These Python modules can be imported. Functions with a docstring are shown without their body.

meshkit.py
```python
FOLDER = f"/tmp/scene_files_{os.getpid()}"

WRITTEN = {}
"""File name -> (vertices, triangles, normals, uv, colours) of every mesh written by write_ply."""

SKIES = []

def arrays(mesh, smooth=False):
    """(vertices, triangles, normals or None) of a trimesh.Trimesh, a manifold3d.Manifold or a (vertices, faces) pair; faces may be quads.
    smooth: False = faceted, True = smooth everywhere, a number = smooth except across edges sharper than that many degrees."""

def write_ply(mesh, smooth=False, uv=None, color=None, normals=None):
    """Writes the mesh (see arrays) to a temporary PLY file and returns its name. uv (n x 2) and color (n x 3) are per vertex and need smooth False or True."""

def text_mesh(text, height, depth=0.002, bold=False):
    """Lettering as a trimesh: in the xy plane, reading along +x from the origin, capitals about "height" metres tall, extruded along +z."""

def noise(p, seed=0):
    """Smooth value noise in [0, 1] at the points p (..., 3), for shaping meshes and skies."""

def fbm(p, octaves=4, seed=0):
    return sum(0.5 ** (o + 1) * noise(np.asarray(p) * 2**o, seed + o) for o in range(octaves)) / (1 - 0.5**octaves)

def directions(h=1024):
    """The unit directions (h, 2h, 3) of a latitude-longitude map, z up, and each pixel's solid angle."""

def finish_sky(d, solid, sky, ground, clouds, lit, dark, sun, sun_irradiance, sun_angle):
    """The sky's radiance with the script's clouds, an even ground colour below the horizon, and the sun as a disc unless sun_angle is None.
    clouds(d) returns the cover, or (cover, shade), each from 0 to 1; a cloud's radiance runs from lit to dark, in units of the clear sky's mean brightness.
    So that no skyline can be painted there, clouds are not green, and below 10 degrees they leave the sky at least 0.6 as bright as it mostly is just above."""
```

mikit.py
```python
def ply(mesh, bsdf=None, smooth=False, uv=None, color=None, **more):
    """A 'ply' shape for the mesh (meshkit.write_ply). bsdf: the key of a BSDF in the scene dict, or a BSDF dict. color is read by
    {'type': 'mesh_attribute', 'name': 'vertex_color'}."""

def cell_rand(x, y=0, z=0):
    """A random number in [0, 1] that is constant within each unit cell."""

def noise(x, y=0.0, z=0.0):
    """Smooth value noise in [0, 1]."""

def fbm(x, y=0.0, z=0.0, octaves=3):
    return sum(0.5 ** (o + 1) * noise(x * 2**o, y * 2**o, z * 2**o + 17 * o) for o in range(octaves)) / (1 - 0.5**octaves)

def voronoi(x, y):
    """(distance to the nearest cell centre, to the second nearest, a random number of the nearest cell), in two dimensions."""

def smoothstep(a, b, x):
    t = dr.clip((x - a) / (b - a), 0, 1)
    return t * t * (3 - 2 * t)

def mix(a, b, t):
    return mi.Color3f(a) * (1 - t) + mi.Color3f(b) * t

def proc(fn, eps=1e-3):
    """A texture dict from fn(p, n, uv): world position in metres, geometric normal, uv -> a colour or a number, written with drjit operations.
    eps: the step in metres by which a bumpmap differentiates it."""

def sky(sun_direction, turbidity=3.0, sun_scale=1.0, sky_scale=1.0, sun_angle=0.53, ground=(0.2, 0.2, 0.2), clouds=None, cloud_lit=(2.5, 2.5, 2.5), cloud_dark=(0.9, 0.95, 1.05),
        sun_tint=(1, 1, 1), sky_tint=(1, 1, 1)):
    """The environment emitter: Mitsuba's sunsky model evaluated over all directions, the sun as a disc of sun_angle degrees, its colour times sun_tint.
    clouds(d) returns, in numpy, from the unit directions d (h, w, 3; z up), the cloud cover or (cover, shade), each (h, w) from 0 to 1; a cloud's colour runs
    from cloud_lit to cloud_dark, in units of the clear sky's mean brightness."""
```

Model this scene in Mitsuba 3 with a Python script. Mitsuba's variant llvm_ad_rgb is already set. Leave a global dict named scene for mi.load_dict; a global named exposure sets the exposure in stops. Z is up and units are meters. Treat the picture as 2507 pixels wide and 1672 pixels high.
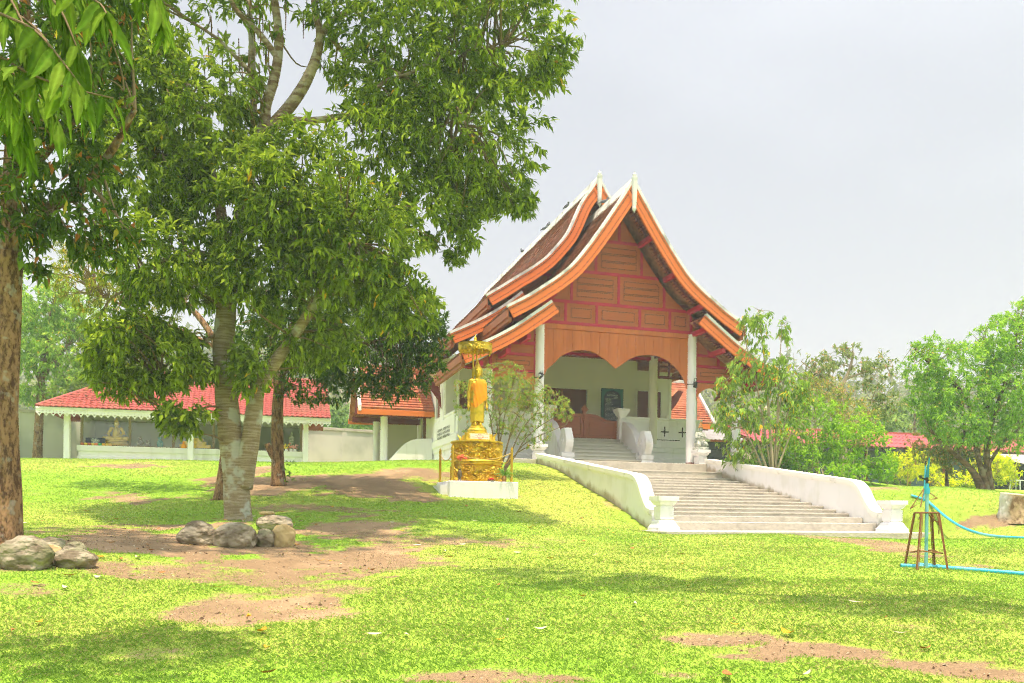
import math, numpy as np, trimesh, manifold3d as m3, mitsuba as mi, drjit as dr, mikit, meshkit
from shapely.geometry import Polygon, box as sbox, LineString
from shapely.ops import unary_union
from mikit import proc, noise, fbm, voronoi, cell_rand, smoothstep, mix

T = mi.ScalarTransform4f
scene, labels = {'type': 'scene'}, {}

# ------------------------------------------------------------------ camera, sky, exposure
# The eye is the origin (z = 0), the view axis is +y; the lawn lies about 1.4 m below the eye.
scene['camera'] = {'type': 'perspective', 'fov': 62.89, 'fov_axis': 'x', 'near_clip': 0.1, 'far_clip': 2000.0,
                   'principal_point_offset_y': -0.2518,
                   'to_world': T().look_at(origin=[0, 0, 0], target=[0, 1, 0], up=[-0.0115, 0, 1])}
SUN = np.array([0.088, -1.016, 4.3]); SUN = SUN / np.linalg.norm(SUN)


def haze_clouds(d):
    """thin bright haze over the whole sky, whiter around the sun, greyer away from it, with soft streaks"""
    near = np.clip(d @ SUN, 0, 1)
    streak = meshkit.fbm(d * np.array([2.2, 2.2, 5.0]) + 7.3, 4, seed=3)
    shade = np.clip(1.0 - 1.0 * near ** 3 + 0.25 * (streak - 0.5), 0, 1)
    return np.full(d.shape[:2], 0.93), shade


scene['sky_light'] = mikit.sky(SUN.tolist(), turbidity=5, sun_scale=0.8, sky_scale=1.0, sun_angle=0.9, clouds=haze_clouds,
                               cloud_lit=(3.3, 3.4, 3.6), cloud_dark=(.95, .97, 1.12), sun_tint=(1.0, 0.98, 0.95), ground=(0.2, 0.22, 0.12))
exposure = 2.42

# ------------------------------------------------------------------ helpers
_used = {}


def fresh(name):
    if name not in _used and name not in scene:
        _used[name] = 0
        return name
    while True:
        _used[name] = _used.get(name, 0) + 1
        k = '%s_%03d' % (name, _used[name])
        if k not in scene and k not in _used:
            _used[k] = 0
            return k


def thing(name, label, cat, group=None):
    k = fresh(name)
    labels[k] = {'label': label, 'category': cat}
    if group: labels[k]['group'] = group
    return k


def put(key, mesh, bsdf, smooth=False, **kw):
    scene[key] = mesh if isinstance(mesh, dict) else mikit.ply(mesh, bsdf, smooth, **kw)
    return key


def part(parent, name, mesh, bsdf, smooth=False, label=None, stuff=False, **kw):
    k = put(fresh(parent + '__' + name), mesh, bsdf, smooth, **kw)
    if label or stuff:
        labels[k] = {}
        if label: labels[k]['label'] = label
        if stuff: labels[k]['kind'] = 'stuff'
    return k


def solo(name, mesh, bsdf, label, cat, group=None, smooth=False, **kw):
    return put(thing(name, label, cat, group), mesh, bsdf, smooth, **kw)


def struct(name, mesh, bsdf, smooth=False, **kw):
    k = put(fresh(name), mesh, bsdf, smooth, **kw)
    labels[k] = {'kind': 'structure'}
    return k


def arr(m):
    if hasattr(m, 'to_mesh'):
        q = m.to_mesh(); return np.asarray(q.vert_properties[:, :3], float), np.asarray(q.tri_verts)
    if isinstance(m, tuple): return np.asarray(m[0], float), np.asarray(m[1], int)
    return np.asarray(m.vertices, float), np.asarray(m.faces)


def cat(*ms):
    vs, fs, n = [], [], 0
    for m in ms:
        if m is None: continue
        v, f = arr(m)
        vs.append(v); fs.append(f + n); n += len(v)
    return np.vstack(vs), np.vstack(fs)


_BF = np.array([[0, 2, 1], [0, 3, 2], [4, 5, 6], [4, 6, 7], [0, 1, 5], [0, 5, 4], [1, 2, 6], [1, 6, 5], [2, 3, 7], [2, 7, 6], [3, 0, 4], [3, 4, 7]])


def bx(x0, x1, y0, y1, z0, z1):
    return np.array([[x0, y0, z0], [x1, y0, z0], [x1, y1, z0], [x0, y1, z0], [x0, y0, z1], [x1, y0, z1], [x1, y1, z1], [x0, y1, z1]], float), _BF


def cbx(x0, x1, y0, y1, z0, z1, c=0.012):
    """a box with chamfered edges (hull of three inset boxes)"""
    c = min(c, .45 * abs(x1 - x0), .45 * abs(y1 - y0), .45 * abs(z1 - z0))
    p = np.vstack([bx(x0 + c, x1 - c, y0 + c, y1 - c, z0, z1)[0], bx(x0 + c, x1 - c, y0, y1, z0 + c, z1 - c)[0], bx(x0, x1, y0 + c, y1 - c, z0 + c, z1 - c)[0]])
    return arr(m3.Manifold.hull_points(p))


def flip(m):
    v, f = arr(m); return v, f[:, ::-1]


def mv(m, f):
    v, t = arr(m); return f(v), t


def shift(m, x=0, y=0, z=0):
    v, f = arr(m); return v + np.array([x, y, z]), f


def rotz(m, a, c=(0, 0, 0)):
    v, f = arr(m); c = np.array(c); co, si = math.cos(a), math.sin(a)
    w = v - c
    return np.stack([w[:, 0] * co - w[:, 1] * si, w[:, 0] * si + w[:, 1] * co, w[:, 2]], 1) + c, f


def scl(m, x, y, z):
    v, f = arr(m); v = v * np.array([x, y, z])
    return (v, f[:, ::-1]) if x * y * z < 0 else (v, f)


def ext(poly, d0, d1):
    """extrude a shapely polygon in (x, z) between y = d0 and d1"""
    out = []
    for g in getattr(poly, 'geoms', [poly]):
        if g.geom_type != 'Polygon' or g.area < 1e-5: continue
        m = trimesh.creation.extrude_polygon(g, abs(d1 - d0), engine='earcut')
        v = np.asarray(m.vertices)
        # (x, y, z)->(x, -z, y): a rotation, keeps orientation
        out.append((np.stack([v[:, 0], max(d0, d1) - v[:, 2], v[:, 1]], 1), np.asarray(m.faces)))
    return cat(*out) if out else None


def spline(pts, n):
    """Catmull-Rom through points (k, d), n samples per span"""
    p = np.asarray(pts, float); p = np.vstack([2 * p[0] - p[1], p, 2 * p[-1] - p[-2]])
    out = []
    for i in range(1, len(p) - 2):
        t = np.linspace(0, 1, n, endpoint=False)[:, None]
        a, b, c, d = p[i - 1], p[i], p[i + 1], p[i + 2]
        out.append(.5 * (2 * b + (c - a) * t + (2 * a - 5 * b + 4 * c - d) * t ** 2 + (3 * b - a - 3 * c + d) * t ** 3))
    return np.vstack(out + [p[-2][None]])


def tube(p, r, sides=8, cap=True):
    p = np.asarray(p, float); n = len(p); r = np.broadcast_to(np.asarray(r, float), (n,))
    t = np.gradient(p, axis=0); t /= np.linalg.norm(t, axis=1, keepdims=True) + 1e-12
    a = np.cross(t, [0.31, 0.2, 0.93]); bad = np.linalg.norm(a, axis=1) < .15
    a[bad] = np.cross(t[bad], [1, 0.1, 0])
    for i in range(1, n):
        q = a[i - 1] - t[i] * (a[i - 1] @ t[i]); a[i] = q
        a[i] /= np.linalg.norm(a[i]) + 1e-12
    a[0] -= t[0] * (a[0] @ t[0]); a /= np.linalg.norm(a, axis=1, keepdims=True) + 1e-12
    b = np.cross(t, a); g = np.arange(sides) * 2 * math.pi / sides
    v = p[:, None] + r[:, None, None] * (np.cos(g)[None, :, None] * a[:, None] + np.sin(g)[None, :, None] * b[:, None])
    i, j = np.meshgrid(np.arange(n - 1), np.arange(sides), indexing='ij')
    q = np.stack([i * sides + j, i * sides + (j + 1) % sides, (i + 1) * sides + (j + 1) % sides, (i + 1) * sides + j], -1).reshape(-1, 4)
    v = v.reshape(-1, 3); f = np.vstack([q[:, [0, 1, 2]], q[:, [0, 2, 3]]])
    if cap:
        k = len(v); v = np.vstack([v, p[0], p[-1]]); j = np.arange(sides)
        f = np.vstack([f, np.stack([(j + 1) % sides, j, j * 0 + k], 1), np.stack([(n - 1) * sides + j, (n - 1) * sides + (j + 1) % sides, j * 0 + k + 1], 1)])
    return v, f


def lathe(prof, n=24, c=(0, 0, 0)):
    """prof: (r, z) from bottom to top"""
    p = np.asarray(prof, float); k = len(p); g = np.arange(n) * 2 * math.pi / n
    v = np.stack([p[:, 0][:, None] * np.cos(g), p[:, 0][:, None] * np.sin(g), np.broadcast_to(p[:, 1][:, None], (k, n))], -1).reshape(-1, 3)
    i, j = np.meshgrid(np.arange(k - 1), np.arange(n), indexing='ij')
    q = np.stack([i * n + j, i * n + (j + 1) % n, (i + 1) * n + (j + 1) % n, (i + 1) * n + j], -1).reshape(-1, 4)
    f = np.vstack([q[:, [0, 1, 2]], q[:, [0, 2, 3]]])
    v = np.vstack([v, [[0, 0, p[0, 1]], [0, 0, p[-1, 1]]]]); j = np.arange(n); e = k * n
    f = np.vstack([f, np.stack([(j + 1) % n, j, j * 0 + e], 1), np.stack([(k - 1) * n + j, (k - 1) * n + (j + 1) % n, j * 0 + e + 1], 1)])
    return v + np.array(c), f


def sqlathe(prof, c=(0, 0, 0), depth=1.0):
    """a square-plan moulded block; prof: (half width, z) from bottom to top"""
    p = np.asarray(prof, float); k = len(p)
    cs = np.array([[-1, -1], [1, -1], [1, 1], [-1, 1]], float) * [1, depth]
    v = np.concatenate([p[:, 0][:, None, None] * cs[None], np.broadcast_to(p[:, 1][:, None, None], (k, 4, 1))], -1).reshape(-1, 3)
    f = []
    for i in range(k - 1):
        for j in range(4):
            a, b = i * 4 + j, i * 4 + (j + 1) % 4
            f += [[a, b, b + 4], [a, b + 4, a + 4]]
    f += [[2, 1, 0], [3, 2, 0], [(k - 1) * 4, (k - 1) * 4 + 1, (k - 1) * 4 + 2], [(k - 1) * 4, (k - 1) * 4 + 2, (k - 1) * 4 + 3]]
    return v + np.array(c), np.array(f)


_ico = trimesh.creation.icosphere(subdivisions=2)
_ico1 = trimesh.creation.icosphere(subdivisions=1)


def ball(c, r, fine=True):
    m = _ico if fine else _ico1
    r = np.broadcast_to(np.asarray(r, float), (3,))
    return np.asarray(m.vertices) * r + np.asarray(c, float), np.asarray(m.faces)


def body(bones, edge=.02, it=8, circ=20):
    """one continuous surface: hulls of the spheres at both ends of every bone, joined and smoothed"""
    ms = []
    for p0, r0, p1, r1 in bones:
        q = m3.Manifold.batch_hull([m3.Manifold.sphere(r0, circ).translate(tuple(map(float, p0))), m3.Manifold.sphere(r1, circ).translate(tuple(map(float, p1)))])
        ms.append(q)
    u = m3.Manifold.batch_boolean(ms, m3.OpType.Add).refine_to_length(edge)
    v, f = arr(u); t = trimesh.Trimesh(v, f, process=False)
    trimesh.smoothing.filter_taubin(t, iterations=it)
    return np.asarray(t.vertices), np.asarray(t.faces)


def nrm(v):
    return v / (np.linalg.norm(v, axis=-1, keepdims=True) + 1e-12)


# the temple's frame: s across its front (0 = its axis), v away from the viewer, w up
TH = math.atan(597 / 2050); CT, ST = math.cos(TH), math.sin(TH); U0 = 11.2


def W(m):
    """(s, v, w) -> world"""
    v, f = arr(m); u = v[:, 0] + U0
    return np.stack([u * CT - v[:, 1] * ST, u * ST + v[:, 1] * CT, v[:, 2]], 1), f


def Wp(s, v, w):
    u = s + U0; return np.array([u * CT - v * ST, u * ST + v * CT, w])


def sv(x, y):
    return x * CT + y * ST - U0, -x * ST + y * CT

# ------------------------------------------------------------------ materials
def two(d): return {'type': 'twosided', 'bsdf': d}


def prin(col, rough=.6, metal=0., spec=.4, bump=None, bscale=.004, **kw):
    if callable(col): col = proc(col)
    elif not isinstance(col, dict): col = {'type': 'rgb', 'value': list(col)}
    if callable(rough): rough = proc(rough)
    d = {'type': 'principled', 'base_color': col, 'roughness': rough, 'metallic': metal, 'specular': spec, **kw}
    if bump is not None:
        d = {'type': 'bumpmap', 'arbitrary': proc(bump, eps=.004), 'scale': bscale, 'bsdf': d}
    return two(d)


def vcol(rough=.5, spec=.4):
    return two({'type': 'principled', 'base_color': {'type': 'mesh_attribute', 'name': 'vertex_color'}, 'roughness': rough, 'specular': spec})


def leafmat(rough=.38, trans=.75):
    return {'type': 'principledthin', 'base_color': {'type': 'mesh_attribute', 'name': 'vertex_color'}, 'roughness': rough, 'diff_trans': trans, 'spec_trans': 0.0, 'eta': 1.45}


scene['m_leaf'] = leafmat(.25, .75)
scene['m_leaf_dull'] = leafmat(.6, .8)
scene['m_blade'] = leafmat(.6, .9)


def stain(p, lo, hi, f=1.0, seed=0.):
    return fbm(p.x * f + seed, p.y * f + seed * 2, p.z * f * .7, 4) * (hi - lo) + lo


def c_white(p, n, uv):
    b = fbm(p.x * .9, p.y * .9, p.z * .5, 3); fine = fbm(p.x * 9, p.y * 9, p.z * 3, 3)
    drip = fbm(p.x * 7, p.y * 7, p.z * .5, 3)
    d = smoothstep(.50, .74, .45 * b + .40 * drip + .15 * fine)
    return mix((.82, .81, .86), (.58, .57, .53), d * .7)


scene['m_white'] = prin(c_white, .7, bump=lambda p, n, uv: fbm(p.x * 30, p.y * 30, p.z * 30, 3), bscale=.002)


def c_wall_old(p, n, uv):
    """the ramp walls: white paint, earth-splashed and mouldy along the foot; uv.x = height above the foot"""
    f = fbm(p.x * 3, p.y * 3, p.z * 2, 4); drip = fbm(p.x * 6, p.y * 6, p.z * .7, 4)
    foot = smoothstep(.22, .0, uv.x + .30 * (f - .5) + .22 * (drip - .5))
    c = mix((.82, .81, .86), (.66, .65, .62), smoothstep(.48, .72, .6 * f + .4 * drip) * .5)
    return mix(c, (.33, .26, .16), foot * .85)


scene['m_rampwall'] = prin(c_wall_old, .75, bump=lambda p, n, uv: fbm(p.x * 25, p.y * 25, p.z * 25, 3), bscale=.003)
scene['m_coping'] = prin(lambda p, n, uv: mix((.82, .81, .80), (.55, .53, .47), smoothstep(.58, .8, fbm(p.x * 4, p.y * 4, p.z * 4, 4)) * .6), .7)
scene['m_cream'] = prin(lambda p, n, uv: mix((.74, .72, .62), (.64, .62, .52), fbm(p.x * .8, p.y * .8, p.z * .8, 3)), .75)


def c_concrete(p, n, uv):
    a = fbm(p.x * 1.3, p.y * 1.3, p.z * 3, 4); b = fbm(p.x * 14, p.y * 14, p.z * 14, 3)
    st = smoothstep(.5, .72, fbm(p.x * 3.1 + 4, p.y * 3.1, p.z * 1.4, 4))
    c = mix((.44, .405, .35), (.55, .515, .45), a) * (.85 + .3 * b)
    return mix(c, (.30, .27, .23), st * .42)


scene['m_concrete'] = prin(c_concrete, .85, bump=lambda p, n, uv: fbm(p.x * 22, p.y * 22, p.z * 22, 4), bscale=.012)
scene['m_greywall'] = prin(lambda p, n, uv: mix((.62, .60, .56), (.42, .42, .38), smoothstep(.4, .75, fbm(p.x * .8, p.y * .8, p.z * .45, 5))), .8)


def wood(base, dark, f=1.0):
    def fn(p, n, uv):
        s = p.x * CT + p.y * ST; v = -p.x * ST + p.y * CT
        g = fbm(s * 6 * f, v * 6 * f, p.z * 60 * f, 3); h = fbm(s * 1.5, v * 1.5, p.z * 4, 3)
        return mix(base, dark, .55 * g + .35 * h)
    return fn


def wood_up(base, dark):
    def fn(p, n, uv):
        s = p.x * CT + p.y * ST; v = -p.x * ST + p.y * CT
        k = cell_rand(dr.floor(s * 3.1), dr.floor(v * 2))
        g = fbm(s * 45, v * 45, p.z * 2.2, 3); h = fbm(s * 4 + k * 9, v * 4, p.z * .8, 3)
        return mix(base, dark, .5 * g + .3 * h + .25 * k)
    return fn


scene['m_panel'] = prin(wood((.49, .125, .030), (.33, .075, .018)), .5)
scene['m_panel_line'] = prin((.17, .055, .02), .6)
scene['m_plank'] = prin(wood_up((.60, .165, .036), (.41, .10, .021)), .5)
scene['m_barge'] = prin(wood((.80, .215, .045), (.60, .135, .026)), .45)
scene['m_eave'] = prin(wood((.40, .13, .055), (.26, .08, .035)), .55)
scene['m_red'] = prin(lambda p, n, uv: mix((.52, .022, .055), (.36, .014, .035), fbm(p.x * 5, p.y * 5, p.z * 5, 3)), .45)
scene['m_redbrown'] = prin(lambda p, n, uv: mix((.22, .035, .03), (.14, .02, .02), fbm(p.x * 5, p.y * 5, p.z * 5, 3)), .55)
scene['m_door'] = prin(wood_up((.20, .045, .028), (.12, .022, .016)), .4)
scene['m_gate'] = prin(wood((.36, .095, .042), (.24, .055, .025)), .4)
scene['m_dark'] = prin((.035, .03, .028), .7)
scene['m_black'] = prin((.02, .02, .022), .4)
scene['m_verge'] = prin(lambda p, n, uv: mix((.70, .70, .70), (.26, .25, .23), smoothstep(.48, .74, fbm(p.x * 3, p.y * 3, p.z * 3, 4)) * .7), .75)


def c_tile(p, n, uv):
    """small clay tiles: uv.x = course number, uv.y = metres along the ridge"""
    row = dr.floor(uv.x); col = dr.floor(uv.y / .16 + .5 * (row - 2 * dr.floor(row * .5)))
    k = cell_rand(row, col, 3); mo = smoothstep(.45, .8, fbm(p.x * 1.1, p.y * 1.1, p.z * 1.1, 4))
    c = mix((.30, .105, .06), (.17, .055, .038), k)
    e = uv.y / .16 + .5 * (row - 2 * dr.floor(row * .5)); e = dr.abs(e - dr.floor(e) - .5)
    c = mix(c, (.05, .028, .02), smoothstep(.44, .49, e) * .8)
    return mix(c, (.11, .085, .06), mo * .6)


scene['m_tile'] = prin(c_tile, .75)


def c_tile2(p, n, uv):
    row = dr.floor(uv.x); col = dr.floor(uv.y / .16 + .5 * (row - 2 * dr.floor(row * .5)))
    k = cell_rand(row, col, 3)
    c = mix((.52, .17, .085), (.36, .10, .055), k)
    return mix(c, (.22, .13, .09), smoothstep(.5, .8, fbm(p.x * 1.6, p.y * 1.6, p.z * 2, 4)) * .6)


scene['m_tile2'] = prin(c_tile2, .7)
scene['m_soffit'] = prin(lambda p, n, uv: mix((.50, .19, .10), (.32, .11, .06), cell_rand(dr.floor(p.x * 9), dr.floor(p.y * 9), dr.floor(p.z * 9))), .8)


def c_redroof(p, n, uv):
    d = fbm(p.x * .7, p.y * .7, p.z * .7, 4); k = cell_rand(dr.floor(uv.x), dr.floor(uv.y), 2)
    c = mix((.47, .095, .085), (.32, .058, .053), .6 * k + .4 * d)
    return mix(c, (.30, .17, .10), smoothstep(.50, .78, fbm(p.x * 1.5 + 3, p.y * 1.5, p.z * 2, 4)) * uv.y * 0 + smoothstep(.56, .8, d) * .35)


scene['m_redroof'] = prin(c_redroof, .5)
scene['m_pinkroof'] = prin(lambda p, n, uv: mix((.52, .10, .12), (.40, .07, .085), fbm(p.x * .4, p.y * .4, p.z * 3, 3)), .5)
scene['m_greyroof'] = prin(lambda p, n, uv: mix((.40, .40, .42), (.22, .21, .21), fbm(p.x * 2, p.y * 2, p.z * 2, 4)), .8)
scene['m_paleroof'] = prin(lambda p, n, uv: mix((.62, .58, .56), (.42, .38, .35), fbm(p.x * 1.2, p.y * 1.2, p.z * 2, 4)), .75)
scene['m_bluewall'] = prin(lambda p, n, uv: mix((.10, .16, .21), (.055, .085, .11), fbm(p.x * .7, p.y * .7, p.z * .7, 3)), .7)
scene['m_bluedoor'] = prin((.10, .30, .50), .5)
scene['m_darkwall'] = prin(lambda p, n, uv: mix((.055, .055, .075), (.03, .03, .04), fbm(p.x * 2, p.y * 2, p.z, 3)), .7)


def gold(col, rough=.33, f=30.):
    return prin(lambda p, n, uv: mix(col, tuple(.62 * c for c in col), smoothstep(.45, .8, fbm(p.x * f * .3, p.y * f * .3, p.z * f * .3, 4))),
                lambda p, n, uv: rough + .2 * fbm(p.x * f, p.y * f, p.z * f, 3), .72, .5)


scene['m_gold'] = gold((.84, .58, .055))
scene['m_gold_relief'] = gold((.84, .58, .06), .28)
scene['m_goldpost'] = prin((.62, .40, .04), .4, .5)
scene['m_robe'] = prin(lambda p, n, uv: mix((.95, .40, .008), (.85, .29, .006), fbm(p.x * 18, p.y * 18, p.z * 5, 3)), .7, sheen=.5)
scene['m_chain'] = prin((.66, .46, .14), .5, .4)
scene['m_redflower'] = prin(lambda p, n, uv: mix((.80, .05, .03), (.85, .22, .08), fbm(p.x * 60, p.y * 60, p.z * 60, 2)), .6)
scene['m_pink'] = prin((.85, .12, .13), .5)
scene['m_vase'] = prin((.16, .11, .07), .35)
scene['m_pot'] = prin((.42, .20, .06), .5)
scene['m_plaque'] = prin((.82, .80, .80), .3)
scene['m_ink_red'] = prin((.55, .07, .06), .6)
scene['m_ink_white'] = prin((.70, .72, .76), .6)
scene['m_navy'] = prin((.014, .018, .065), .35)
scene['m_teal'] = prin((.03, .16, .18), .4)
scene['m_rust'] = prin(lambda p, n, uv: mix((.16, .075, .035), (.30, .13, .05), fbm(p.x * 25, p.y * 25, p.z * 12, 3)), .75)


def c_pipe(p, n, uv):
    return mix((.035, .42, .60), (.20, .56, .66), smoothstep(.45, .75, fbm(p.x * 1.4, p.y * 1.4, p.z * 3, 3)))


scene['m_pipe'] = prin(c_pipe, .4)
scene['m_pipe_pale'] = prin((.20, .50, .55), .45)
scene['m_teal_metal'] = prin((.02, .22, .28), .4)
scene['m_plastic'] = prin((.62, .66, .72), .4)
scene['m_stone'] = prin(lambda p, n, uv: mix(mix((.40, .345, .26), (.17, .135, .09), smoothstep(.38, .66, fbm(p.x * 6, p.y * 6, p.z * 6, 5))), (.16, .19, .08), smoothstep(.55, .7, fbm(p.x * 3 + 5, p.y * 3, p.z * 5, 4)) * .5), .9, bump=lambda p, n, uv: fbm(p.x * 14, p.y * 14, p.z * 20, 5), bscale=.07)
scene['m_stone_tan'] = prin(lambda p, n, uv: mix((.52, .40, .20), (.34, .24, .11), smoothstep(.35, .75, fbm(p.x * 5, p.y * 5, p.z * 5, 5))), .85, bump=lambda p, n, uv: fbm(p.x * 18, p.y * 18, p.z * 18, 5), bscale=.03)
scene['m_statue'] = prin(lambda p, n, uv: mix((.62, .63, .58), (.22, .27, .24), smoothstep(.4, .7, fbm(p.x * 18, p.y * 18, p.z * 18, 4))), .7)
scene['m_brick'] = prin((.40, .15, .09), .8)
scene['m_pigeon'] = prin(lambda p, n, uv: mix((.05, .055, .07), (.14, .15, .18), fbm(p.x * 20, p.y * 20, p.z * 20, 2)), .6)


def bark(light, dark, lichen, band=1.0):
    def fn(p, n, uv):
        a = fbm(p.x * 9, p.y * 9, p.z * 14 * band, 4); r = fbm(p.x * 3.5, p.y * 3.5, p.z * 16 * band + 2 * noise(p.x * 2, p.y * 2, p.z * 2), 3)
        l = smoothstep(.56, .68, fbm(p.x * 4.3 + 9, p.y * 4.3, p.z * 3.6, 4))
        c = mix(light, dark, smoothstep(.34, .62, .4 * a + .6 * r))
        return mix(c, lichen, l * .75)
    return fn


def bark_bump(p, n, uv): return fbm(p.x * 8, p.y * 8, p.z * 26, 4) + .5 * fbm(p.x * 30, p.y * 30, p.z * 30, 3)


scene['m_bark_pale'] = prin(bark((.52, .43, .31), (.36, .26, .165), (.66, .68, .62), 2.6), .9, bump=bark_bump, bscale=.09)
scene['m_bark_limb'] = prin(bark((.46, .38, .28), (.22, .14, .09), (.50, .47, .40)), .85, bump=bark_bump, bscale=.03)


def bark2_bump(p, n, uv): return fbm(p.x * 26, p.y * 26, p.z * 5, 4) + .4 * fbm(p.x * 60, p.y * 60, p.z * 30, 2)


def bark_fissured(p, n, uv):
    a = fbm(p.x * 30 + 2 * noise(p.z * 3), p.y * 30, p.z * 6, 4); b = fbm(p.x * 70, p.y * 70, p.z * 30, 2)
    c = mix((.10, .05, .026), (.34, .20, .105), smoothstep(.34, .62, .7 * a + .3 * b))
    return mix(c, (.40, .38, .33), smoothstep(.58, .7, fbm(p.x * 9, p.y * 9, p.z * 7, 4)) * .5)


scene['m_bark_brown'] = prin(bark_fissured, .9, bump=bark2_bump, bscale=.06)
scene['m_bark_dark'] = prin(bark((.20, .12, .08), (.09, .055, .035), (.24, .20, .15), .5), .9, bump=bark2_bump, bscale=.03)
scene['m_twig'] = prin((.26, .18, .11), .85)
scene['m_twig_pale'] = prin((.40, .32, .22), .85)

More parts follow.
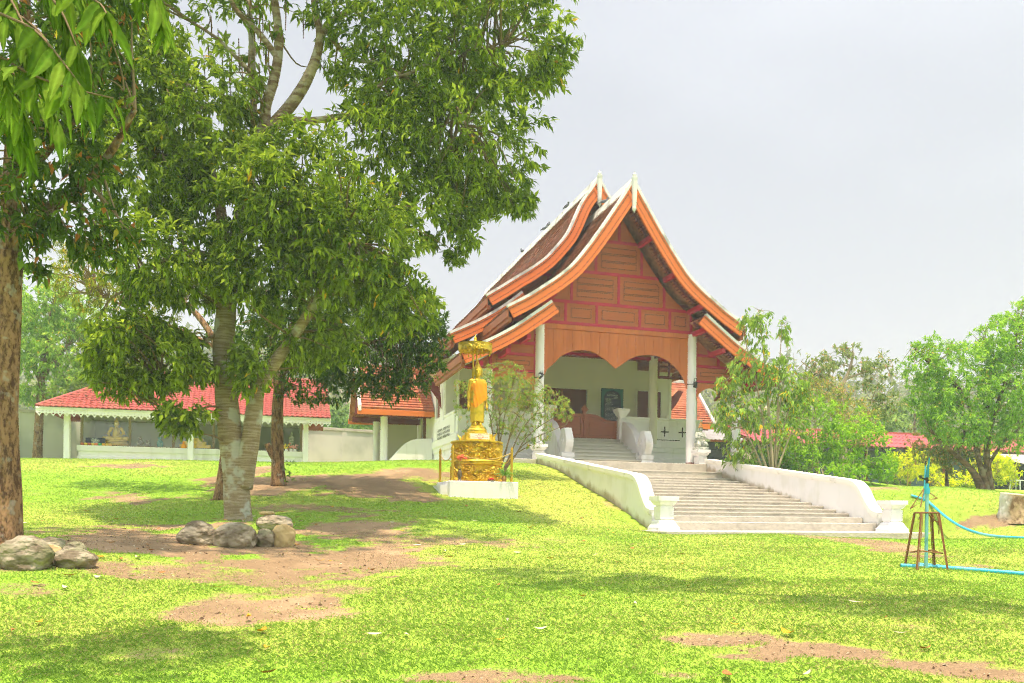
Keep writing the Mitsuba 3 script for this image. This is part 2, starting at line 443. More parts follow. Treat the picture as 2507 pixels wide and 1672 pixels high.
# ------------------------------------------------------------------ the lawn: one height field through surveyed points (x, y, z)
KNOTS = np.array([
    (-3.045,5,-1.047), (0.01,5,-1.012), (3.192,5.2,-1.016), (0.009,7.6,-0.901), (-4.515,7.4,-0.857), (4.657,7.6,-0.847), (0.006,10.5,-0.732), (-3.18,10,-0.734), (6.612,10.8,-0.704),
    (-6.037,10,-0.465), (5.462,11,-0.662), (-4.874,15,-0.261), (-1.487,15,-0.222), (-8.073,15,-0.151), (-10.773,20,0.53), (-8.542,20.5,0.572), (-5.583,20,0.619), (-5.547,25,1.363), (-1.696,20.2,0.513), (-0.052,20.8,0.527),
    (-16.265,27,1.591), (-10.602,27,1.577), (-3.42,27.5,1.705), (1.022,16.5,-0.334), (4.264,13.5,-0.531), (9.815,20,0.425), (10.369,24,0.904), (13.774,27,0.843), (17.941,30,0.821), (11.341,19,-0.018), (9.176,15,-0.341),
    *[tuple(Wp(s, v, w)) for s, v, w in [(-3.15, 25.07, 1.57), (-3.15, 22.94, 1.25), (-3.15, 21.1, .78), (-3.15, 19.3, .36), (-3.15, 18, 0), (-3.15, 17.05, -.32), (-3.3, 15.7, -.39), (0, 15.65, -.39), (3.3, 15.7, -.39),
      (3.3, 17.0, -.25), (3.3, 19, .15), (3.3, 21, .6), (3.3, 23, 1.05), (3.3, 25, 1.5), (-4.6, 25.9, 1.69), (-1, 27, 1.66), (4.6, 25.9, 1.66), (6, 24, 1.4), (6, 21, .75), (-6, 30, 1.66), (-5.5, 26, 1.64)]],
    (0, 0, -1.42), (-6, 0, -1.42), (7, 0, -1.45), (0, -6, -1.6), (-13, 8, -.75), (-18, 14, -.1), (-20, 22, .95), (-16, 33, 1.65), (-6, 34, 1.66), (-26, 34, 1.6), (-26, 45, 1.66), (-8, 44, 1.66), (5, 45, 1.66), (13, 40, 1.66), (20, 38, 1.4), (26, 36, 1.2),
    (24, 46, 1.5), (33, 44, 1.3), (14, 12, -.75), (20, 18, -.2), (24, 27, .6), (12, 4, -1.25), (-30, 20, .9), (40, 30, .7)], float)


def _tps(d2): return .5 * d2 * np.log(np.maximum(d2, 1e-9))


def _fit():
    p, z = KNOTS[:, :2], KNOTS[:, 2]; n = len(p)
    A = _tps(((p[:, None] - p[None]) ** 2).sum(-1)) + np.eye(n) * .25
    B = np.hstack([np.ones((n, 1)), p])
    return np.linalg.solve(np.block([[A, B], [B.T, np.zeros((3, 3))]]), np.concatenate([z, np.zeros(3)]))


_w = _fit()


def gz(x, y):
    """height of the lawn"""
    x, y = np.asarray(x, float), np.asarray(y, float); sh = x.shape; q = np.stack([x.ravel(), y.ravel()], 1); z = np.empty(len(q))
    qc = np.stack([np.clip(q[:, 0], -34, 44), np.clip(q[:, 1], -8, 50)], 1)
    for i in range(0, len(q), 20000):
        a = qc[i:i + 20000]
        z[i:i + 20000] = _tps(((a[:, None] - KNOTS[None, :, :2]) ** 2).sum(-1)) @ _w[:-3] + _w[-3] + a @ _w[-2:]
    far = np.clip((np.hypot(q[:, 0] - qc[:, 0], q[:, 1] - qc[:, 1])) / 25, 0, 1)
    z = z * (1 - far) + 1.4 * far * (q[:, 1] > 5) - 1.5 * far * (q[:, 1] <= 5)
    z = z + .13 * np.exp(-(((q[:, 0] + 4.75) / .85) ** 2 + ((q[:, 1] - 14.4) / .42) ** 2) ** 1.5)
    return z.reshape(sh)


def gpt(x, y, dz=0.): return np.array([x, y, float(gz(np.array(x), np.array(y))) + dz])


# bare earth: (x, y, half length, half width, turn, strength) -- worn patches in the grass
BARE = [
    (-5.34, 12.16, 1.64, 2.10, 0.0, 1.00),
    (-3.26, 11.72, 2.01, 1.56, 0.0, 1.00),
    (-2.64, 14.30, 1.41, 1.68, 0.0, 0.80),
    (-1.21, 13.30, 1.38, 1.01, 0.0, 0.60),
    (-4.57, 9.50, 1.24, 0.63, 0.0, 0.75),
    (-5.50, 9.66, 0.45, 0.65, 0.0, 0.80),
    (-5.67, 20.72, 1.72, 2.26, 0.0, 0.95),
    (-3.61, 20.64, 1.83, 2.03, 0.0, 0.90),
    (-2.69, 22.82, 1.42, 1.23, 0.0, 0.80),
    (-4.26, 17.20, 1.61, 0.63, 0.0, 0.60),
    (-7.22, 22.50, 0.82, 2.92, 0.0, 0.80),
    (-2.52, 19.72, 0.92, 0.82, 0.0, 0.75),
    (-2.37, 7.42, 0.77, 0.65, 0.0, 0.80),
    (-2.02, 8.20, 0.38, 0.42, 0.0, 0.90),
    (-4.66, 8.04, 0.46, 0.35, 0.0, 0.55),
    (-3.36, 9.32, 0.97, 0.38, 0.0, 0.50),
    (1.61, 6.34, 0.43, 0.26, 0.0, 0.95),
    (2.24, 5.92, 0.80, 0.38, 0.0, 1.00),
    (2.84, 5.58, 0.67, 0.45, 0.0, 1.00),
    (3.28, 5.44, 0.23, 0.28, 0.0, 0.80),
    (-0.32, 5.14, 0.53, 0.19, 0.0, 0.80),
    (0.21, 5.08, 0.32, 0.12, 0.0, 0.70),
    (-1.09, 5.10, 0.27, 0.13, 0.0, 0.50),
    (1.07, 5.30, 0.17, 0.15, 0.0, 0.50),
    (6.24, 15.28, 0.48, 2.80, 0.0, 0.70),
    (5.85, 13.30, 0.62, 0.31, 0.0, 0.70),
    (6.16, 12.52, 0.46, 0.25, 0.0, 0.70),
    (6.39, 11.42, 0.30, 0.17, 0.0, 0.60),
    (-1.21, 20.04, 1.04, 0.39, 0.0, 0.80),
    (0.04, 20.32, 0.63, 0.26, 0.0, 0.50),
    (1.72, 31.98, 1.00, 2.67, 0.0, 0.90),
    (2.00, 23.46, 0.85, 0.61, 0.0, 0.35),
    (2.71, 20.46, 0.64, 0.41, 0.0, 0.40),
    (11.23, 19.02, 0.69, 0.28, 0.0, 0.80),
    (1.81, 6.58, 0.21, 0.17, 0.0, 0.60),
    (3.28, 6.88, 0.25, 0.18, 0.0, 0.50),
    (-2.49, 5.82, 0.27, 0.16, 0.0, 0.50),
    (-6.89, 12.92, 0.94, 1.10, 0.0, 0.40),
]


def bare(x, y):
    n = meshkit.fbm(np.stack([x * 1.1, y * .9, x * 0 + 4], -1), 5, 2); n2 = meshkit.fbm(np.stack([x * .35 + 7, y * .35, x * 0], -1), 4, 5)
    n3 = meshkit.fbm(np.stack([x * 5, y * 5, x * 0 + 9], -1), 4, 8)
    m = np.zeros_like(x)
    for cx, cy, a, b, t, k in BARE:
        c, s = math.cos(t), math.sin(t); u, v = (x - cx) * c + (y - cy) * s, -(x - cx) * s + (y - cy) * c
        d = np.sqrt((u / a) ** 2 + (v / b) ** 2)
        m = np.maximum(m, k * np.clip((1.28 - d + 1.9 * (n - .5) + 1.1 * (n3 - .5)) / .7, 0, 1))
    thin = np.clip((n2 - .56) / .12, 0, 1) * np.clip((n - .46) / .2, 0, 1) * .7
    return np.clip(np.maximum(m, thin), 0, 1)


def c_ground(p, n, uv):
    """uv.x = how bare the earth is, uv.y = how dry the grass is"""
    f = fbm(p.x * 6, p.y * 6, 0., 4); g = fbm(p.x * 40, p.y * 40, 0., 3); h = fbm(p.x * 1.2, p.y * 1.2, 3., 4)
    m = smoothstep(.25, .7, uv.x + .55 * (f - .5) + .5 * (g - .5))
    grass = mix((.14, .30, .02), (.29, .46, .05), .5 * g + .5 * f)
    grass = mix(grass, (.42, .38, .10), dr.clip(uv.y + .4 * (h - .5), 0, 1) * .75)
    soil = mix((.32, .225, .135), (.19, .125, .072), .5 * f + .5 * g)
    soil = mix(soil, (.42, .29, .175), smoothstep(.5, .75, h) * .6)
    return mix(grass, soil, m)


scene['m_ground'] = prin(c_ground, .9, spec=.15, bump=lambda p, n, uv: fbm(p.x * 22, p.y * 22, 0., 4) + .5 * fbm(p.x * 90, p.y * 90, 0., 2), bscale=.016)


def dry(x, y):
    n = meshkit.fbm(np.stack([x * .25 + 3, y * .25, x * 0], -1), 4, 11)
    d = np.clip((n - .45) / .25, 0, 1) * .5
    for cx, cy, a, b, k in [(Wp(-4.2, 20, 0)[0], Wp(-4.2, 20, 0)[1], 1.3, 5, .75), (9.2, 17.5, 3.5, 1.6, .75), (-1.5, 22, 3, 2, .5), (11, 20, 4, 1.2, .4), (-3, 6.6, 2.5, 1.2, .5)]:
        d = np.maximum(d, k * np.clip(1.5 - np.sqrt(((x - cx) / a) ** 2 + ((y - cy) / b) ** 2) + (n - .5), 0, 1))
    return np.clip(d, 0, 1)


def make_ground():
    ys = np.concatenate([[-900., -300., -100.], np.linspace(-40, 2, 15)[:-1], np.arange(2, 14, .07), np.arange(14, 32, .14), np.arange(32, 60, .9), np.geomspace(60, 900, 22)])
    xs = np.concatenate([-np.geomspace(900, 30, 22), np.arange(-29, -14, .8), np.arange(-14, 14.5, .14), np.arange(15, 45, .8), np.geomspace(46, 900, 22)])
    X, Y = np.meshgrid(xs, ys); z = gz(X, Y)
    bm = bare(X, Y)
    near = np.exp(-((Y - 10) / 14) ** 2)
    z = z + near * (.05 * (meshkit.fbm(np.stack([X * .9, Y * .9, X * 0], -1), 3, 1) - .5) + .012 * (meshkit.fbm(np.stack([X * 5, Y * 5, X * 0], -1), 3, 1) - .5)) - .02 * bm * near
    s_, v_ = sv(X, Y)
    z = np.where((np.abs(s_) < 2.95) & (v_ > 16.8) & (v_ < 29), np.minimum(z, -.75 + np.clip((v_ - 16.8) * .2, 0, 1.9)), z)
    z = np.where((np.abs(s_) < 3.3) & (v_ > 15.72) & (v_ <= 16.9), np.minimum(z, -.5), z)
    z = np.where((np.abs(s_) < 4.7) & (v_ > 28.9) & (v_ < 43), 1.3, z)
    n, m = X.shape
    i, j = np.meshgrid(np.arange(n - 1), np.arange(m - 1), indexing='ij'); a = i * m + j
    f = np.stack([a, a + 1, a + m + 1, a + m], -1).reshape(-1, 4)
    v = np.stack([X, Y, z], -1).reshape(-1, 3)
    struct('lawn', (v, np.vstack([f[:, [0, 1, 2]], f[:, [0, 2, 3]]])), 'm_ground', True, uv=np.stack([bm.ravel(), dry(X, Y).ravel()], 1))


make_ground()


def make_grass():
    r = np.random.default_rng(5); V, F, C = [], [], []
    k = 0
    for y0, y1, dens, hh, ww in [(4.6, 7, 3300, .026, .0060), (7, 10, 1900, .027, .0072), (10, 14, 1100, .027, .0088), (14, 19, 560, .030, .012), (19, 28, 330, .032, .015)]:
        half = .64 * y1 + .4; n = int(dens * (y1 - y0) * 2 * half)
        x, y = r.uniform(-half, half, n), r.uniform(y0, y1, n)
        ok = np.abs(x) < .64 * y + .35
        s, v = sv(x, y); ok &= ~((np.abs(s) < 3.35) & (v > 15.6)) & ~((v > 25.6) & (s > -5.2))
        x, y = x[ok], y[ok]
        b = bare(x, y); keep = r.random(len(x)) > np.clip(b * 1.25 - .08, 0, .985) ** .7
        x, y, b = x[keep], y[keep], b[keep]; n = len(x); z = gz(x, y) + np.exp(-((y - 10) / 14) ** 2) * .05 * (meshkit.fbm(np.stack([x * .9, y * .9, x * 0], -1), 3, 1) - .5) - .006
        lum = meshkit.fbm(np.stack([x * 1.4, y * 1.4, x * 0], -1), 4, 21)
        h = hh * r.uniform(.45, 1.25, n) * (1 - .55 * b) * (.6 + .8 * lum); w = ww * r.uniform(.6, 1.3, n)
        a = r.uniform(0, 2 * math.pi, n); lean = r.uniform(.35, 1.5, n)
        d = np.stack([np.cos(a), np.sin(a)], 1); sd = np.stack([-d[:, 1], d[:, 0]], 1)
        p = np.stack([x, y, z], 1); q = np.empty((n, 4, 3))
        q[:, 0, :2] = p[:, :2] - sd * w[:, None] * .5; q[:, 1, :2] = p[:, :2] + sd * w[:, None] * .5
        q[:, 0, 2] = q[:, 1, 2] = z
        mid = p[:, :2] + d * (h * lean * .45)[:, None]
        q[:, 2, :2] = mid + sd * w[:, None] * .35; q[:, 2, 2] = z + h * .75
        q[:, 3, :2] = p[:, :2] + d * (h * lean * 1.15)[:, None]; q[:, 3, 2] = z + h * (1.05 - .35 * np.clip(lean - .6, 0, 1))
        dr_ = dry(x, y)
        t = np.clip(r.normal(.5, .22, n) + .5 * (lum - .5), 0, 1)[:, None]
        c = np.array([.20, .36, .040]) * (1 - t) + np.array([.36, .52, .095]) * t
        yl = (r.random(n) < .045 + .5 * dr_ + .2 * b)[:, None]
        c = np.where(yl, np.array([.55, .52, .19]) * r.uniform(.7, 1.15, (n, 1)), c)
        V.append(q.reshape(-1, 3)); C.append(np.repeat(c, 4, 0))
        i = (np.arange(n) * 4 + k)[:, None]; F.append(np.vstack([i + [0, 1, 2], i + [0, 2, 3]])); k += 4 * n
    key = put('grass', (np.vstack(V), np.vstack(F)), 'm_blade', False, color=np.vstack(C))
    labels[key] = {'kind': 'stuff', 'label': 'short bright green lawn grass', 'category': 'grass'}


make_grass()


def make_litter():
    """grit, bark chips and bits of straw on the bare earth"""
    r = np.random.default_rng(15); n = 26000; y = r.uniform(4.8, 18, n) ** 1.0; x = r.uniform(-1, 1, n) * (.64 * y + .2); b = bare(x, y); k = r.random(n) < b * np.clip(9 / y, .3, 1)
    s_, v_ = sv(x, y); k &= ~((np.abs(s_) < 3.4) & (v_ > 15.5)); x, y = x[k], y[k]; n = len(x); z = gz(x, y) + np.exp(-((y - 10) / 14) ** 2) * .05 * (meshkit.fbm(np.stack([x * .9, y * .9, x * 0], -1), 3, 1) - .5) - .012
    a = r.uniform(0, 6.28, n); L = r.gamma(2., .0034, n) + .003; w = L * r.uniform(.2, .8, n); d = np.stack([np.cos(a), np.sin(a), r.normal(0, .25, n)], 1); sd = np.stack([-np.sin(a), np.cos(a), r.normal(0, .25, n)], 1); p = np.stack([x, y, z], 1)
    v = np.stack([p - d * L[:, None], p - sd * w[:, None], p + d * L[:, None], p + sd * w[:, None], p + np.array([0, 0, 1]) * (w * .9 + .002)[:, None]], 1).reshape(-1, 3); i = (np.arange(n) * 5)[:, None]
    c = np.where((r.random(n) < .45)[:, None], np.array([.14, .09, .055]), np.where((r.random(n) < .5)[:, None], np.array([.48, .40, .28]), np.array([.32, .22, .12]))) * r.uniform(.7, 1.3, (n, 1))
    k = put('ground_litter', (v, np.vstack([i + [0, 1, 4], i + [1, 2, 4], i + [2, 3, 4], i + [3, 0, 4]])), 'm_chip', False, color=np.repeat(c, 5, 0)); labels[k] = {'kind': 'stuff', 'label': 'grit, bark chips and straw scattered on the bare earth', 'category': 'litter'}


scene['m_chip'] = vcol(.9, .1)
make_litter()

# ------------------------------------------------------------------ the temple hall (frame: s across, v back, w up)
t = TEMPLE = thing('temple_hall', 'white temple hall with steep double tiered tile roof, orange bargeboards and brown panelled gable', 'temple')
FRONT = np.array([(0, 10.75), (.25, 10.33), (.5, 9.95), (1, 9.2), (1.5, 8.5), (2, 7.88), (2.5, 7.44), (3, 7.08), (3.5, 6.74), (4.15, 6.37)])
WING = np.array([(2.68, 6.66), (3.2, 6.27), (3.9, 5.77), (4.6, 5.36), (5.1, 5.12), (5.6, 4.9)])
REAR = np.array([(0, 11.95), (.25, 11.55), (.62, 11.0), (1.07, 10.0), (1.5, 9.42), (1.95, 8.93), (2.5, 8.5), (2.95, 8.2), (3.5, 7.82), (4.05, 7.46)])
REARLOW = np.array([(2.75, 7.7), (3.2, 7.33), (3.68, 6.98), (4.2, 6.66), (4.7, 6.39), (5.3, 6.1)])
FINIAL_SHARED = None


def sweep_board(prof, v0, v1, up, down, sd):
    """a board that follows a roof profile: between `up` above and `down` below it (measured square to the slope), v0..v1"""
    p = spline(prof, 6); tg = nrm(np.gradient(p, axis=0)); nn = np.stack([-tg[:, 1], tg[:, 0]], 1)
    nn[nn[:, 1] < 0] *= -1
    a, b = p + nn * up, p - nn * down
    if prof[0][0] == 0:  # meet on the axis
        for q in (a, b):
            if q[0, 0] != 0:
                k = (q[1, 1] - q[0, 1]) / (q[1, 0] - q[0, 0]); q[0] = [0, q[0, 1] - k * q[0, 0]]
    n = len(p); v = []
    for q in (a, b):
        for vv in (v0, v1): v.append(np.stack([sd * q[:, 0], np.full(n, vv), q[:, 1]], 1))
    v = np.vstack(v); i = np.arange(n - 1); A, B, Cc, D = i, n + i, 2 * n + i, 3 * n + i
    f = []
    for x, y in ((A, B), (D, Cc), (Cc, A), (B, D)):
        f += [np.stack([x, x + 1, y + 1], 1), np.stack([x, y + 1, y], 1)]
    e = n - 1
    f += [np.array([[0, n, 3 * n], [0, 3 * n, 2 * n], [e, 3 * n + e, n + e], [e, 2 * n + e, 3 * n + e]])]
    f = np.vstack(f)
    return v, (f if sd < 0 else f[:, ::-1])


def tile_courses(prof, v0, v1, sd, pitch=.13, lift=.0):
    """lapped courses of small flat tiles; uv = (course, metres along the ridge)"""
    p = spline(prof, 12); L = np.concatenate([[0], np.cumsum(np.linalg.norm(np.diff(p, axis=0), axis=1))]); n = int(L[-1] / pitch)
    q = np.stack([np.interp(np.linspace(0, L[-1], n + 1), L, p[:, k]) for k in (0, 1)], 1); tg = nrm(np.diff(q, axis=0)); nn = np.stack([-tg[:, 1], tg[:, 0]], 1); nn[nn[:, 1] < 0] *= -1
    V, F, U, k = [], [], [], 0; nv = max(2, int((v1 - v0) / .32)); vs = np.linspace(v0, v1, nv + 1); r = np.random.default_rng(int(abs(v0 * 100)) + (sd > 0))
    for i in range(n):
        jit = r.normal(0, .006, nv + 1)
        up = q[i] + nn[i] * .004; lo = q[i + 1] + nn[i] * .034; bo = q[i + 1] - nn[i] * .01
        for pt, z in ((up, 0), (lo, 1), (bo, 0)):
            V.append(np.stack([sd * (pt[0] + nn[i][0] * jit * z), vs, pt[1] + nn[i][1] * jit * z + lift], 1))
        U += [np.stack([np.full(nv + 1, i + .5), vs], 1)] * 3
        m = nv + 1; j = np.arange(nv)
        for a in (0, m):
            b = a + m; F.append(np.vstack([np.stack([k + a + j, k + b + j, k + b + j + 1], 1), np.stack([k + a + j, k + b + j + 1, k + a + j + 1], 1)]))
        k += 3 * m
    f = np.vstack(F)
    return (np.vstack(V), f if sd < 0 else f[:, ::-1]), np.vstack(U)


def roof(prof, v0, v1, names, ridge=True, board=.36, brow=.16, rafters=True, overhang=1.0):
    """bargeboard, white verge, tiles, soffit of one roof tier, both sides"""
    for sd, nm in ((-1, 'left'), (1, 'right')):
        m, uv = tile_courses(prof, v0 + .03, v1, sd)
        part(t, 'roof_tiles', W(m), 'm_tile', False, 'brown clay tiles of the %s %s slope' % (nm, names), stuff=True, uv=uv)
        b = part(t, 'bargeboard', W(cat(sweep_board(prof, v0, v0 + .06, -.0, board, sd), sweep_board(prof, v0 - .022, v0, -board + .085, board, sd), sweep_board(prof, v0 - .015, v0, -.01, .05, sd))), 'm_barge', 40,
                 'orange bargeboard of the %s %s slope' % (nm, names))
        part(b, 'verge', W(sweep_board(prof, v0 - .03, v0 + .13, .088, .0, sd)), 'm_verge', 40)
        part(b, 'groove', W(cat(sweep_board(prof, v0 - .0245, v0 - .0225, -(board - .115), board - .097, sd), sweep_board(prof, v0 - .018, v0 - .0155, -.055, .075, sd))), 'm_panel_line', 40)
        # underside: boards and battens seen from below
        part(t, 'soffit', W(sweep_board(prof, v0 + .06, v1, -.035, .06, sd)), 'm_soffit', 40)
        if rafters:
            p = spline(prof, 12); L = np.concatenate([[0], np.cumsum(np.linalg.norm(np.diff(p, axis=0), axis=1))]); bs = []
            for d in np.arange(.25, L[-1] - .05, .115):
                q = np.array([np.interp(d, L, p[:, 0]), np.interp(d, L, p[:, 1])]); e = np.array([np.interp(d + .03, L, p[:, 0]), np.interp(d + .03, L, p[:, 1])]); g = nrm(e - q); nn = np.array([-g[1], g[0]]); nn *= np.sign(nn[1])
                c = [q - nn * .061, e - nn * .061, e - nn * .095, q - nn * .095]
                bs.append((np.array([[sd * c[i][0], vv, c[i][1]] for vv in (v0 + .07, v0 + overhang) for i in range(4)]), _BF if sd > 0 else _BF[:, ::-1]))
            for vv in (v0 + .33, v0 + .66):
                bs.append(sweep_board(prof[1:] if prof[0][0] == 0 else prof, vv, vv + .05, -.09, .15, sd))
            part(t, 'batten', W(cat(*bs)), 'm_redbrown', False, stuff=True)
        # eave fascia running back
        e = prof[-1]
        part(t, 'eave_board', W(cat(bx(*sorted((sd * (e[0] - .02), sd * (e[0] + .03))), v0 + .02, v1, e[1] - .3, e[1] - .06), bx(*sorted((sd * (e[0] - .14), sd * (e[0] - .021))), v0 + .1, v1, e[1] - .42, e[1] - .28))), 'm_eave')
    if ridge:
        z = prof[0][1]
        part(t, 'ridge_cap', W(ext(Polygon([(-.16, z - .24), (.16, z - .24), (.07, z + .09), (-.07, z + .09)]), v0 + .1, v1)), 'm_verge')


roof(FRONT, 24.88, 28.95, 'front roof')
roof(WING, 24.95, 29.2, 'front lower roof', ridge=False)
roof(REAR, 27.87, 43.9, 'rear roof', rafters=True, overhang=1.0)
roof(REARLOW, 27.95, 43.8, 'rear lower roof', ridge=False)


def finial(z, v, drop=True):
    f = part(t, 'roof_finial', W(cat(shift(sqlathe([(.042, z - .95), (.056, z - .9), (.068, z - .3), (.066, z - .1), (.078, z - .07), (.078, z)]), y=v), ball((0, v, z - 1.0), (.07, .07, .09)), lathe([(.001, z - 1.16), (.03, z - 1.08)], 10, (0, v, 0)))), 'm_verge', 30)
    part(f, 'knob', W(lathe([(.03, z), (.03, z + .03), (.06, z + .04), (.066, z + .08), (.04, z + .12), (.016, z + .14), (.008, z + .19)], 14, (0, v, 0))), 'm_verge', 40)


finial(10.86, 24.8); finial(12.07, 27.78); finial(12.07 - .1, 43.9)


# ---- gable faces: red rails, panels with raised borders
def inside(prof, wmin, drop=.34):
    p = spline(prof, 6); tg = nrm(np.gradient(p, axis=0)); nn = np.stack([-tg[:, 1], tg[:, 0]], 1); nn[nn[:, 1] < 0] *= -1
    q = p - nn * drop; q = q[q[:, 0] > 0]; q = q[q[:, 1] > wmin - 1.5]
    return Polygon(list(map(tuple, q)) + [(q[-1, 0], wmin)] + [(-q[-1, 0], wmin)] + [(-x, y) for x, y in q[::-1]] + [(0, q[0, 1] + .3)]).buffer(0)


def panel(poly, v, mat='m_panel', bars=True, name='panel'):
    """one joinery panel: board, raised border, raised field(s) with a dark line round them"""
    if poly.is_empty or poly.area < .03: return
    if poly.geom_type != 'Polygon': poly = max(poly.geoms, key=lambda g: g.area)
    ms = [ext(poly, v, v + .03)]
    inner = poly.buffer(-.06, join_style=2)
    if inner.is_empty: pass
    else:
        ms.append(ext(poly.difference(inner), v - .022, v))
        f = poly.buffer(-.14, join_style=2)
        if not f.is_empty and f.geom_type == 'Polygon' and f.area > .02:
            x0, y0, x1, y1 = f.bounds
            fs = [f]
            if bars and (y1 - y0) > .55 and (x1 - x0) > .7:
                h = (y1 - y0)
                fs = [f.intersection(sbox(x0, y0, x1, y0 + .30 * h)), f.intersection(sbox(x0, y0 + .345 * h, x1, y0 + .655 * h)), f.intersection(sbox(x0, y0 + .70 * h, x1, y1))]
            ln = []
            for g in fs:
                if g.is_empty or g.geom_type != 'Polygon': continue
                ms.append(ext(g, v - .016, v)); gi = g.buffer(-.035, join_style=2)
                ln.append(ext(g.difference(g.buffer(-.02, join_style=2)), v - .0195, v - .016))
    k = part(t, name, W(cat(*ms)), mat, False)
    if not inner.is_empty and not f.is_empty and f.area > .02 and f.geom_type == 'Polygon' and ln: part(k, 'groove', W(cat(*ln)), 'm_panel_line', False)


def gable(prof, v, beams, verts, wmin, drop=.34):
    """beams: heights of the red rails; verts[i]: s of the red stiles in the row above beam i"""
    face = inside(prof, wmin, drop)
    part(t, 'gable_backing', W(ext(face, v + .03, v + .1)), 'm_redbrown')
    for i, b in enumerate(beams):
        top = beams[i + 1] - .045 if i + 1 < len(beams) else 99
        r = face.intersection(sbox(-9, b - .05, 9, b + .05)).buffer(0)
        if not r.is_empty: part(t, 'gable_rail', W(ext(r, v - .05, v + .03)), 'm_red')
        xs = [-9] + list(verts[i]) + [9]
        for x in verts[i]:
            r = face.intersection(sbox(x - .045, b + .05, x + .045, top))
            if not r.is_empty: part(t, 'gable_stile', W(ext(r, v - .045, v + .03)), 'm_red')
        for x0, x1 in zip(xs[:-1], xs[1:]):
            panel(face.intersection(sbox(x0 + .05 if x0 > -9 else -9, b + .055, x1 - .05 if x1 < 9 else 9, top - .005)), v, bars=i in (1, 2))


gable(FRONT, 26.0, [6.29, 7.0, 8.03, 9.11], [[-2.7, -1.88, -.78, .78, 1.9, 2.7], [-1.68, 0, 1.68], [-.83, .83], [0]], 6.24)
gable(REAR, 28.95, [5.9, 6.9, 7.75, 8.7, 9.7, 10.6], [[-3.9, -2.9, 2.9, 3.9], [-3.6, -2.8, -2, 2, 2.8, 3.6], [-2.5, -1.5, 1.5, 2.5], [-1.6, -.7, .7, 1.6], [-.8, 0, .8], [0]], 5.8)
# purlins that carry the overhang
for sd in (-1, 1):
    for s_, w_ in ((.72, 9.1), (1.66, 8.02), (2.6, 7.0), (3.75, 6.28)):
        part(t, 'purlin', W(bx(*sorted((sd * (s_ - .06), sd * (s_ + .07))), 24.96, 25.95, w_ - .1, w_ + .05)), 'm_red')
    for s_, w_ in ((2.75, 6.26), (3.42, 5.6), (4.1, 5.1), (4.95, 4.66)):
        part(t, 'purlin', W(bx(*sorted((sd * (s_ - .06), sd * (s_ + .07))), 25.02, 25.95, w_ - .12, w_ + .03)), 'm_red')
    # wing faces between main and outer column
    wp = spline(WING, 6); wp = wp[wp[:, 0] > 2.9]
    tgw = nrm(np.gradient(wp, axis=0)); nw = np.stack([-tgw[:, 1], tgw[:, 0]], 1); nw[nw[:, 1] < 0] *= -1; wq = wp - nw * .33
    wf = Polygon([(2.86, 4.6)] + [(2.86, 6.0)] + [tuple(q) for q in wq if q[1] > 4.62 and q[0] > 2.9] + [(5.1, 4.6)]).buffer(0)
    face = lambda g: (Polygon([(sd * x, y) for x, y in g.exterior.coords]) if g.geom_type == 'Polygon' and not g.is_empty else Polygon())
    part(t, 'wing_backing', W(ext(face(wf), 26.03, 26.1)), 'm_redbrown')
    for w0 in (4.62, 5.16, 5.53):
        g = wf.intersection(sbox(2.9, w0 - .045, 6, w0 + .045))
        if not g.is_empty: part(t, 'gable_rail', W(ext(face(g), 25.95, 26.03)), 'm_red')
    for x, w0, w1 in ((2.9, 4.2, 6), (4.42, 4.66, 5.12), (3.78, 5.2, 5.49), (3.4, 5.57, 6)):
        g = wf.union(sbox(2.86, 4.2, 2.95, 4.7)).intersection(sbox(x - .045, w0, x + .045, w1))
        if g.geom_type == 'Polygon' and not g.is_empty: part(t, 'gable_stile', W(ext(face(g), 25.952, 26.03)), 'm_red')
    for b in ((2.955, 4.675, 4.365, 5.105), (4.475, 4.675, 6, 5.105), (2.955, 5.215, 3.725, 5.475), (3.835, 5.215, 6, 5.475), (2.955, 5.585, 3.345, 6), (3.455, 5.585, 6, 6)):
        g = wf.intersection(sbox(*b))
        if g.geom_type == 'Polygon' and g.area > .02: panel(face(g), 26.0, bars=False)
    # small arched board below
    a = np.array([(2.93, 3.92), (3.05, 4.2), (3.3, 4.38), (3.65, 4.44), (4.0, 4.38), (4.25, 4.2), (4.36, 3.95)])
    part(t, 'arched_board', W(ext(face(Polygon([tuple(q) for q in spline(a, 6)] + [(4.36, 4.58), (2.93, 4.58)])), 25.98, 26.02)), 'm_plank')
    # upper side walls of the porch between the tiers
    part(t, 'side_wall', W(cat(bx(*sorted((sd * 2.72, sd * 2.8)), 26.12, 28.9, 5.9, 7.2))), 'm_redbrown')
    part(t, 'clerestory', W(cat(bx(*sorted((sd * 2.805, sd * 2.83)), 26.3, 28.9, 6.22, 6.5))), 'm_cream')

# ---- boarded frieze with the double arch, plank by plank
AL = np.array([(-2.632,4.415), (-2.535,4.581), (-2.466,4.719), (-2.229,4.934), (-1.99,5.177), (-1.635,5.361), (-1.291,5.438), (-1.016,5.429), (-0.767,5.363), (-0.399,5.155), (-0.22,5.029), (-0.041,4.896)])
AR = np.array([(-0.041,4.896), (0.149,5.079), (0.415,5.261), (0.714,5.376), (1.09,5.434), (1.44,5.408), (1.778,5.29), (2.089,5.072), (2.372,4.738), (2.532,4.382), (2.596,4.216)])
AL = AL + np.array([-.03, 0]); AR = AR + np.array([.05, 0]); AR[0] = AL[-1]
frieze = Polygon([(-2.6, 6.2), (2.6, 6.2), (2.6, 4.15)] + [tuple(p) for p in spline(AR, 5)[::-1]] + [tuple(p) for p in spline(AL, 5)[::-1]] + [(-2.6, 4.15)]).buffer(0)
rr = np.random.default_rng(2)
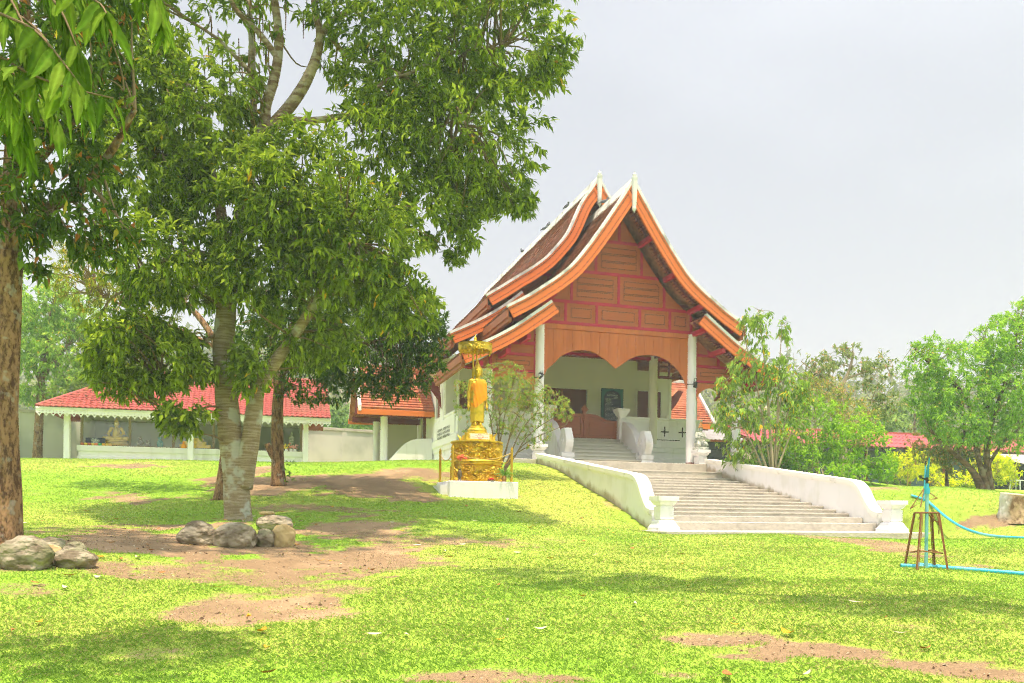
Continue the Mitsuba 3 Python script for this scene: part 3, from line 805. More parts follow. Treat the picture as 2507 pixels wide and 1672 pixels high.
for i in range(16):
    x0 = -2.6 + i * .325
    g = frieze.intersection(sbox(x0 + .004, 0, x0 + .321, 6.07))
    if not g.is_empty:
        o = rr.uniform(-.004, .004); part(t, 'frieze_plank', W(ext(g, 25.985 + o, 26.03)), 'm_plank')
part(t, 'frieze_back', W(ext(frieze.buffer(-.01), 26.032, 26.05)), 'm_redbrown')
part(t, 'frieze_rail', W(bx(-2.6, 2.6, 25.955, 26.03, 6.08, 6.235)), 'm_plank')

# ---- columns
for s_, top in ((-2.76, 6.22), (2.76, 6.22), (-4.5, 4.62), (4.5, 4.62)):
    k = part(t, 'column', W(lathe([(.168, 1.82), (.166, 3.5), (.158, top)], 28, (s_, 26, 0))), 'm_white', 40)
    part(k, 'base_band', W(lathe([(.172, 1.4), (.172, 1.82)], 28, (s_, 26, 0))), 'm_redbrown', 40)
for s_ in (-2.76, 2.76):
    part(t, 'column', W(lathe([(.165, 2.7), (.165, 6.0)], 24, (s_, 29.0, 0))), 'm_cream', 40)

# ---- platform, porch floor, rails
def mould(s0, s1, v0, v1, prof):
    """a plinth with horizontal mouldings: prof = (projection, w)"""
    p = np.asarray(prof, float); ms = []
    for (a, z0), (b, z1) in zip(p[:-1], p[1:]):
        lo = np.array([[s0 - a, v0 - a, z0], [s1 + a, v0 - a, z0], [s1 + a, v1, z0], [s0 - a, v1, z0], [s0 - b, v0 - b, z1], [s1 + b, v0 - b, z1], [s1 + b, v1, z1], [s0 - b, v1, z1]])
        ms.append((lo, _BF))
    return cat(*ms)


BASE = [(.0, 1.3), (.0, 1.98), (-.05, 2.0), (-.05, 2.16), (-.10, 2.18), (-.10, 2.36), (-.05, 2.40), (-.05, 2.55), (0, 2.58), (0, 2.84)]
part(t, 'plinth', W(cat(mould(-4.85, -1.62, 28.95, 43.0, BASE), mould(1.62, 4.85, 28.95, 43.0, BASE))), 'm_white')
part(t, 'porch_floor', W(bx(-1.62, 1.62, 28.9, 31.4, 2.4, 2.81)), 'm_concrete')
for sd in (-1, 1):
    r0, r1 = sorted((sd * 1.5, sd * 4.8))
    k = part(t, 'porch_rail', W(cat(bx(r0, r1, 28.98, 29.12, 2.845, 3.6), cbx(r0 - .03, r1 + .03, 28.92, 29.18, 3.602, 3.69), bx(r0, r1, 28.955, 28.979, 3.38, 3.42), bx(r0, r1, 28.955, 28.979, 2.95, 2.99))), 'm_white')
    for s_ in (1.95, 3.25, 4.0):
        x = sd * s_
        part(k, 'cross_opening', W(cat(bx(x - .16, x + .16, 28.966, 28.978, 3.145, 3.195), bx(x - .022, x + .022, 28.965, 28.978, 2.98, 3.36))), 'm_dark')
    part(k, 'drain_slot', W(cat(bx(sd * 1.9 - .3, sd * 1.9 + .25, 28.975, 29.1, 2.846, 2.875), bx(sd * 3.4 - .6, sd * 3.4 + .5, 28.97, 29.1, 2.847, 2.874))), 'm_dark')
    # rail along the side of the porch
    part(t, 'porch_rail', W(cat(bx(*sorted((sd * 4.66, sd * 4.8)), 29.13, 31.3, 2.845, 3.6), cbx(*sorted((sd * 4.62, sd * 4.84)), 29.19, 31.3, 3.602, 3.69))), 'm_white')

# ---- hall walls
part(t, 'front_wall', W(cat(bx(-4.75, -1.1, 31.4, 31.6, 2.8, 5.9), bx(1.1, 4.75, 31.4, 31.6, 2.8, 5.9), bx(-1.1, 1.1, 31.4, 31.6, 5.06, 5.9), bx(-3.2, 3.2, 31.4, 31.6, 5.9, 7.35))), 'm_cream')
for sd in (-1, 1):
    k = part(t, 'side_wall', W(cat(bx(*sorted((sd * 4.55, sd * 4.78)), 31.62, 32.35, 2.8, 5.9), bx(*sorted((sd * 4.55, sd * 4.78)), 33.15, 35.3, 2.8, 5.9), bx(*sorted((sd * 4.55, sd * 4.78)), 36.6, 43, 2.8, 5.9),
                                bx(*sorted((sd * 4.55, sd * 4.78)), 32.35, 33.15, 2.8, 3.75), bx(*sorted((sd * 4.55, sd * 4.78)), 32.35, 33.15, 5.1, 5.9), bx(*sorted((sd * 4.55, sd * 4.78)), 35.3, 36.6, 5.0, 5.9))), 'm_white')
    part(t, 'window_shutter', W(cat(bx(*sorted((sd * 4.64, sd * 4.70)), 32.36, 33.14, 3.76, 5.09))), 'm_door')
    part(t, 'side_door', W(cat(bx(*sorted((sd * 4.62, sd * 4.68)), 35.31, 36.59, 2.85, 4.99))), 'm_door')
    for v0 in (38.2, 40.4):
        part(t, 'window_shutter', W(bx(*sorted((sd * 4.781, sd * 4.82)), v0, v0 + .8, 3.3, 4.9)), 'm_door')
        part(t, 'pilaster', W(bx(*sorted((sd * 4.79, sd * 4.98)), v0 + 1.2, v0 + 1.5, 2.85, 5.6)), 'm_white')
    # pierced ventilation courses in the plinth wall
    vs = []
    for row in range(3):
        for i in range(11):
            v0 = 30.1 + i * .2 + (.12 if i > 5 else 0)
            x = sd * 4.857; vs.append(bx(*sorted((x, x + sd * .012)), v0, v0 + .075, 2.62 - row * .145 + .0, 2.72 - row * .145))
    part(t, 'vent_slots', W(shift(cat(*vs), 0, 0, .5)), 'm_dark', stuff=True)
    part(t, 'vent_wall', W(bx(*sorted((sd * 4.80, sd * 4.856)), 29.3, 33.2, 2.85, 3.5)), 'm_white')
    part(t, 'rain_pipe', W(tube([(sd * 4.72, 29.25, 2.9), (sd * 4.72, 29.25, 5.2)], .035, 10)), 'm_white', 40)
part(t, 'rear_wall', W(bx(-4.5, 4.5, 42.8, 43, 2.8, 5.9)), 'm_cream')
part(t, 'porch_ceiling', W(cat(bx(-2.7, 2.7, 26.12, 31.39, 7.2, 7.26))), 'm_redbrown')
# door leaves with frame
k = part(t, 'door', W(cat(cbx(-1.02, -.03, 31.46, 31.5, 2.82, 5.0), cbx(-.9, -.14, 31.44, 31.46, 3.0, 3.9), cbx(-.9, -.14, 31.44, 31.46, 4.05, 4.85))), 'm_door')
k = part(t, 'door', W(cat(cbx(.0, 1.02, 31.46, 31.5, 2.82, 5.0), cbx(.1, .92, 31.44, 31.46, 3.0, 3.9), cbx(.1, .92, 31.44, 31.46, 4.05, 4.85))), 'm_door')
part(t, 'door_frame', W(cat(bx(-1.1, -1.03, 31.37, 31.52, 2.8, 5.06), bx(1.03, 1.1, 31.37, 31.52, 2.8, 5.06), bx(-1.029, 1.029, 31.372, 31.52, 5.0, 5.055))), 'm_cream')
for sd in (-1, 1):
    a = sd * 3.72
    k = part(t, 'window', W(cat(cbx(a - .52, a - .04, 31.36, 31.398, 3.75, 5.06), cbx(a + .02, a + .52, 31.36, 31.398, 3.75, 5.06))), 'm_door')
    part(k, 'frame', W(cat(bx(a - .58, a - .525, 31.34, 31.399, 3.69, 5.12), bx(a + .525, a + .58, 31.34, 31.399, 3.69, 5.12), bx(a - .525, a + .525, 31.342, 31.399, 5.065, 5.12))), 'm_cream')
part(t, 'socket_box', W(cat(cbx(4.5, 4.66, 31.35, 31.398, 3.98, 4.14), tube([(4.62, 31.385, 4.14), (4.62, 31.385, 5.9)], .012, 6))), 'm_cream')
# hanging lattice and bracket seen under the right arch
part(t, 'lattice', W(cat(*[bx(2.95 + i * .45, 3.02 + i * .45, 29.0, 29.06, 5.3, 6.0) for i in range(4)], bx(2.92, 4.6, 28.99, 29.065, 5.2, 5.3), bx(2.92, 4.6, 28.99, 29.065, 5.62, 5.68))), 'm_redbrown')
for sd in (-1, 1):
    part(t, 'eave_bracket', W(ext(Polygon([(sd * 4.82, 4.0), (sd * 4.95, 4.35), (sd * 5.25, 4.75), (sd * 5.5, 5.2), (sd * 5.3, 5.25), (sd * 5.0, 4.95), (sd * 4.86, 4.6)]), 31.8, 31.9)), 'm_redbrown')

# ---- low entrance gate, two leaves
k0 = part(t, 'gate', W(bx(-.05, .05, 28.96, 29.06, 2.81, 3.72)), 'm_gate')
part(k0, 'finial', W(ext(Polygon([(-.06, 3.72), (.06, 3.72), (.05, 3.78), (.14, 3.88), (0, 4.06), (-.14, 3.88), (-.05, 3.78)]), 28.97, 29.05)), 'm_gate')
for sd in (-1, 1):
    top = spline(np.array([(.06, 3.72), (.35, 3.71), (.62, 3.64), (.85, 3.53), (1.05, 3.5), (1.28, 3.5)]), 6)
    fr = Polygon([(sd * .06, 2.83), (sd * 1.28, 2.83)] + [(sd * x, y) for x, y in top[::-1]]).buffer(0); inn = fr.buffer(-.1, join_style=2)
    k = part(t, 'gate_leaf', W(cat(ext(fr, 29.0, 29.03), ext(fr.difference(inn), 28.975, 29.0), ext(inn.buffer(-.035, join_style=2), 28.985, 29.0))), 'm_gate')
    part(k, 'groove', W(ext(inn.difference(inn.buffer(-.015, join_style=2)), 28.996, 29.0)), 'm_panel_line')
# gate piers with flared caps
for sd in (-1, 1):
    part(t, 'gate_pier', W(shift(sqlathe([(.14, 2.81), (.14, 3.55), (.10, 3.58), (.10, 3.62), (.24, 3.86), (.24, 3.95)]), sd * 1.44, 28.92, 0)), 'm_white')
# ---- inner stair: six steps, curled cheek walls ending in a vase-shaped baluster
for i in range(6):
    part(t, 'step', W(cat(bx(-1.38, 1.38, 26.78 + i * .36, 28.9, 1.3 if i == 0 else 1.72 + i * .152, 1.868 + i * .152), cbx(-1.38, 1.38, 26.73 + i * .36, 28.9, 1.87 + i * .152, 1.905 + i * .152, .008))), 'm_concrete_pale')
for sd in (-1, 1):
    side = spline(np.array([(28.9, 3.5), (28.6, 3.42), (28.2, 3.28), (27.8, 3.0), (27.5, 2.62), (27.32, 2.25), (27.3, 2.0)]), 6)
    pg = Polygon([(28.9, 1.5), (28.9, 3.5)] + [tuple(p) for p in side] + [(27.3, 1.5)]).buffer(0)
    m = ext(pg, -.12, .12); v, f = arr(m); v = np.stack([sd * 1.5 + v[:, 1], v[:, 0], v[:, 2]], 1)
    k = part(t, 'stair_cheek', W((v, f[:, ::-1])), 'm_white', 30)
    vase = spline(np.array([(26.72, 2.1), (26.58, 2.3), (26.53, 2.5), (26.62, 2.72), (26.70, 2.86), (26.72, 2.93)]), 6)
    pg = Polygon([tuple(p) for p in vase] + [(27.02, 2.93), (27.15, 2.75), (27.28, 2.5), (27.22, 2.25), (27.08, 2.1)]).buffer(0)
    m = ext(pg, -.13, .13); v, f = arr(m); v = np.stack([sd * 1.47 + v[:, 1], v[:, 0], v[:, 2]], 1)
    k = part(t, 'stair_baluster', W((v, f[:, ::-1])), 'm_white', 30)
    g = np.linspace(0, 5.2 * math.pi, 60); rd = .2 - .034 * g / math.pi; sp = np.stack([np.full(60, sd * 1.47 - .132), 26.92 + rd * np.cos(g), 2.5 + rd * np.sin(g)], 1)
    part(k, 'scroll', W(tube(sp, .012, 6)), 'm_white', True)
    part(k, 'base', W(shift(sqlathe([(.28, 1.72), (.28, 1.76), (.20, 1.90), (.20, 1.94), (.23, 1.95), (.23, 2.09)]), sd * 1.47, 26.92, 0)), 'm_white')
scene['m_concrete_pale'] = prin(lambda p, n, uv: mix((.66, .64, .58), (.50, .48, .42), fbm(p.x * 2, p.y * 2, p.z * 2, 4)), .8)

# ---- main stair (outer): each step a piece; flank walls; pedestals
t2 = thing('stone_staircase', 'wide weathered concrete staircase rising from the lawn to the temple hall', 'stairs')
LV = [(16.88, -.14), (17.37, 0.0)] + [(17.88 + .508 * i, .10 + .0985 * i) for i in range(12)] + [(24.06, 1.41)]
rs = np.random.default_rng(9)
for i, (v0, z) in enumerate(LV):
    v1 = LV[i + 1][0] + .12 if i + 1 < len(LV) else 25.2
    z0 = (LV[i - 1][1] if i else -.33) - .03
    ms = [cat(bx(-2.86, 2.86, v0 + .018, v1, z0, z - .042), cbx(-2.86, 2.86, v0, v1, z - .04, z, .010))] if i > 1 else [cbx(-2.86, 2.86, v0, v1, z0, z, .014)]
    part(t2, 'step', W(ms[0]), 'm_concrete')
part(t2, 'step', W(cbx(-4.2, 4.2, 25.05, 28.94, 1.2, 1.72, .015)), 'm_concrete', label='top landing slab in front of the hall')
part(t2, 'footing_slab', W(cbx(-3.32, 3.36, 15.66, 16.95, -.6, -.33, .015)), 'm_concrete')


def flank(sd, name, label):
    top = np.vstack([[(25.15, 1.86), (18.1, .935)], spline(np.array([(18.0, .92), (17.75, .86), (17.53, .70), (17.36, .46), (17.2, .27), (17.05, .14), (16.84, .08)]), 7)])
    foot = [(16.84, -.7), (25.15, .9)]
    pg = Polygon([tuple(p) for p in top] + foot)
    m = ext(pg, -.11, .11); tm = trimesh.Trimesh(*m, process=False); tm = tm.subdivide_to_size(.45); v, f = np.asarray(tm.vertices), np.asarray(tm.faces)
    v = np.stack([sd * 2.98 + v[:, 1], v[:, 0], v[:, 2]], 1); wv, wf = W((v, f[:, ::-1]))
    off = np.array([CT, ST]) * sd * .35
    h = wv[:, 2] - gz(wv[:, 0] + off[0], wv[:, 1] + off[1])
    k = thing(name, label, 'wall'); put(k, (wv, wf), 'm_rampwall', False, uv=np.stack([h, h * 0], 1))
    # moulded coping that follows the curve
    q = top[:, 0:2]; tg = nrm(np.gradient(q, axis=0)); nn = np.stack([tg[:, 1], -tg[:, 0]], 1); nn[nn[:, 1] < 0] *= -1
    nn[-1] = nn[-2]
    for lo, hi, hw, nm in ((-.10, -.055, .135, 'coping_fillet'), (-.054, .045, .165, 'coping')):
        a, b = q + nn * lo, q + nn * hi; n = len(q); vv = []
        for r_ in (a, b):
            for x in (-hw, hw): vv.append(np.stack([np.full(n, sd * 2.98 + x), r_[:, 0], r_[:, 1]], 1))
        vv = np.vstack(vv); i = np.arange(n - 1); A, B, Cc, D = i, n + i, 2 * n + i, 3 * n + i; f = []
        for x, y in ((A, B), (D, Cc), (Cc, A), (B, D)): f += [np.stack([x, x + 1, y + 1], 1), np.stack([x, y + 1, y], 1)]
        e = n - 1; f.append(np.array([[0, n, 3 * n], [0, 3 * n, 2 * n], [e, 3 * n + e, n + e], [e, 2 * n + e, 3 * n + e]]))
        part(k, nm, W((vv, np.vstack(f)[:, ::-1])), 'm_coping', 30)
    return k


flank(-1, 'ramp_wall', 'white curving wall along the left side of the staircase, mould stained at its foot')
flank(1, 'ramp_wall', 'white curving wall along the right side of the staircase, in front of the bushes')


def pedestal(s_, v_, z, label, h=.74):
    k = thing('pedestal', label, 'pedestal')
    part(k, 'base', W(shift(sqlathe([(.255, z), (.255, z + .06), (.235, z + .09), (.20, z + .15), (.18, z + .20), (.15, z + .225)]), s_, v_, 0)), 'm_white')
    part(k, 'shaft', W(shift(sqlathe([(.135, z + .226), (.135, z + .25), (.158, z + .251), (.158, z + h - .23), (.135, z + h - .225), (.135, z + h - .2)]), s_, v_, 0)), 'm_white')
    part(k, 'cap', W(shift(sqlathe([(.16, z + h - .199), (.21, z + h - .12), (.21, z + h - .10), (.24, z + h - .098), (.24, z + h)]), s_, v_, 0)), 'm_white')
    return k


pedestal(-2.97, 16.5, -.329, 'white moulded pedestal at the bottom left corner of the staircase')
pedestal(2.97, 16.5, -.329, 'white moulded pedestal at the bottom right corner of the staircase')
pedestal(-2.9, 25.55, 1.51, 'white moulded pedestal at the top left end of the staircase', .72)
pedestal(2.9, 25.55, 1.51, 'white moulded pedestal carrying the kneeling figure at the top right of the staircase', .72)

# ------------------------------------------------------------------ trees and plants
class Leaves:
    """many small folded leaves, each with its own colour"""
    def __init__(s, seed): s.r = np.random.default_rng(seed); s.V, s.C = [], []

    def add(s, base, d, L, wd, cols, curl=.18, fold=.10):
        r, n = s.r, len(base)
        d = nrm(d); up = nrm(np.stack([r.normal(0, .35, n), r.normal(0, .35, n), np.ones(n)], 1))
        sd = np.cross(d, up); bad = np.linalg.norm(sd, axis=1) < .1; sd[bad] = [1, 0, 0]; sd = nrm(sd); nn = np.cross(sd, d)
        L = np.broadcast_to(L, (n,))[:, None]; wd = np.broadcast_to(wd, (n,))[:, None]
        q = np.empty((n, 5, 3)); q[:, 0] = base
        q[:, 1] = base + d * L * .42 + sd * wd * .5 + nn * wd * fold; q[:, 2] = base + d * L * .42 - sd * wd * .5 + nn * wd * fold
        q[:, 3] = base + d * L * .45 - nn * wd * fold; q[:, 4] = base + d * L * .97 - nn * L * curl
        s.V.append(q.reshape(-1, 3)); s.C.append(np.repeat(cols, 5, 0))

    def mesh(s):
        v = np.vstack(s.V); k = (np.arange(len(v) // 5) * 5)[:, None]
        return (v, np.vstack([k + [0, 3, 1], k + [0, 2, 3], k + [1, 3, 4], k + [3, 2, 4]])), np.vstack(s.C)


def shades(r, n, dark, light, odd=(), clump=None):
    t = np.clip(r.beta(1.6, 2.0, n) + (0 if clump is None else clump), 0, 1)[:, None]
    c = np.array(dark) * (1 - t) + np.array(light) * t
    c = c * r.uniform(.85, 1.15, (n, 1))
    for frac, col in odd:
        k = r.random(n) < frac; c[k] = np.array(col) * r.uniform(.75, 1.2, (k.sum(), 1))
    return np.clip(c * 1.5 * np.array([1.08, 1, .9]), 0, .95)


def limb(pts, r0, r1, sides=12, bumps=.0, n=7, seed=0, flare=0.):
    p = spline(np.array(pts, float), n); t = np.linspace(0, 1, len(p)); r = r0 + (r1 - r0) * t
    if flare: r = r * (1 + flare * np.exp(-t * len(p) / 3.0))
    v, f = tube(p, r, sides)
    if bumps:
        k = meshkit.fbm(v * np.array([4, 4, 1.6]) + seed, 4, seed) - .5; c = np.repeat(p, sides, 0); c = np.vstack([c, p[:1], p[-1:]])
        v = v + (v - c) * (k * bumps * 3)[:, None]
    return v, f


def crown(lv, clumps, per, L, wd, dark, light, odd=(), droop=.5, gap=.42, gf=.9, spread=.9, shell=.55, seed=0, mult=1.0):
    """sprays of leaves through the volumes `clumps` = ((x, y, z, rx, ry, rz), number of sprays); returns the sprays' centres"""
    r = lv.r; out = []
    for e, n in clumps:
        n = int(n * mult)
        e = np.array(e, float); d = nrm(r.normal(0, 1, (int(n * 2.6) + 8, 3))); rad = np.where(r.random(len(d)) < shell, r.uniform(.72, 1.04, len(d)), r.uniform(.1, 1, len(d)) ** .5)
        rad = rad * (.78 + .5 * meshkit.fbm(d * 2.1 + e[:3], 3, seed))
        p = e[:3] + d * rad[:, None] * e[3:]
        k = meshkit.fbm(p * gf + 11, 3, seed + 1) > gap * r.uniform(.8, 1.15, len(p))
        p, d = p[k][:n], d[k][:n]; m = len(p)
        if not m: continue
        out.append(p)
        tone = .5 * (meshkit.fbm(p * 1.3 + 5, 3, seed + 2) - .5) + r.normal(0, .10, m)
        kk = np.maximum(3, r.poisson(per, m)); idx = np.repeat(np.arange(m), kk); q = len(idx)
        tw = nrm(d + r.normal(0, .5, (m, 3)) + [0, 0, -.1])
        a = r.uniform(0, 1, q)[:, None]
        base = p[idx] - tw[idx] * (a * L * 1.3) + r.normal(0, L * .12, (q, 3))
        dd = tw[idx] * .75 + r.normal(0, spread, (q, 3)) * .75 + np.array([0, 0, -droop])
        lv.add(base, dd, L * r.uniform(.6, 1.2, q), wd * r.uniform(.7, 1.2, q), shades(r, q, dark, light, odd, tone[idx]))
    return np.vstack(out) if out else np.zeros((0, 3))


def twigs(r, cs, limbs, n, r0=.014, r1=.004, sag=.1):
    pts = np.vstack([spline(np.array(l, float), 7)[3:] for l in limbs]); ms = []
    sel = cs[r.permutation(len(cs))[:n]]
    for c in sel:
        dd = np.linalg.norm(pts - c, axis=1) * r.uniform(.85, 1.25, len(pts)); a = pts[np.argmin(dd)]
        m = (a + c) / 2 + r.normal(0, .08, 3) * np.linalg.norm(c - a) + [0, 0, sag * np.linalg.norm(c - a)]
        p = spline(np.array([a, m, c]), 3); ms.append(tube(p, np.linspace(min(.05, r0 * (1 + .6 * np.linalg.norm(c - a))), r1, len(p)), 4, False))
    return cat(*ms)


def plant(name, label, kind, limbs, clumps, seed, per=11, L=.17, wd=.055, dark=(.05, .12, .015), light=(.16, .30, .03), odd=(), ntw=150, barkm='m_bark_dark', leafm='m_leaf', group=None, twm='m_twig', sides=10, **kw):
    """a tree or shrub: trunk (limbs as (points, r0, r1)), twigs, crown"""
    k = thing(name, label, kind, group); lv = Leaves(seed)
    if limbs:
        part(k, 'trunk' if len(limbs) and kind == 'tree' else 'stems', cat(*[limb(p, a, b, sides, .06, seed=seed, flare=.35 if i == 0 and kind == 'tree' else 0) for i, (p, a, b) in enumerate(limbs)]), barkm, True)
    cs = crown(lv, clumps, per, L, wd, dark, light, odd, seed=seed, **kw)
    if ntw and limbs: part(k, 'twigs', twigs(lv.r, cs, [l[0] for l in limbs], ntw), twm, True, stuff=True)
    m, c = lv.mesh(); part(k, 'crown', m, leafm, False, stuff=True, color=c)
    return k


# ---- the great tree with the pale, twin stemmed trunk
gA = gpt(*(-4.881,15,-0.261)[:2], -.12)
BIG = [
    ([tuple(gA), (-4.939,15,0.324), (-5.01,15,1.025), (-5.128,15.02,1.885), (-5.211,15.03,2.745), (-5.181,15.05,3.611), (-5.153,15.1,4.409)], .265, .175),
    ([(-4.839,15,0.403), (-4.706,14.95,1.103), (-4.622,14.93,1.724), (-4.548,14.9,2.186), (-4.282,14.85,2.568), (-3.965,14.8,2.986), (-3.525,14.7,3.621), (-3.093,14.6,4.436), (-2.893,14.5,5.238)], .17, .05),
    ([(-5.167,15.1,4.291), (-5.236,15.1,4.808), (-5.346,15.05,5.668), (-5.474,15,6.123), (-5.545,14.9,6.67), (-5.747,14.8,7.316), (-6.023,14.7,8.027)], .12, .04),
    ([(-5.12,15.1,4.291), (-5.056,15.15,4.826), (-4.961,15.2,5.445), (-4.82,15.25,6.274), (-4.613,15.3,7.021), (-4.586,15.3,7.387), (-4.433,15.3,7.914), (-4.36,15.3,8.528), (-4.449,15.3,9.331), (-4.702,15.3,10.602)], .15, .06),
    ([(-4.682,15.3,6.781), (-4.166,15.25,7.328), (-3.834,15.2,7.79), (-3.642,15.2,8.275), (-3.583,15.2,8.679), (-3.693,15.2,9.278), (-3.564,15.2,10.466)], .12, .05),
    ([(-3.597,15.2,8.568), (-3.442,15.2,8.838), (-3.129,15.2,9.048), (-2.768,15.2,9.289), (-2.07,15.3,10.075)], .07, .04),
    ([(-4.331,15.25,7.16), (-3.841,15.2,7.086), (-3.366,15.3,7.194), (-2.661,15.4,7.418), (-2.498,15.4,7.869), (-1.984,15.5,8.127), (-1.198,15.6,8.578), (-0.311,15.8,8.781)], .07, .02),
    ([(-3.505,15.2,8.79), (-3.104,15.4,8.366), (-2.478,15.5,8.267), (-1.677,15.6,7.843), (-0.862,15.7,7.167)], .05, .02),
    ([(-4.389,15.3,8.297), (-4.73,15.2,8.713), (-5.096,15.1,9.044), (-5.381,15,9.604), (-6.327,15,10.374)], .06, .03),
    ([(-4.874,15.25,6.122), (-4.898,15.6,7.075), (-4.991,15.8,8.398), (-5.103,15.9,9.691)], .075, .05),
    ([(-4.525,15.3,7.659), (-4.96,15.2,8.078), (-5.368,15,8.434), (-5.801,14.9,8.683)], .05, .02),
    ([(-5.313,15.05,5.566), (-5.77,14.9,5.97), (-6.308,14.7,6.265), (-6.83,14.5,6.55)], .06, .02),
    ([(-5.201,15.1,4.487), (-5.676,14.9,4.576), (-6.21,14.7,4.355), (-6.694,14.6,3.863)], .06, .02),
    ([(-5.175,15,3.208), (-5.695,14.8,2.851), (-6.188,14.7,2.443), (-6.518,14.6,1.815)], .045, .015),
    ([(-4.931,15.2,5.548), (-4.004,14.7,5.374), (-3.274,14.2,4.976), (-2.659,14.1,4.508)], .06, .02),
]
BIGC = [
    ((-5.782,14.7,7.036,1.3,1.3,1.147), 330), ((-6.52,14.5,5.799,1.131,1.2,0.905), 270), ((-3.572,13.9,5.373,1.229,1,1.085), 400), ((-2.659,14.1,4.508,1.1,1.1,1.1), 330), ((-4.256,14.3,4.257,1.116,1,0.893), 240),
    ((-5.858,14.4,4.268,1.198,1.2,0.824), 280), ((-6.365,14.4,2.764,0.974,1,0.674), 230), ((-5.762,14.4,2.397,0.674,0.6,0.337), 70), ((-7.059,14.6,2.568,0.456,0.6,0.456), 50), ((-5.564,14.3,1.601,0.595,0.5,0.312), 60), ((-6.629,14.5,2.177,0.603,0.7,0.302), 45), ((-4.589,14.6,2.444,0.418,0.5,0.608), 60), ((-2.134,14.6,3.612,0.835,0.8,0.608), 120), ((-3.663,15.3,3.291,1.114,1,0.716), 150),
    ((-1.845,15.6,8.328,1.623,1.5,1.217), 270), ((-0.559,15.8,8.943,1.562,1.5,1.068), 260), ((-1.032,15.8,7.211,1.644,1.3,1.233), 300), ((-0.532,15.9,6.353,0.992,1,0.662), 120), ((-0.894,15.9,5.439,0.372,0.4,0.538), 40), ((-1.814,15.6,5.65,0.893,0.9,0.73), 130), ((0.094,15.9,5.864,0.372,0.3,0.248), 22), ((-1.177,15.9,4.856,0.248,0.25,0.207), 10),
    ((-2.444,15.4,6.692,1.202,1.2,0.961), 150), ((-5.278,15.2,8.232,0.949,1,0.87), 26), ((-6.967,14.6,7.809,1.215,1.3,0.987), 220), ((-5.036,15.4,9.145,0.961,1,0.641), 20), ((-5.201,14.2,5.545,0.665,0.6,0.813), 110), ((-3.148,15.6,8.8,1.055,1,0.73), 70), ((0.516,15.9,8.681,0.579,0.6,0.662), 60),
    # above the picture
    ((-4.2, 10.3, 8.5, 2.2, 1.25, .85), 190), ((-1.6, 11.8, 9.3, 1.8, 1.2, .9), 150), ((-6.3, 10.4, 8.4, 1.5, 1.2, .85), 120),
    ((-5.358,14.9,10.625,2.558,1.9,1.318), 330), ((-2.333,15.4,10.939,2.644,1.9,1.442), 360), ((-0.327,15.7,10.359,1.552,1.5,0.98), 150), ((-7.04,14.4,9.349,1.423,1.6,1.124), 160), ((-3.905,15.2,12.597,3.005,2,1.265), 260),
]
k = thing('tree', 'great leafy tree with a pale lichen mottled twin trunk ringed by boulders', 'tree'); lv = Leaves(31)
part(k, 'trunk', cat(limb(BIG[0][0], .238, .165, 22, .07, 14, 3, .22), limb(BIG[1][0], .18, .05, 16, .07, 10, 4)), 'm_bark_pale', True, label='pale mottled trunk forking low into two stems')
part(k, 'limbs', cat(*[limb(p, a, b, 10, .05, 8, 5) for p, a, b in BIG[2:]]), 'm_bark_limb', True)
cs = crown(lv, BIGC, 14, .19, .06, (.055, .115, .014), (.31, .43, .045), ((.004, (.60, .36, .03)), (.05, (.34, .46, .05))), droop=.5, gap=.42, gf=1.15, seed=31, mult=1.25, spread=.8)
part(k, 'twigs', twigs(lv.r, cs[cs[:, 1] > 13.3], [l[0] for l in BIG], 520, .016, .004), 'm_twig', True, stuff=True)
m, c = lv.mesh(); part(k, 'crown', m, 'm_leaf', False, stuff=True, color=c)
# long dry pods hanging from the bare upper limbs
pods = []
for i in range(34):
    a = (-4.963,15.2,8.394) if i % 2 else (-4.573,15.2,8.794)
    p = np.array(a) + lv.r.normal(0, 1, 3) * [.45, .2, .35]; ln = lv.r.uniform(.25, .6)
    pods.append(tube(np.array([p, p + [.01, 0, -ln * .5], p + [lv.r.normal(0, .03), 0, -ln]]), [.009, .012, .006], 5))
part(k, 'seed_pods', cat(*pods), 'm_bark_brown', True, stuff=True, label='long dry brown seed pods')

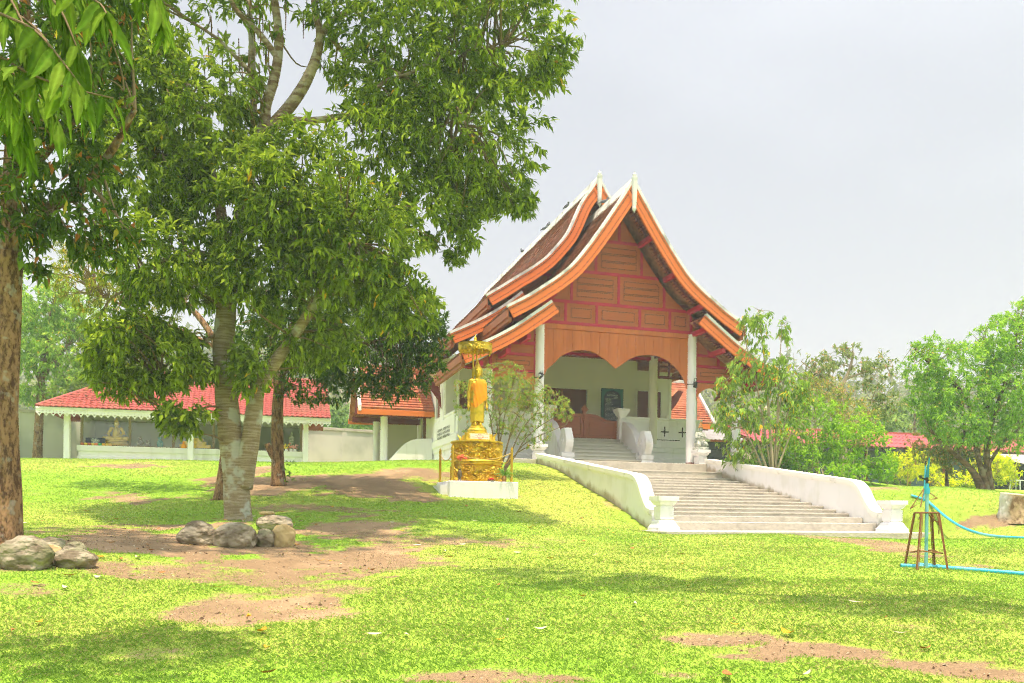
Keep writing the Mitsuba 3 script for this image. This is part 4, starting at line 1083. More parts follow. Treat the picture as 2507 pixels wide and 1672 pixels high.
# ---- the tree at the left edge
gB = gpt(*(-6.051,10,-0.465)[:2], -.1)
k = plant('tree', 'brown barked tree at the left edge of the lawn with some withered leaves', 'tree',
          [([tuple(gB), (-6.044,10,0.184), (-6.083,10,0.86), (-6.081,10,1.588), (-6.058,10,2.317), (-6.046,10,3.045)], .165, .155),
           ([(-6.055,10,2.941), (-5.893,10,3.307), (-5.584,10,3.571), (-5.171,10,3.836), (-4.764,9.9,4.265), (-4.466,9.8,4.684)], .10, .03), ([(-6.045,10,2.941), (-6.023,10,3.722), (-5.94,9.9,4.457), (-5.789,9.8,5.331), (-5.759,9.8,6.249)], .12, .05),
           ([(-6.014,10,3.878), (-5.581,9.8,4.059), (-5.225,9.7,4.374), (-4.874,9.6,4.582)], .05, .02), ([(-6.074,10,2.733), (-6.463,10,3.145), (-6.989,10,3.659)], .1, .05)],
          [((-5.753,9.8,3.547,0.459,0.7,0.51), 60), ((-5.222,9.7,4.122,0.555,0.7,0.555), 75), ((-5.112,10,3.264,0.676,0.6,0.312), 60), ((-5.68,10,2.842,0.208,0.3,0.104), 8), ((-5.683,9.7,4.722,0.555,0.8,0.555), 80), ((-5.031,9.6,5.18,0.599,0.7,0.549), 60), ((-5.441,9.6,6.124,1.198,1.2,0.699), 170), ((-6.72,9.9,4.191,0.515,1,1.03), 60), ((-4.671,9.7,4.482,0.353,0.5,0.353), 35)],
          41, per=11, L=.17, wd=.058, dark=(.035, .075, .012), light=(.12, .21, .025), odd=((.05, (.34, .14, .04)), (.02, (.42, .36, .05))), barkm='m_bark_brown', ntw=130, sides=18, gap=.40)

# ---- the tree the picture is taken under: its branch hangs into the view at the top left; its crown shades the lawn in front
k = thing('overhead_tree', 'bright green branch of big drooping leaves hanging into the top left corner', 'tree')
TW = [[(-2.384,3.5,2.228), (-2.201,3.5,2.085), (-1.989,3.45,1.967), (-1.834,3.4,1.799), (-1.763,3.4,1.702)], [(-2.487,3.6,2.067), (-2.23,3.55,1.93), (-2.052,3.5,1.822), (-1.86,3.45,1.735), (-1.638,3.4,1.668)], [(-2.536,3.7,2.009), (-2.329,3.65,1.87), (-2.184,3.6,1.78), (-2.127,3.6,1.677)],
      [(-2.034,3.4,2.221), (-1.838,3.4,2.135), (-1.68,3.35,2.026), (-1.62,3.3,1.953)], [(-1.631,3.3,2.194), (-1.476,3.3,2.092), (-1.415,3.3,2.016), (-1.388,3.3,1.948)], [(-2.404,3.7,2.28), (-2.162,3.65,2.137), (-2.018,3.6,1.997), (-1.988,3.6,1.829)], [(-2.332,3.4,2.023), (-2.207,3.4,1.936), (-2.118,3.4,1.813), (-2.081,3.4,1.707)], [(-2.115,3.6,2.296), (-1.983,3.6,2.166), (-1.916,3.6,2.036), (-1.887,3.6,1.961)], [(-2.623,3.8,1.944), (-2.431,3.75,1.842), (-2.263,3.7,1.742), (-2.166,3.7,1.609)], [(-2.266,3.6,2.35), (-2.189,3.6,2.201), (-2.083,3.55,2.024), (-2.035,3.55,1.876)], [(-2.717,3.9,2.401), (-2.499,3.85,2.132), (-2.307,3.8,1.987), (-2.147,3.8,1.851), (-2.067,3.8,1.733)]]
TRUNK0 = [(-3.6, -2.2, -1.7), (-3.5, -2.1, .5), (-3.2, -1.6, 2.4), (-2.2, -1.4, 3.6), (.5, -1.2, 4.8), (3.6, -.3, 5.4), (5.6, 2.2, 5.9), (5.9, 5.2, 6.4), (4.4, 6.3, 6.8), (2.4, 6.8, 7.1), (1.2, 7.4, 7.3)]
part(k, 'trunk', cat(limb(TRUNK0, .26, .05, 14, .05, 8, 2, .3), limb([(-3.2, -1.6, 2.4), (-3.1, .6, 3.2), (-2.9, 3.0, 4.2), (-2.6, 5.2, 5.1)], .12, .03, 10, .05), limb([(-3.1, .6, 3.2), (-2.7, 2.2, 2.9), TW[1][0]], .06, .012, 8), limb([(5.9, 5.2, 6.4), (5.2, 6.6, 6.9), (4.2, 7.2, 7.2)], .05, .02, 8)), 'm_bark_dark', True)
r0 = np.random.default_rng(77)
part(k, 'twigs', cat(*[tube(spline(np.array(p), 5), np.linspace(.008, .003, 5 * (len(p) - 1) + 1), 6) for p in TW], *[tube(np.array([TW[1][0], p[0]]), [.01, .008], 6) for p in TW if p is not TW[1]]), 'm_twig', True)


def big_leaf(seed):
    """one broad drooping leaf with a raised midrib, 1 m long along +x before scaling"""
    r = np.random.default_rng(seed); n = 12; x = np.linspace(0, 1, n); w = .138 * np.sin(np.pi * np.clip(x, 0, 1) ** .85) ** .8 * (1 - .25 * x); w[0] = .008; w[-1] = .0
    z = -.22 * x ** 2 + .01 * np.sin(x * 9 + r.uniform(0, 6)); v = []
    for sg, k in ((1, 1.), (1, .5), (0, 0), (-1, .5), (-1, 1.)):
        v.append(np.stack([x, sg * k * w, z + (.16 * w * k if k else -.012) + .012 * k * np.sin(x * 26 + sg + seed)], 1))
    v = np.vstack(v); i = np.arange(n - 1); f = []
    for a in range(4):
        A, B = a * n + i, (a + 1) * n + i; f += [np.stack([A, B, B + 1], 1), np.stack([A, B + 1, A + 1], 1)]
    return v, np.vstack(f)


BL = [big_leaf(s) for s in range(4)]
BLC = [[(.18, .38, .03), (.26, .50, .05)], [(.12, .28, .025), (.20, .42, .04)], [(.30, .55, .06), (.22, .46, .05)], [(.10, .24, .02), (.16, .34, .03)]]
BLP = []
for i, b in enumerate(BL):
    vein = np.ones(60); vein[24:36] = 1.45; vein[0:24] *= np.tile([1, .86], 12); vein[36:] *= np.tile([1, .86], 12)
    for c in BLC[i]: BLP.append(mikit.ply(b, 'm_leaf', True, color=np.repeat(np.array([c]) * [.95, .76, .95], len(b[0]), 0) * np.random.default_rng(i).uniform(.92, 1.08, (len(b[0]), 1)) * vein[:, None]))
for p in TW:
    q = spline(np.array(p), 9); tg = nrm(np.gradient(q, axis=0)); nlf = 23
    for j, t_ in enumerate(np.linspace(.16, 1, nlf)):
        i = int(t_ * (len(q) - 1)); sg = 1 if j % 2 else -1
        side = nrm(np.cross(tg[i], [0, 0, 1])) * sg
        d = nrm(tg[i] * r0.uniform(.2, .9) + side * r0.uniform(.2, .8) + np.array([0, r0.normal(0, .25), -r0.uniform(.45, 1.25)]))
        s_ = np.cross([0, 0, 1], d); s_ = nrm(s_ + r0.normal(0, .35, 3)); nn = np.cross(d, s_); s_ = np.cross(nn, d); L_ = r0.uniform(.15, .235)
        M = np.eye(4); M[:3, 0] = d * L_; M[:3, 1] = nrm(s_) * L_ * r0.uniform(.8, 1.1); M[:3, 2] = nrm(nn) * L_; M[:3, 3] = q[i]
        kk = fresh(k + '__leaf'); scene[kk] = {**BLP[r0.integers(len(BLP))], 'to_world': T(M.tolist())}
lv = Leaves(78)
crown(lv, [((-2.7, 4.4, 5.2, 1.1, .8, .7), 90), ((-3.4, 2.4, 4.4, 1.2, 1, .7), 60), ((1.6, 7.6, 7.6, 1.5, .75, .7), 130), ((3.9, 6.0, 7.6, 1.2, .7, .7), 90), ((-3, -1, 6, 3, 2.5, 1.8), 260), ((.4, 8.4, 8.2, .8, .5, .5), 40)], 12, .22, .08, (.06, .14, .015), (.16, .32, .03), droop=.6, gap=.36, seed=9)
m, c = lv.mesh(); part(k, 'crown', m, 'm_leaf', False, stuff=True, color=c)

# ---- the dark evergreen behind
gC = gpt(*(-5.583,20,0.619)[:2], -.08)
plant('tree', 'dark dense evergreen with a slim brown trunk, left of the golden statue', 'tree',
      [([tuple(gC), (-5.618,20,1.379), (-5.628,20,2.212), (-5.604,20,2.836), (-5.548,20,3.357), (-5.41,20,4.087), (-5.105,20,4.715)], .15, .10),
       ([(-5.603,20,2.784), (-5.744,20.1,3.476), (-5.835,20.2,4.334), (-5.687,20.2,5.176)], .09, .05), ([(-5.557,20,3.253), (-5.222,19.9,3.551), (-4.53,19.8,3.849), (-3.586,19.7,3.943), (-2.551,19.6,4.139)], .09, .03), ([(-5.409,20,3.983), (-4.377,20,4.723), (-3.342,20,5.151)], .06, .02), ([(-5.647,20,1.171), (-5.76,19.95,1.374), (-5.841,19.9,1.597)], .075, .07)],
      [((-3.397,19.8,3.862,1.442,1.3,1.133), 330), ((-4.65,19.9,3.35,1.346,1.1,0.828), 190), ((-2.349,19.6,4.345,0.816,0.8,0.969), 140), ((-1.926,19.5,3.82,0.406,0.5,0.71), 45), ((-4.19,20.1,4.749,1.568,1.2,1.046), 220), ((-5.467,20.2,4.338,1.261,1,1.261), 150), ((-2.858,19.7,3.029,0.922,0.7,0.41), 90), ((-1.781,19.5,4.431,0.254,0.3,0.254), 10), ((-2.204,19.6,5.06,0.306,0.3,0.357), 16), ((-6.552,20.3,4.558,0.95,1,0.95), 80)],
      51, per=12, L=.155, wd=.05, dark=(.028, .065, .012), light=(.10, .20, .025), odd=((.006, (.5, .25, .05)), (.03, (.28, .42, .05))), barkm='m_bark_brown', ntw=260, sides=14, gap=.32, droop=.1, mult=1.45)
# ---- yellowish tree behind the great trunk
gD = gpt(*(-6.275,18,0.051)[:2], -.05)
plant('tree', 'pale yellow green thin leaved tree standing behind the great trunk, left of it', 'tree',
      [([tuple(gD), (-6.222,18,0.76), (-6.138,18,1.603), (-6.201,18.1,2.554), (-6.471,18.3,3.532), (-7.07,18.6,4.358), (-7.921,19,5.037)], .13, .05), ([(-6.471,18.3,3.532), (-7.435,18.8,4.01), (-8.596,19.2,4.483), (-9.801,19.6,5.075)], .05, .02), ([tuple(np.array((-6.327,18,0.15))), (-6.404,17.9,0.176), (-6.451,17.85,0.156)], .07, .06)],
      [((-10.058,19.5,5.35,0.811,1,0.71), 150), ((-9.045,19.3,4.703,1.004,1,0.703), 170), ((-8.206,19,4.045,0.889,0.9,0.593), 110), ((-7.725,19,5.236,1.186,1,0.791), 120), ((-10.27,19.5,6.057,0.609,0.6,0.304), 35), ((-8.693,19,3.446,0.791,0.7,0.395), 60)],
      61, per=11, L=.13, wd=.036, dark=(.11, .16, .02), light=(.34, .38, .05), odd=((.05, (.50, .32, .06)),), barkm='m_bark_brown', ntw=120, leafm='m_leaf_dull', gap=.42, sides=14)
# ---- far left tree by the shrine
gE = gpt(*(-20.974,37,2.376)[:2], -.1)
plant('tree', 'pale hazy tree with a brown pole trunk left of the red roofed shrine', 'tree',
      [([tuple(gE), (-20.996,37,2.237), (-20.939,37,3.97), (-20.846,37,5.896), (-20.598,37,7.824), (-20.231,37,9.368)], .24, .08), ([(-20.88,37,5.511), (-21.552,37,7.043), (-22.142,37,8.191)], .1, .03), ([(-20.863,37,5.703), (-19.713,36.8,7.025), (-18.853,36.6,7.757)], .1, .03)],
      [((-20.999,37,9.166,1.732,2,1.443), 240), ((-21.552,37,7.043,1.347,1.6,1.443), 170), ((-19.657,36.7,6.815,1.432,1.6,1.432), 210), ((-18.724,36.4,5.442,0.852,1,0.606), 60), ((-21.03,36.8,5.095,1.149,1,0.536), 60), ((-18.873,37,8.421,1.155,1.5,1.155), 100), ((-23.288,37.3,7.858,1.358,2,2.134), 110), ((-19.37,36.2,5.027,0.753,1,0.565), 45)],
      71, per=11, L=.24, wd=.085, dark=(.11, .24, .04), light=(.34, .50, .09), mult=1.6, odd=((.03, (.50, .42, .10)),), barkm='m_bark_brown', ntw=90, leafm='m_leaf_dull', gap=.42, gf=.5)
# ---- the feathery shrub beside the statue
gF = gpt(*(-0.377,22.8,1.386)[:2], -.05); r = np.random.default_rng(5); tips = [(-1.371,22.6,3.203), (-0.934,22.7,3.73), (-0.349,22.8,4.073), (0.125,22.8,4.043), (0.661,22.7,3.63), (1.49,22.6,2.848), (1.436,22.6,2.412), (0.798,22.7,2.002), (0.269,22.7,1.76), (-1.243,22.6,2.264), (-0.585,23,3.568), (0.429,22.5,2.917), (1.074,22.6,3.231)]
FL = []
for q in tips:
    q = np.array(q); b = gF + np.array([r.normal(0, .05), r.normal(0, .05), 0]); mid = b + (q - b) * .45 + np.array([0, 0, .14]) * np.linalg.norm(q - b)
    FL.append(([tuple(b), tuple(b + (mid - b) * .5 + r.normal(0, .02, 3)), tuple(mid), tuple(q)], .028, .006))
plant('shrub', 'airy shrub of tiny leaflets with thin bare stems, right behind the golden statue', 'shrub', FL,
      [((-0.163,22.7,3.349,1.24,0.8,0.496), 330), ((0.841,22.6,2.993,0.705,0.5,0.447), 150), ((-1.097,22.6,2.912,0.494,0.5,0.588), 120), ((0.023,22.6,2.572,0.882,0.6,0.529), 170), ((-0.229,22.8,3.897,0.712,0.4,0.261), 80), ((1.373,22.6,2.764,0.294,0.3,0.306), 40), ((0.442,22.6,1.931,0.411,0.3,0.188), 25), ((0.674,22.6,2.227,0.47,0.4,0.353), 45), ((-1.397,22.6,3.379,0.306,0.3,0.235), 20), ((-1.031,22.6,2.208,0.353,0.3,0.235), 25)],
      81, per=13, L=.075, wd=.022, dark=(.10, .20, .03), light=(.30, .44, .09), odd=((.10, (.48, .22, .10)), (.02, (.55, .48, .05))), ntw=170, barkm='m_twig', leafm='m_leaf_dull', gap=.36, gf=2.4, droop=.25, sides=7)

# ---- right of the staircase
gG = gpt(*(8.132,26,1.539)[:2]); tips = [(6.536,25.7,4.177), (7.096,26,5.746), (7.589,26,6.401), (8.31,26,5.963), (8.871,26,4.278), (9.217,26,3.606), (6.871,25.8,3.015), (7.767,26.1,5.232), (8.525,26,4.951)]
GL = []
for q in tips:
    q = np.array(q); b = gG + np.array([r.normal(0, .10), r.normal(0, .10), -.1]); mid = b + (q - b) * .5 + np.array([0, 0, .10]) * np.linalg.norm(q - b)
    GL.append(([tuple(b), tuple(mid), tuple(q)], .04, .008))
plant('sapling', 'tall young tree of several thin stems with long drooping leaves, right of the hall front', 'tree', GL,
      [((7.596,26,5.752,0.514,0.6,0.744), 46), ((7.514,26,4.669,0.947,0.8,0.676), 85), ((6.565,25.7,4.003,0.535,0.5,0.348), 34), ((7.001,25.8,3.352,0.805,0.7,0.671), 75), ((8.264,26,4.136,0.947,0.8,0.811), 95), ((8.945,26,3.738,0.541,0.5,0.676), 42), ((7.935,26.2,2.732,1.499,0.9,0.75), 130), ((8.38,26,5.761,0.243,0.3,0.541), 16), ((7.227,26,6.085,0.298,0.3,0.379), 12), ((6.468,25.8,3.011,0.403,0.4,0.483), 22), ((7.07,26,2.094,0.676,0.6,0.541), 45)],
      91, per=10, L=.20, wd=.058, dark=(.10, .20, .03), light=(.30, .46, .08), odd=((.05, (.60, .40, .04)),), ntw=150, barkm='m_twig_pale', twm='m_twig_pale', gap=.36, droop=.9, spread=.55, sides=8)


def bush(label, clumps, seed, dark, light, odd=(), L=.15, wd=.06, stems=10, group=None, **kw):
    c0 = np.array(clumps[0][0]); r = np.random.default_rng(seed); FL = []
    for i in range(stems):
        e = np.array(clumps[i % len(clumps)][0]); tip = e[:3] + r.normal(0, .4, 3) * e[3:]; bxy = tip[:2] * .55 + e[:2] * .45
        b = gpt(bxy[0], bxy[1], -.05); FL.append(([tuple(b), tuple(b + (tip - b) * .5 + r.normal(0, .12, 3)), tuple(tip)], .022, .006))
    return plant('bush', label, 'bush', FL, clumps, seed, L=L, wd=wd, dark=dark, light=light, odd=odd, ntw=50, barkm='m_twig_pale', twm='m_twig_pale', leafm='m_leaf_dull', group=group, sides=6, **kw)


bush('bright green leafy bush directly behind the middle of the right ramp wall', [((10.083,28,2.866,1.602,1.1,1.165), 380), ((9.341,27.5,1.95,1.144,0.8,0.572), 130)], 101, (.12, .26, .02), (.32, .52, .05), droop=.2)
bush('light green bush with bare twigs at the lower end of the right ramp wall', [((11.267,27.5,2.401,1.144,1,1.001), 300), ((12.002,27.2,1.607,0.594,0.6,0.453), 80), ((10.316,26.5,1.411,0.965,0.6,0.303), 60)], 102, (.13, .28, .02), (.34, .54, .05), droop=.2)
bush('olive bush with brownish tips rising behind the bright green bushes', [((11.104,30,4.088,1.326,1,0.936), 230), ((12.204,30,3.399,1.014,1,0.936), 180)], 103, (.14, .20, .03), (.34, .38, .10), ((.18, (.46, .30, .16)),), L=.12, wd=.04, gap=.42)
bush('dark green low bush under the sapling at the foot of the hall', [((7.472,27.2,1.767,0.637,0.7,0.538), 110), ((8.33,27,1.764,0.843,0.7,0.421), 90)], 104, (.06, .15, .02), (.18, .34, .04), droop=.3)
YG, YL = (.34, .46, .015), (.80, .78, .02)
bush('yellow leaved shrub in front of the red roofed shed, behind the near sprinkler', [((17.479,37,2.333,1.001,1,0.77), 190), ((18.789,37.3,2.036,0.815,0.9,0.582), 110), ((19.123,37,1.64,0.481,0.6,0.481), 40)], 111, YG, YL, ((.12, (.12, .26, .02)),), L=.2, wd=.055, droop=-.4, spread=.6)
bush('yellow leaved shrub behind the trunks of the big tree on the right', [((21.708,38,2.301,0.949,1,0.949), 190), ((20.509,37.6,1.679,0.782,0.8,0.509), 90), ((22.442,38,2.112,0.514,0.7,0.83), 80)], 112, YG, YL, ((.12, (.12, .26, .02)),), L=.2, wd=.055, droop=-.4, spread=.6)
bush('small yellow green tuft at the foot of the blue grey shed wall', [((18.516,36,1.276,0.262,0.4,0.225), 26)], 113, YG, YL, L=.14, wd=.05, droop=-.2)
bush('low green hedge plants along the blue grey shed wall', [((19.827,36,1.291,0.936,0.6,0.262), 60), ((16.587,36.5,1.497,0.759,0.5,0.304), 45)], 114, (.06, .14, .02), (.16, .30, .03), L=.16, wd=.06)
plant('tree', 'thin crowned grey green tree rising over the bushes right of the hall', 'tree',
      [([tuple(gpt(*(14.277,36,3.512)[:2])), (14.175,36,4.26), (14.068,36,5.383), (14.432,36,6.323), (14.61,36,7.074)], .14, .04), ([(14.068,36,5.383), (13.123,36,6.121), (12.368,36,6.674)], .06, .02), ([(14.249,36,5.947), (15.368,36,6.334), (16.302,36,6.532)], .06, .02), ([(14.166,36,5.009), (15.57,36,5.025), (16.326,36,4.472)], .05, .02)],
      [((14.24,36,6.696,1.217,1.2,0.749), 85), ((12.934,36,6.306,0.936,1,0.674), 55), ((15.742,36,6.338,0.843,1,0.843), 60), ((14.445,36,5.2,1.873,1.2,0.843), 120), ((16.134,36,4.845,0.749,1,0.749), 50), ((12.757,36,5.368,0.749,1,0.749), 45), ((14.608,36,7.262,0.468,0.4,0.281), 12)],
      121, per=10, L=.20, wd=.075, dark=(.10, .17, .05), light=(.28, .36, .13), odd=((.06, (.45, .30, .16)),), ntw=130, barkm='m_twig_pale', twm='m_twig_pale', leafm='m_leaf_dull', gap=.46, gf=1.0)
gH = gpt(*(16.66,29.5,1.055)[:2], -.1)
plant('tree', 'broad feathery bright green tree with several low leaning trunks at the right edge', 'tree',
      [([tuple(gH), (16.241,29.5,1.626), (15.697,29.5,2.157), (15.104,29.4,2.602), (14.512,29.3,3.197)], .13, .05), ([tuple(gH + [.15, 0, 0]), (16.403,29.5,2.165), (16.27,29.5,3.084), (16.06,29.5,4.003), (15.514,29.5,4.764), (14.535,29.4,5.501), (14.071,29.4,5.955)], .11, .03), ([tuple(gH + [.3, .1, 0]), (16.712,29.5,2.015), (16.763,29.5,2.936), (16.999,29.4,4), (17.383,29.3,5.364), (17.67,29.3,6.891)], .13, .04), ([(16.548,29.5,1.553), (17.11,29.3,2.617), (17.728,29.2,3.223)], .07, .03), ([(16.27,29.5,3.084), (17.164,29.7,4.814), (16.686,29.7,6.044)], .06, .02), ([(15.697,29.5,2.157), (15.807,29.3,3.212), (15.57,29.3,3.971)], .05, .02)],
      [((15.894,29.5,5.075,1.381,1.6,1.228), 330), ((17.068,29.3,6.275,0.914,1.2,0.838), 170), ((14.701,29.4,4.356,0.765,1,0.918), 120), ((14.307,29.4,5.346,0.734,0.9,0.551), 60), ((15.477,29.4,3.371,1.147,1.2,0.918), 200), ((17.18,29.2,4.584,0.835,1.3,1.367), 240), ((17.533,29,3.05,0.603,1,0.754), 70), ((14.528,29.4,6.113,0.489,0.6,0.336), 26), ((17.743,29.3,7.197,0.381,0.8,0.533), 34), ((16.456,29.5,2.933,1.074,0.8,0.46), 70), ((18.604,29.3,5.225,1.067,1.4,2.134), 170)],
      131, per=13, L=.15, wd=.055, mult=1.8, dark=(.12, .27, .038), light=(.36, .56, .08), odd=((.02, (.5, .4, .1)),), ntw=260, barkm='m_bark_dark', twm='m_twig_pale', leafm='m_leaf_dull', gap=.38, gf=1.1, droop=.15)
plant('tree', 'brown tinged small tree before the red shed, left of the big feathery tree', 'tree',
      [([tuple(gpt(*(16.619,32,1.669)[:2])), (16.528,32,2.334), (16.186,32,3.162)], .06, .03)],
      [((15.855,31.5,2.784,1.065,1,0.901), 230), ((16.76,31.5,2.467,0.983,0.9,0.819), 190), ((17.575,31.5,2.804,0.819,0.8,0.655), 90)], 141, per=12, L=.12, wd=.04, dark=(.06, .12, .03), light=(.22, .27, .07), odd=((.2, (.42, .24, .12)),), ntw=40, leafm='m_leaf_dull', gap=.4)

# ---- beyond the temple precinct: single trees in the haze, then the wooded hill
for lab, e, n, sd in [('hazy round tree beyond the concrete wall, left of the side porch', (-13.095,62,7.067,1.451,3,1.032), 130, 1), ('hazy green tree beyond the concrete wall seen under the side porch roof', (-10.233,60,6.399,1.873,3,0.687), 130, 2), ('hazy green tree beyond the wall seen right of the porch columns', (-7.267,60,6.277,1.404,3,0.624), 100, 3),
                      ('bluish green hazy tree over the red shed roof', (30.688,64,7.97,1.997,3,1.198), 150, 4), ('pale hazy tree left of the red shed roof ridge', (24.803,58,6.434,1.81,3,1.086), 130, 5), ('pale green tree seen behind the hall through its right porch', (12.915,48,4.987,0.999,2,1.248), 170, 6), ('light green hazy tree behind the left end of the shrine roof', (-29.306,60,9.301,2.185,3,1.561), 120, 7), ('hazy tree beyond the right end of the shed roof', (35.966,60,5.994,1.873,3,1.561), 110, 8)]:
    b = gpt(e[0], e[1]); plant('distant_tree', lab, 'tree', [([tuple(b), tuple((b + np.array(e[:3])) / 2), tuple(e[:3])], .2, .06)], [(e, n)], 150 + sd, per=12, L=.42, wd=.19, dark=(.09, .18, .05), light=(.24, .36, .09), ntw=0, leafm='m_leaf_dull', gap=.36, gf=.4, group=None)


def hills():
    x = np.linspace(-260, 330, 120); y = np.concatenate([np.linspace(75, 260, 40)]); X, Y = np.meshgrid(x, y)
    h = np.clip((Y - 85) / 90, 0, 1) ** 1.3 * (19 + 11 * np.exp(-((X - 20) / 70) ** 2) + 8 * np.exp(-((X + 70) / 60) ** 2)) * (.65 + .6 * meshkit.fbm(np.stack([X / 60, Y / 60, X * 0], -1), 4, 4)) + 1.2
    n, m = X.shape; i, j = np.meshgrid(np.arange(n - 1), np.arange(m - 1), indexing='ij'); a = i * m + j; f = np.stack([a, a + 1, a + m + 1, a + m], -1).reshape(-1, 4)
    struct('hills', (np.stack([X, Y, h], -1).reshape(-1, 3), np.vstack([f[:, [0, 1, 2]], f[:, [0, 2, 3]]])), 'm_hill', True)
    r = np.random.default_rng(6); n = 2600; px, py = r.uniform(-150, 190, n), r.uniform(92, 190, n)
    ix, iy = np.clip(((px - x[0]) / (x[1] - x[0])).astype(int), 0, 118), np.clip(((py - y[0]) / (y[1] - y[0])).astype(int), 0, 38); hz = h[iy, ix]
    lv = Leaves(7); tr = []
    for i in range(n):
        H = r.uniform(4, 9); b = np.array([px[i], py[i], hz[i] - .5]); tr.append(tube(np.array([b, b + [r.normal(0, .3), 0, H]]), [.16, .05], 3, False))
        if r.random() < .62:
            q = 16; lv.add(b + [0, 0, H * .8] + r.normal(0, 1, (q, 3)) * [1.5, 1.5, 1.3], r.normal(0, 1, (q, 3)), 1.7, 1.2, shades(r, q, (.08, .13, .04), (.24, .28, .10)))
    k = put('far_forest', cat(*tr), 'm_twig_pale'); labels[k] = {'kind': 'stuff', 'label': 'bare grey tree trunks covering the hazy hillside', 'category': 'forest'}
    m_, c = lv.mesh(); k = put('far_foliage', m_, 'm_leaf_dull', False, color=c); labels[k] = {'kind': 'stuff', 'label': 'hazy foliage of the woods on the far hillside', 'category': 'forest'}


scene['m_hill'] = prin(lambda p, n, uv: mix((.20, .19, .10), (.32, .27, .18), fbm(p.x * .1, p.y * .1, p.z * .1, 4)), .95)
hills()

# ------------------------------------------------------------------ side porches of the hall
for sd, nm in ((-1, 'left'), (1, 'right')):
    k = thing('side_porch', 'small left side porch of the hall, tiled roof on white columns' if sd < 0 else 'tiled side porch roof with white verge, seen behind the hall front on its right', 'porch')
    a, b = sd * 7.85, sd * 4.82; s0, s1 = min(a, b), max(a, b)
    for fr in (1, -1):
        n = 17; q = np.stack([np.linspace(35.3, 35.3 - fr * 2.0, n + 1), 6.2 - 2.1 * np.linspace(0, 1, n + 1) ** .9], 1); V, F, U, kk = [], [], [], 0
        for i in range(n):
            for (v_, w_), z in ((q[i], .0), (q[i + 1], .045), (q[i + 1], -.02)): V += [[s0, v_ - fr * z * .6, w_ + z], [s1, v_ - fr * z * .6, w_ + z]]; U += [[i + .5, s0], [i + .5, s1]]
            for o in (0, 2): F += [[kk + o, kk + o + 1, kk + o + 3], [kk + o, kk + o + 3, kk + o + 2]]
            kk += 6
        F = np.array(F); F = F[:, ::-1] if fr > 0 else F
        part(k, 'roof_tiles', W((np.array(V, float), F)), 'm_tile2', False, stuff=True, uv=np.array(U, float))
        sl = Polygon([(35.3, 6.17), (35.3 - fr * 2.0, 4.05), (35.3 - fr * 1.97, 3.98), (35.3, 6.06)])
        m = ext(sl, s0, s1); v, f = arr(m); part(k, 'soffit', W((np.stack([v[:, 1], v[:, 0], v[:, 2]], 1), f[:, ::-1])), 'm_soffit')
        part(k, 'eave_board', W(cbx(s0 - .03, s1, *sorted((35.3 - fr * 2.03, 35.3 - fr * 1.98)), 3.84, 4.06)), 'm_barge')
        vg = Polygon([(35.3, 6.34), (35.3 - fr * 2.06, 4.2), (35.3 - fr * 2.06, 3.98), (35.3, 6.12)])
        m = ext(vg, a - .12 * (sd > 0), a + .12 * (sd < 0)); v, f = arr(m); part(k, 'verge', W((np.stack([v[:, 1], v[:, 0], v[:, 2]], 1), f[:, ::-1])), 'm_verge')
        part(k, 'inner_beam', W(bx(s0 + .1, s1, *sorted((35.3 - fr * 1.45, 35.3 - fr * 1.3)), 3.86, 4.1)), 'm_redbrown')
        for i in range(9): part(k, 'rafter', W(bx(s0 + .3 + i * .33, s0 + .36 + i * .33, *sorted((35.3 - fr * 1.93, 35.3 - fr * 1.46)), 4.02 - .0, 4.09)), 'm_red')
    part(k, 'ridge_cap', W(bx(s0, s1, 35.2, 35.4, 6.16, 6.3)), 'm_verge')
    m = ext(Polygon([(33.7, 4.15), (36.9, 4.15), (35.3, 5.9)]), a - sd * .2, a - sd * .25); v, f = arr(m); part(k, 'gable_panel', W((np.stack([v[:, 1], v[:, 0], v[:, 2]], 1), f[:, ::-1])), 'm_redbrown')
    for v_ in (34.0, 36.5): part(k, 'column', W(lathe([(.15, 1.2), (.145, 3.9)], 20, (sd * 6.73, v_, 0))), 'm_white', 40)
    pg = spline(np.array([(6.7, 1.95), (6.45, 2.2), (6.1, 2.6), (5.8, 2.85), (5.5, 2.96), (5.0, 3.0), (4.82, 3.0)]), 6)
    part(k, 'stair_wall', W(ext(Polygon([(sd * x, y) for x, y in pg] + [(sd * 4.82, 1.2), (sd * 6.7, 1.2)]), 33.62, 33.82)), 'm_white')
    part(k, 'porch_wall', W(bx(*sorted((sd * 4.84, sd * 6.3)), 37.2, 37.4, 1.4, 3.9)), 'm_cream')

# ------------------------------------------------------------------ red roofed shrine on the left
k = SH = thing('shrine_pavilion', 'long low white shrine with wavy red tile roof, scalloped white eave and glass front', 'pavilion')
SL, SR, EV, EW, RV, RW = -20.25, -8.58, 37.85, 4.12, 40.7, 6.15


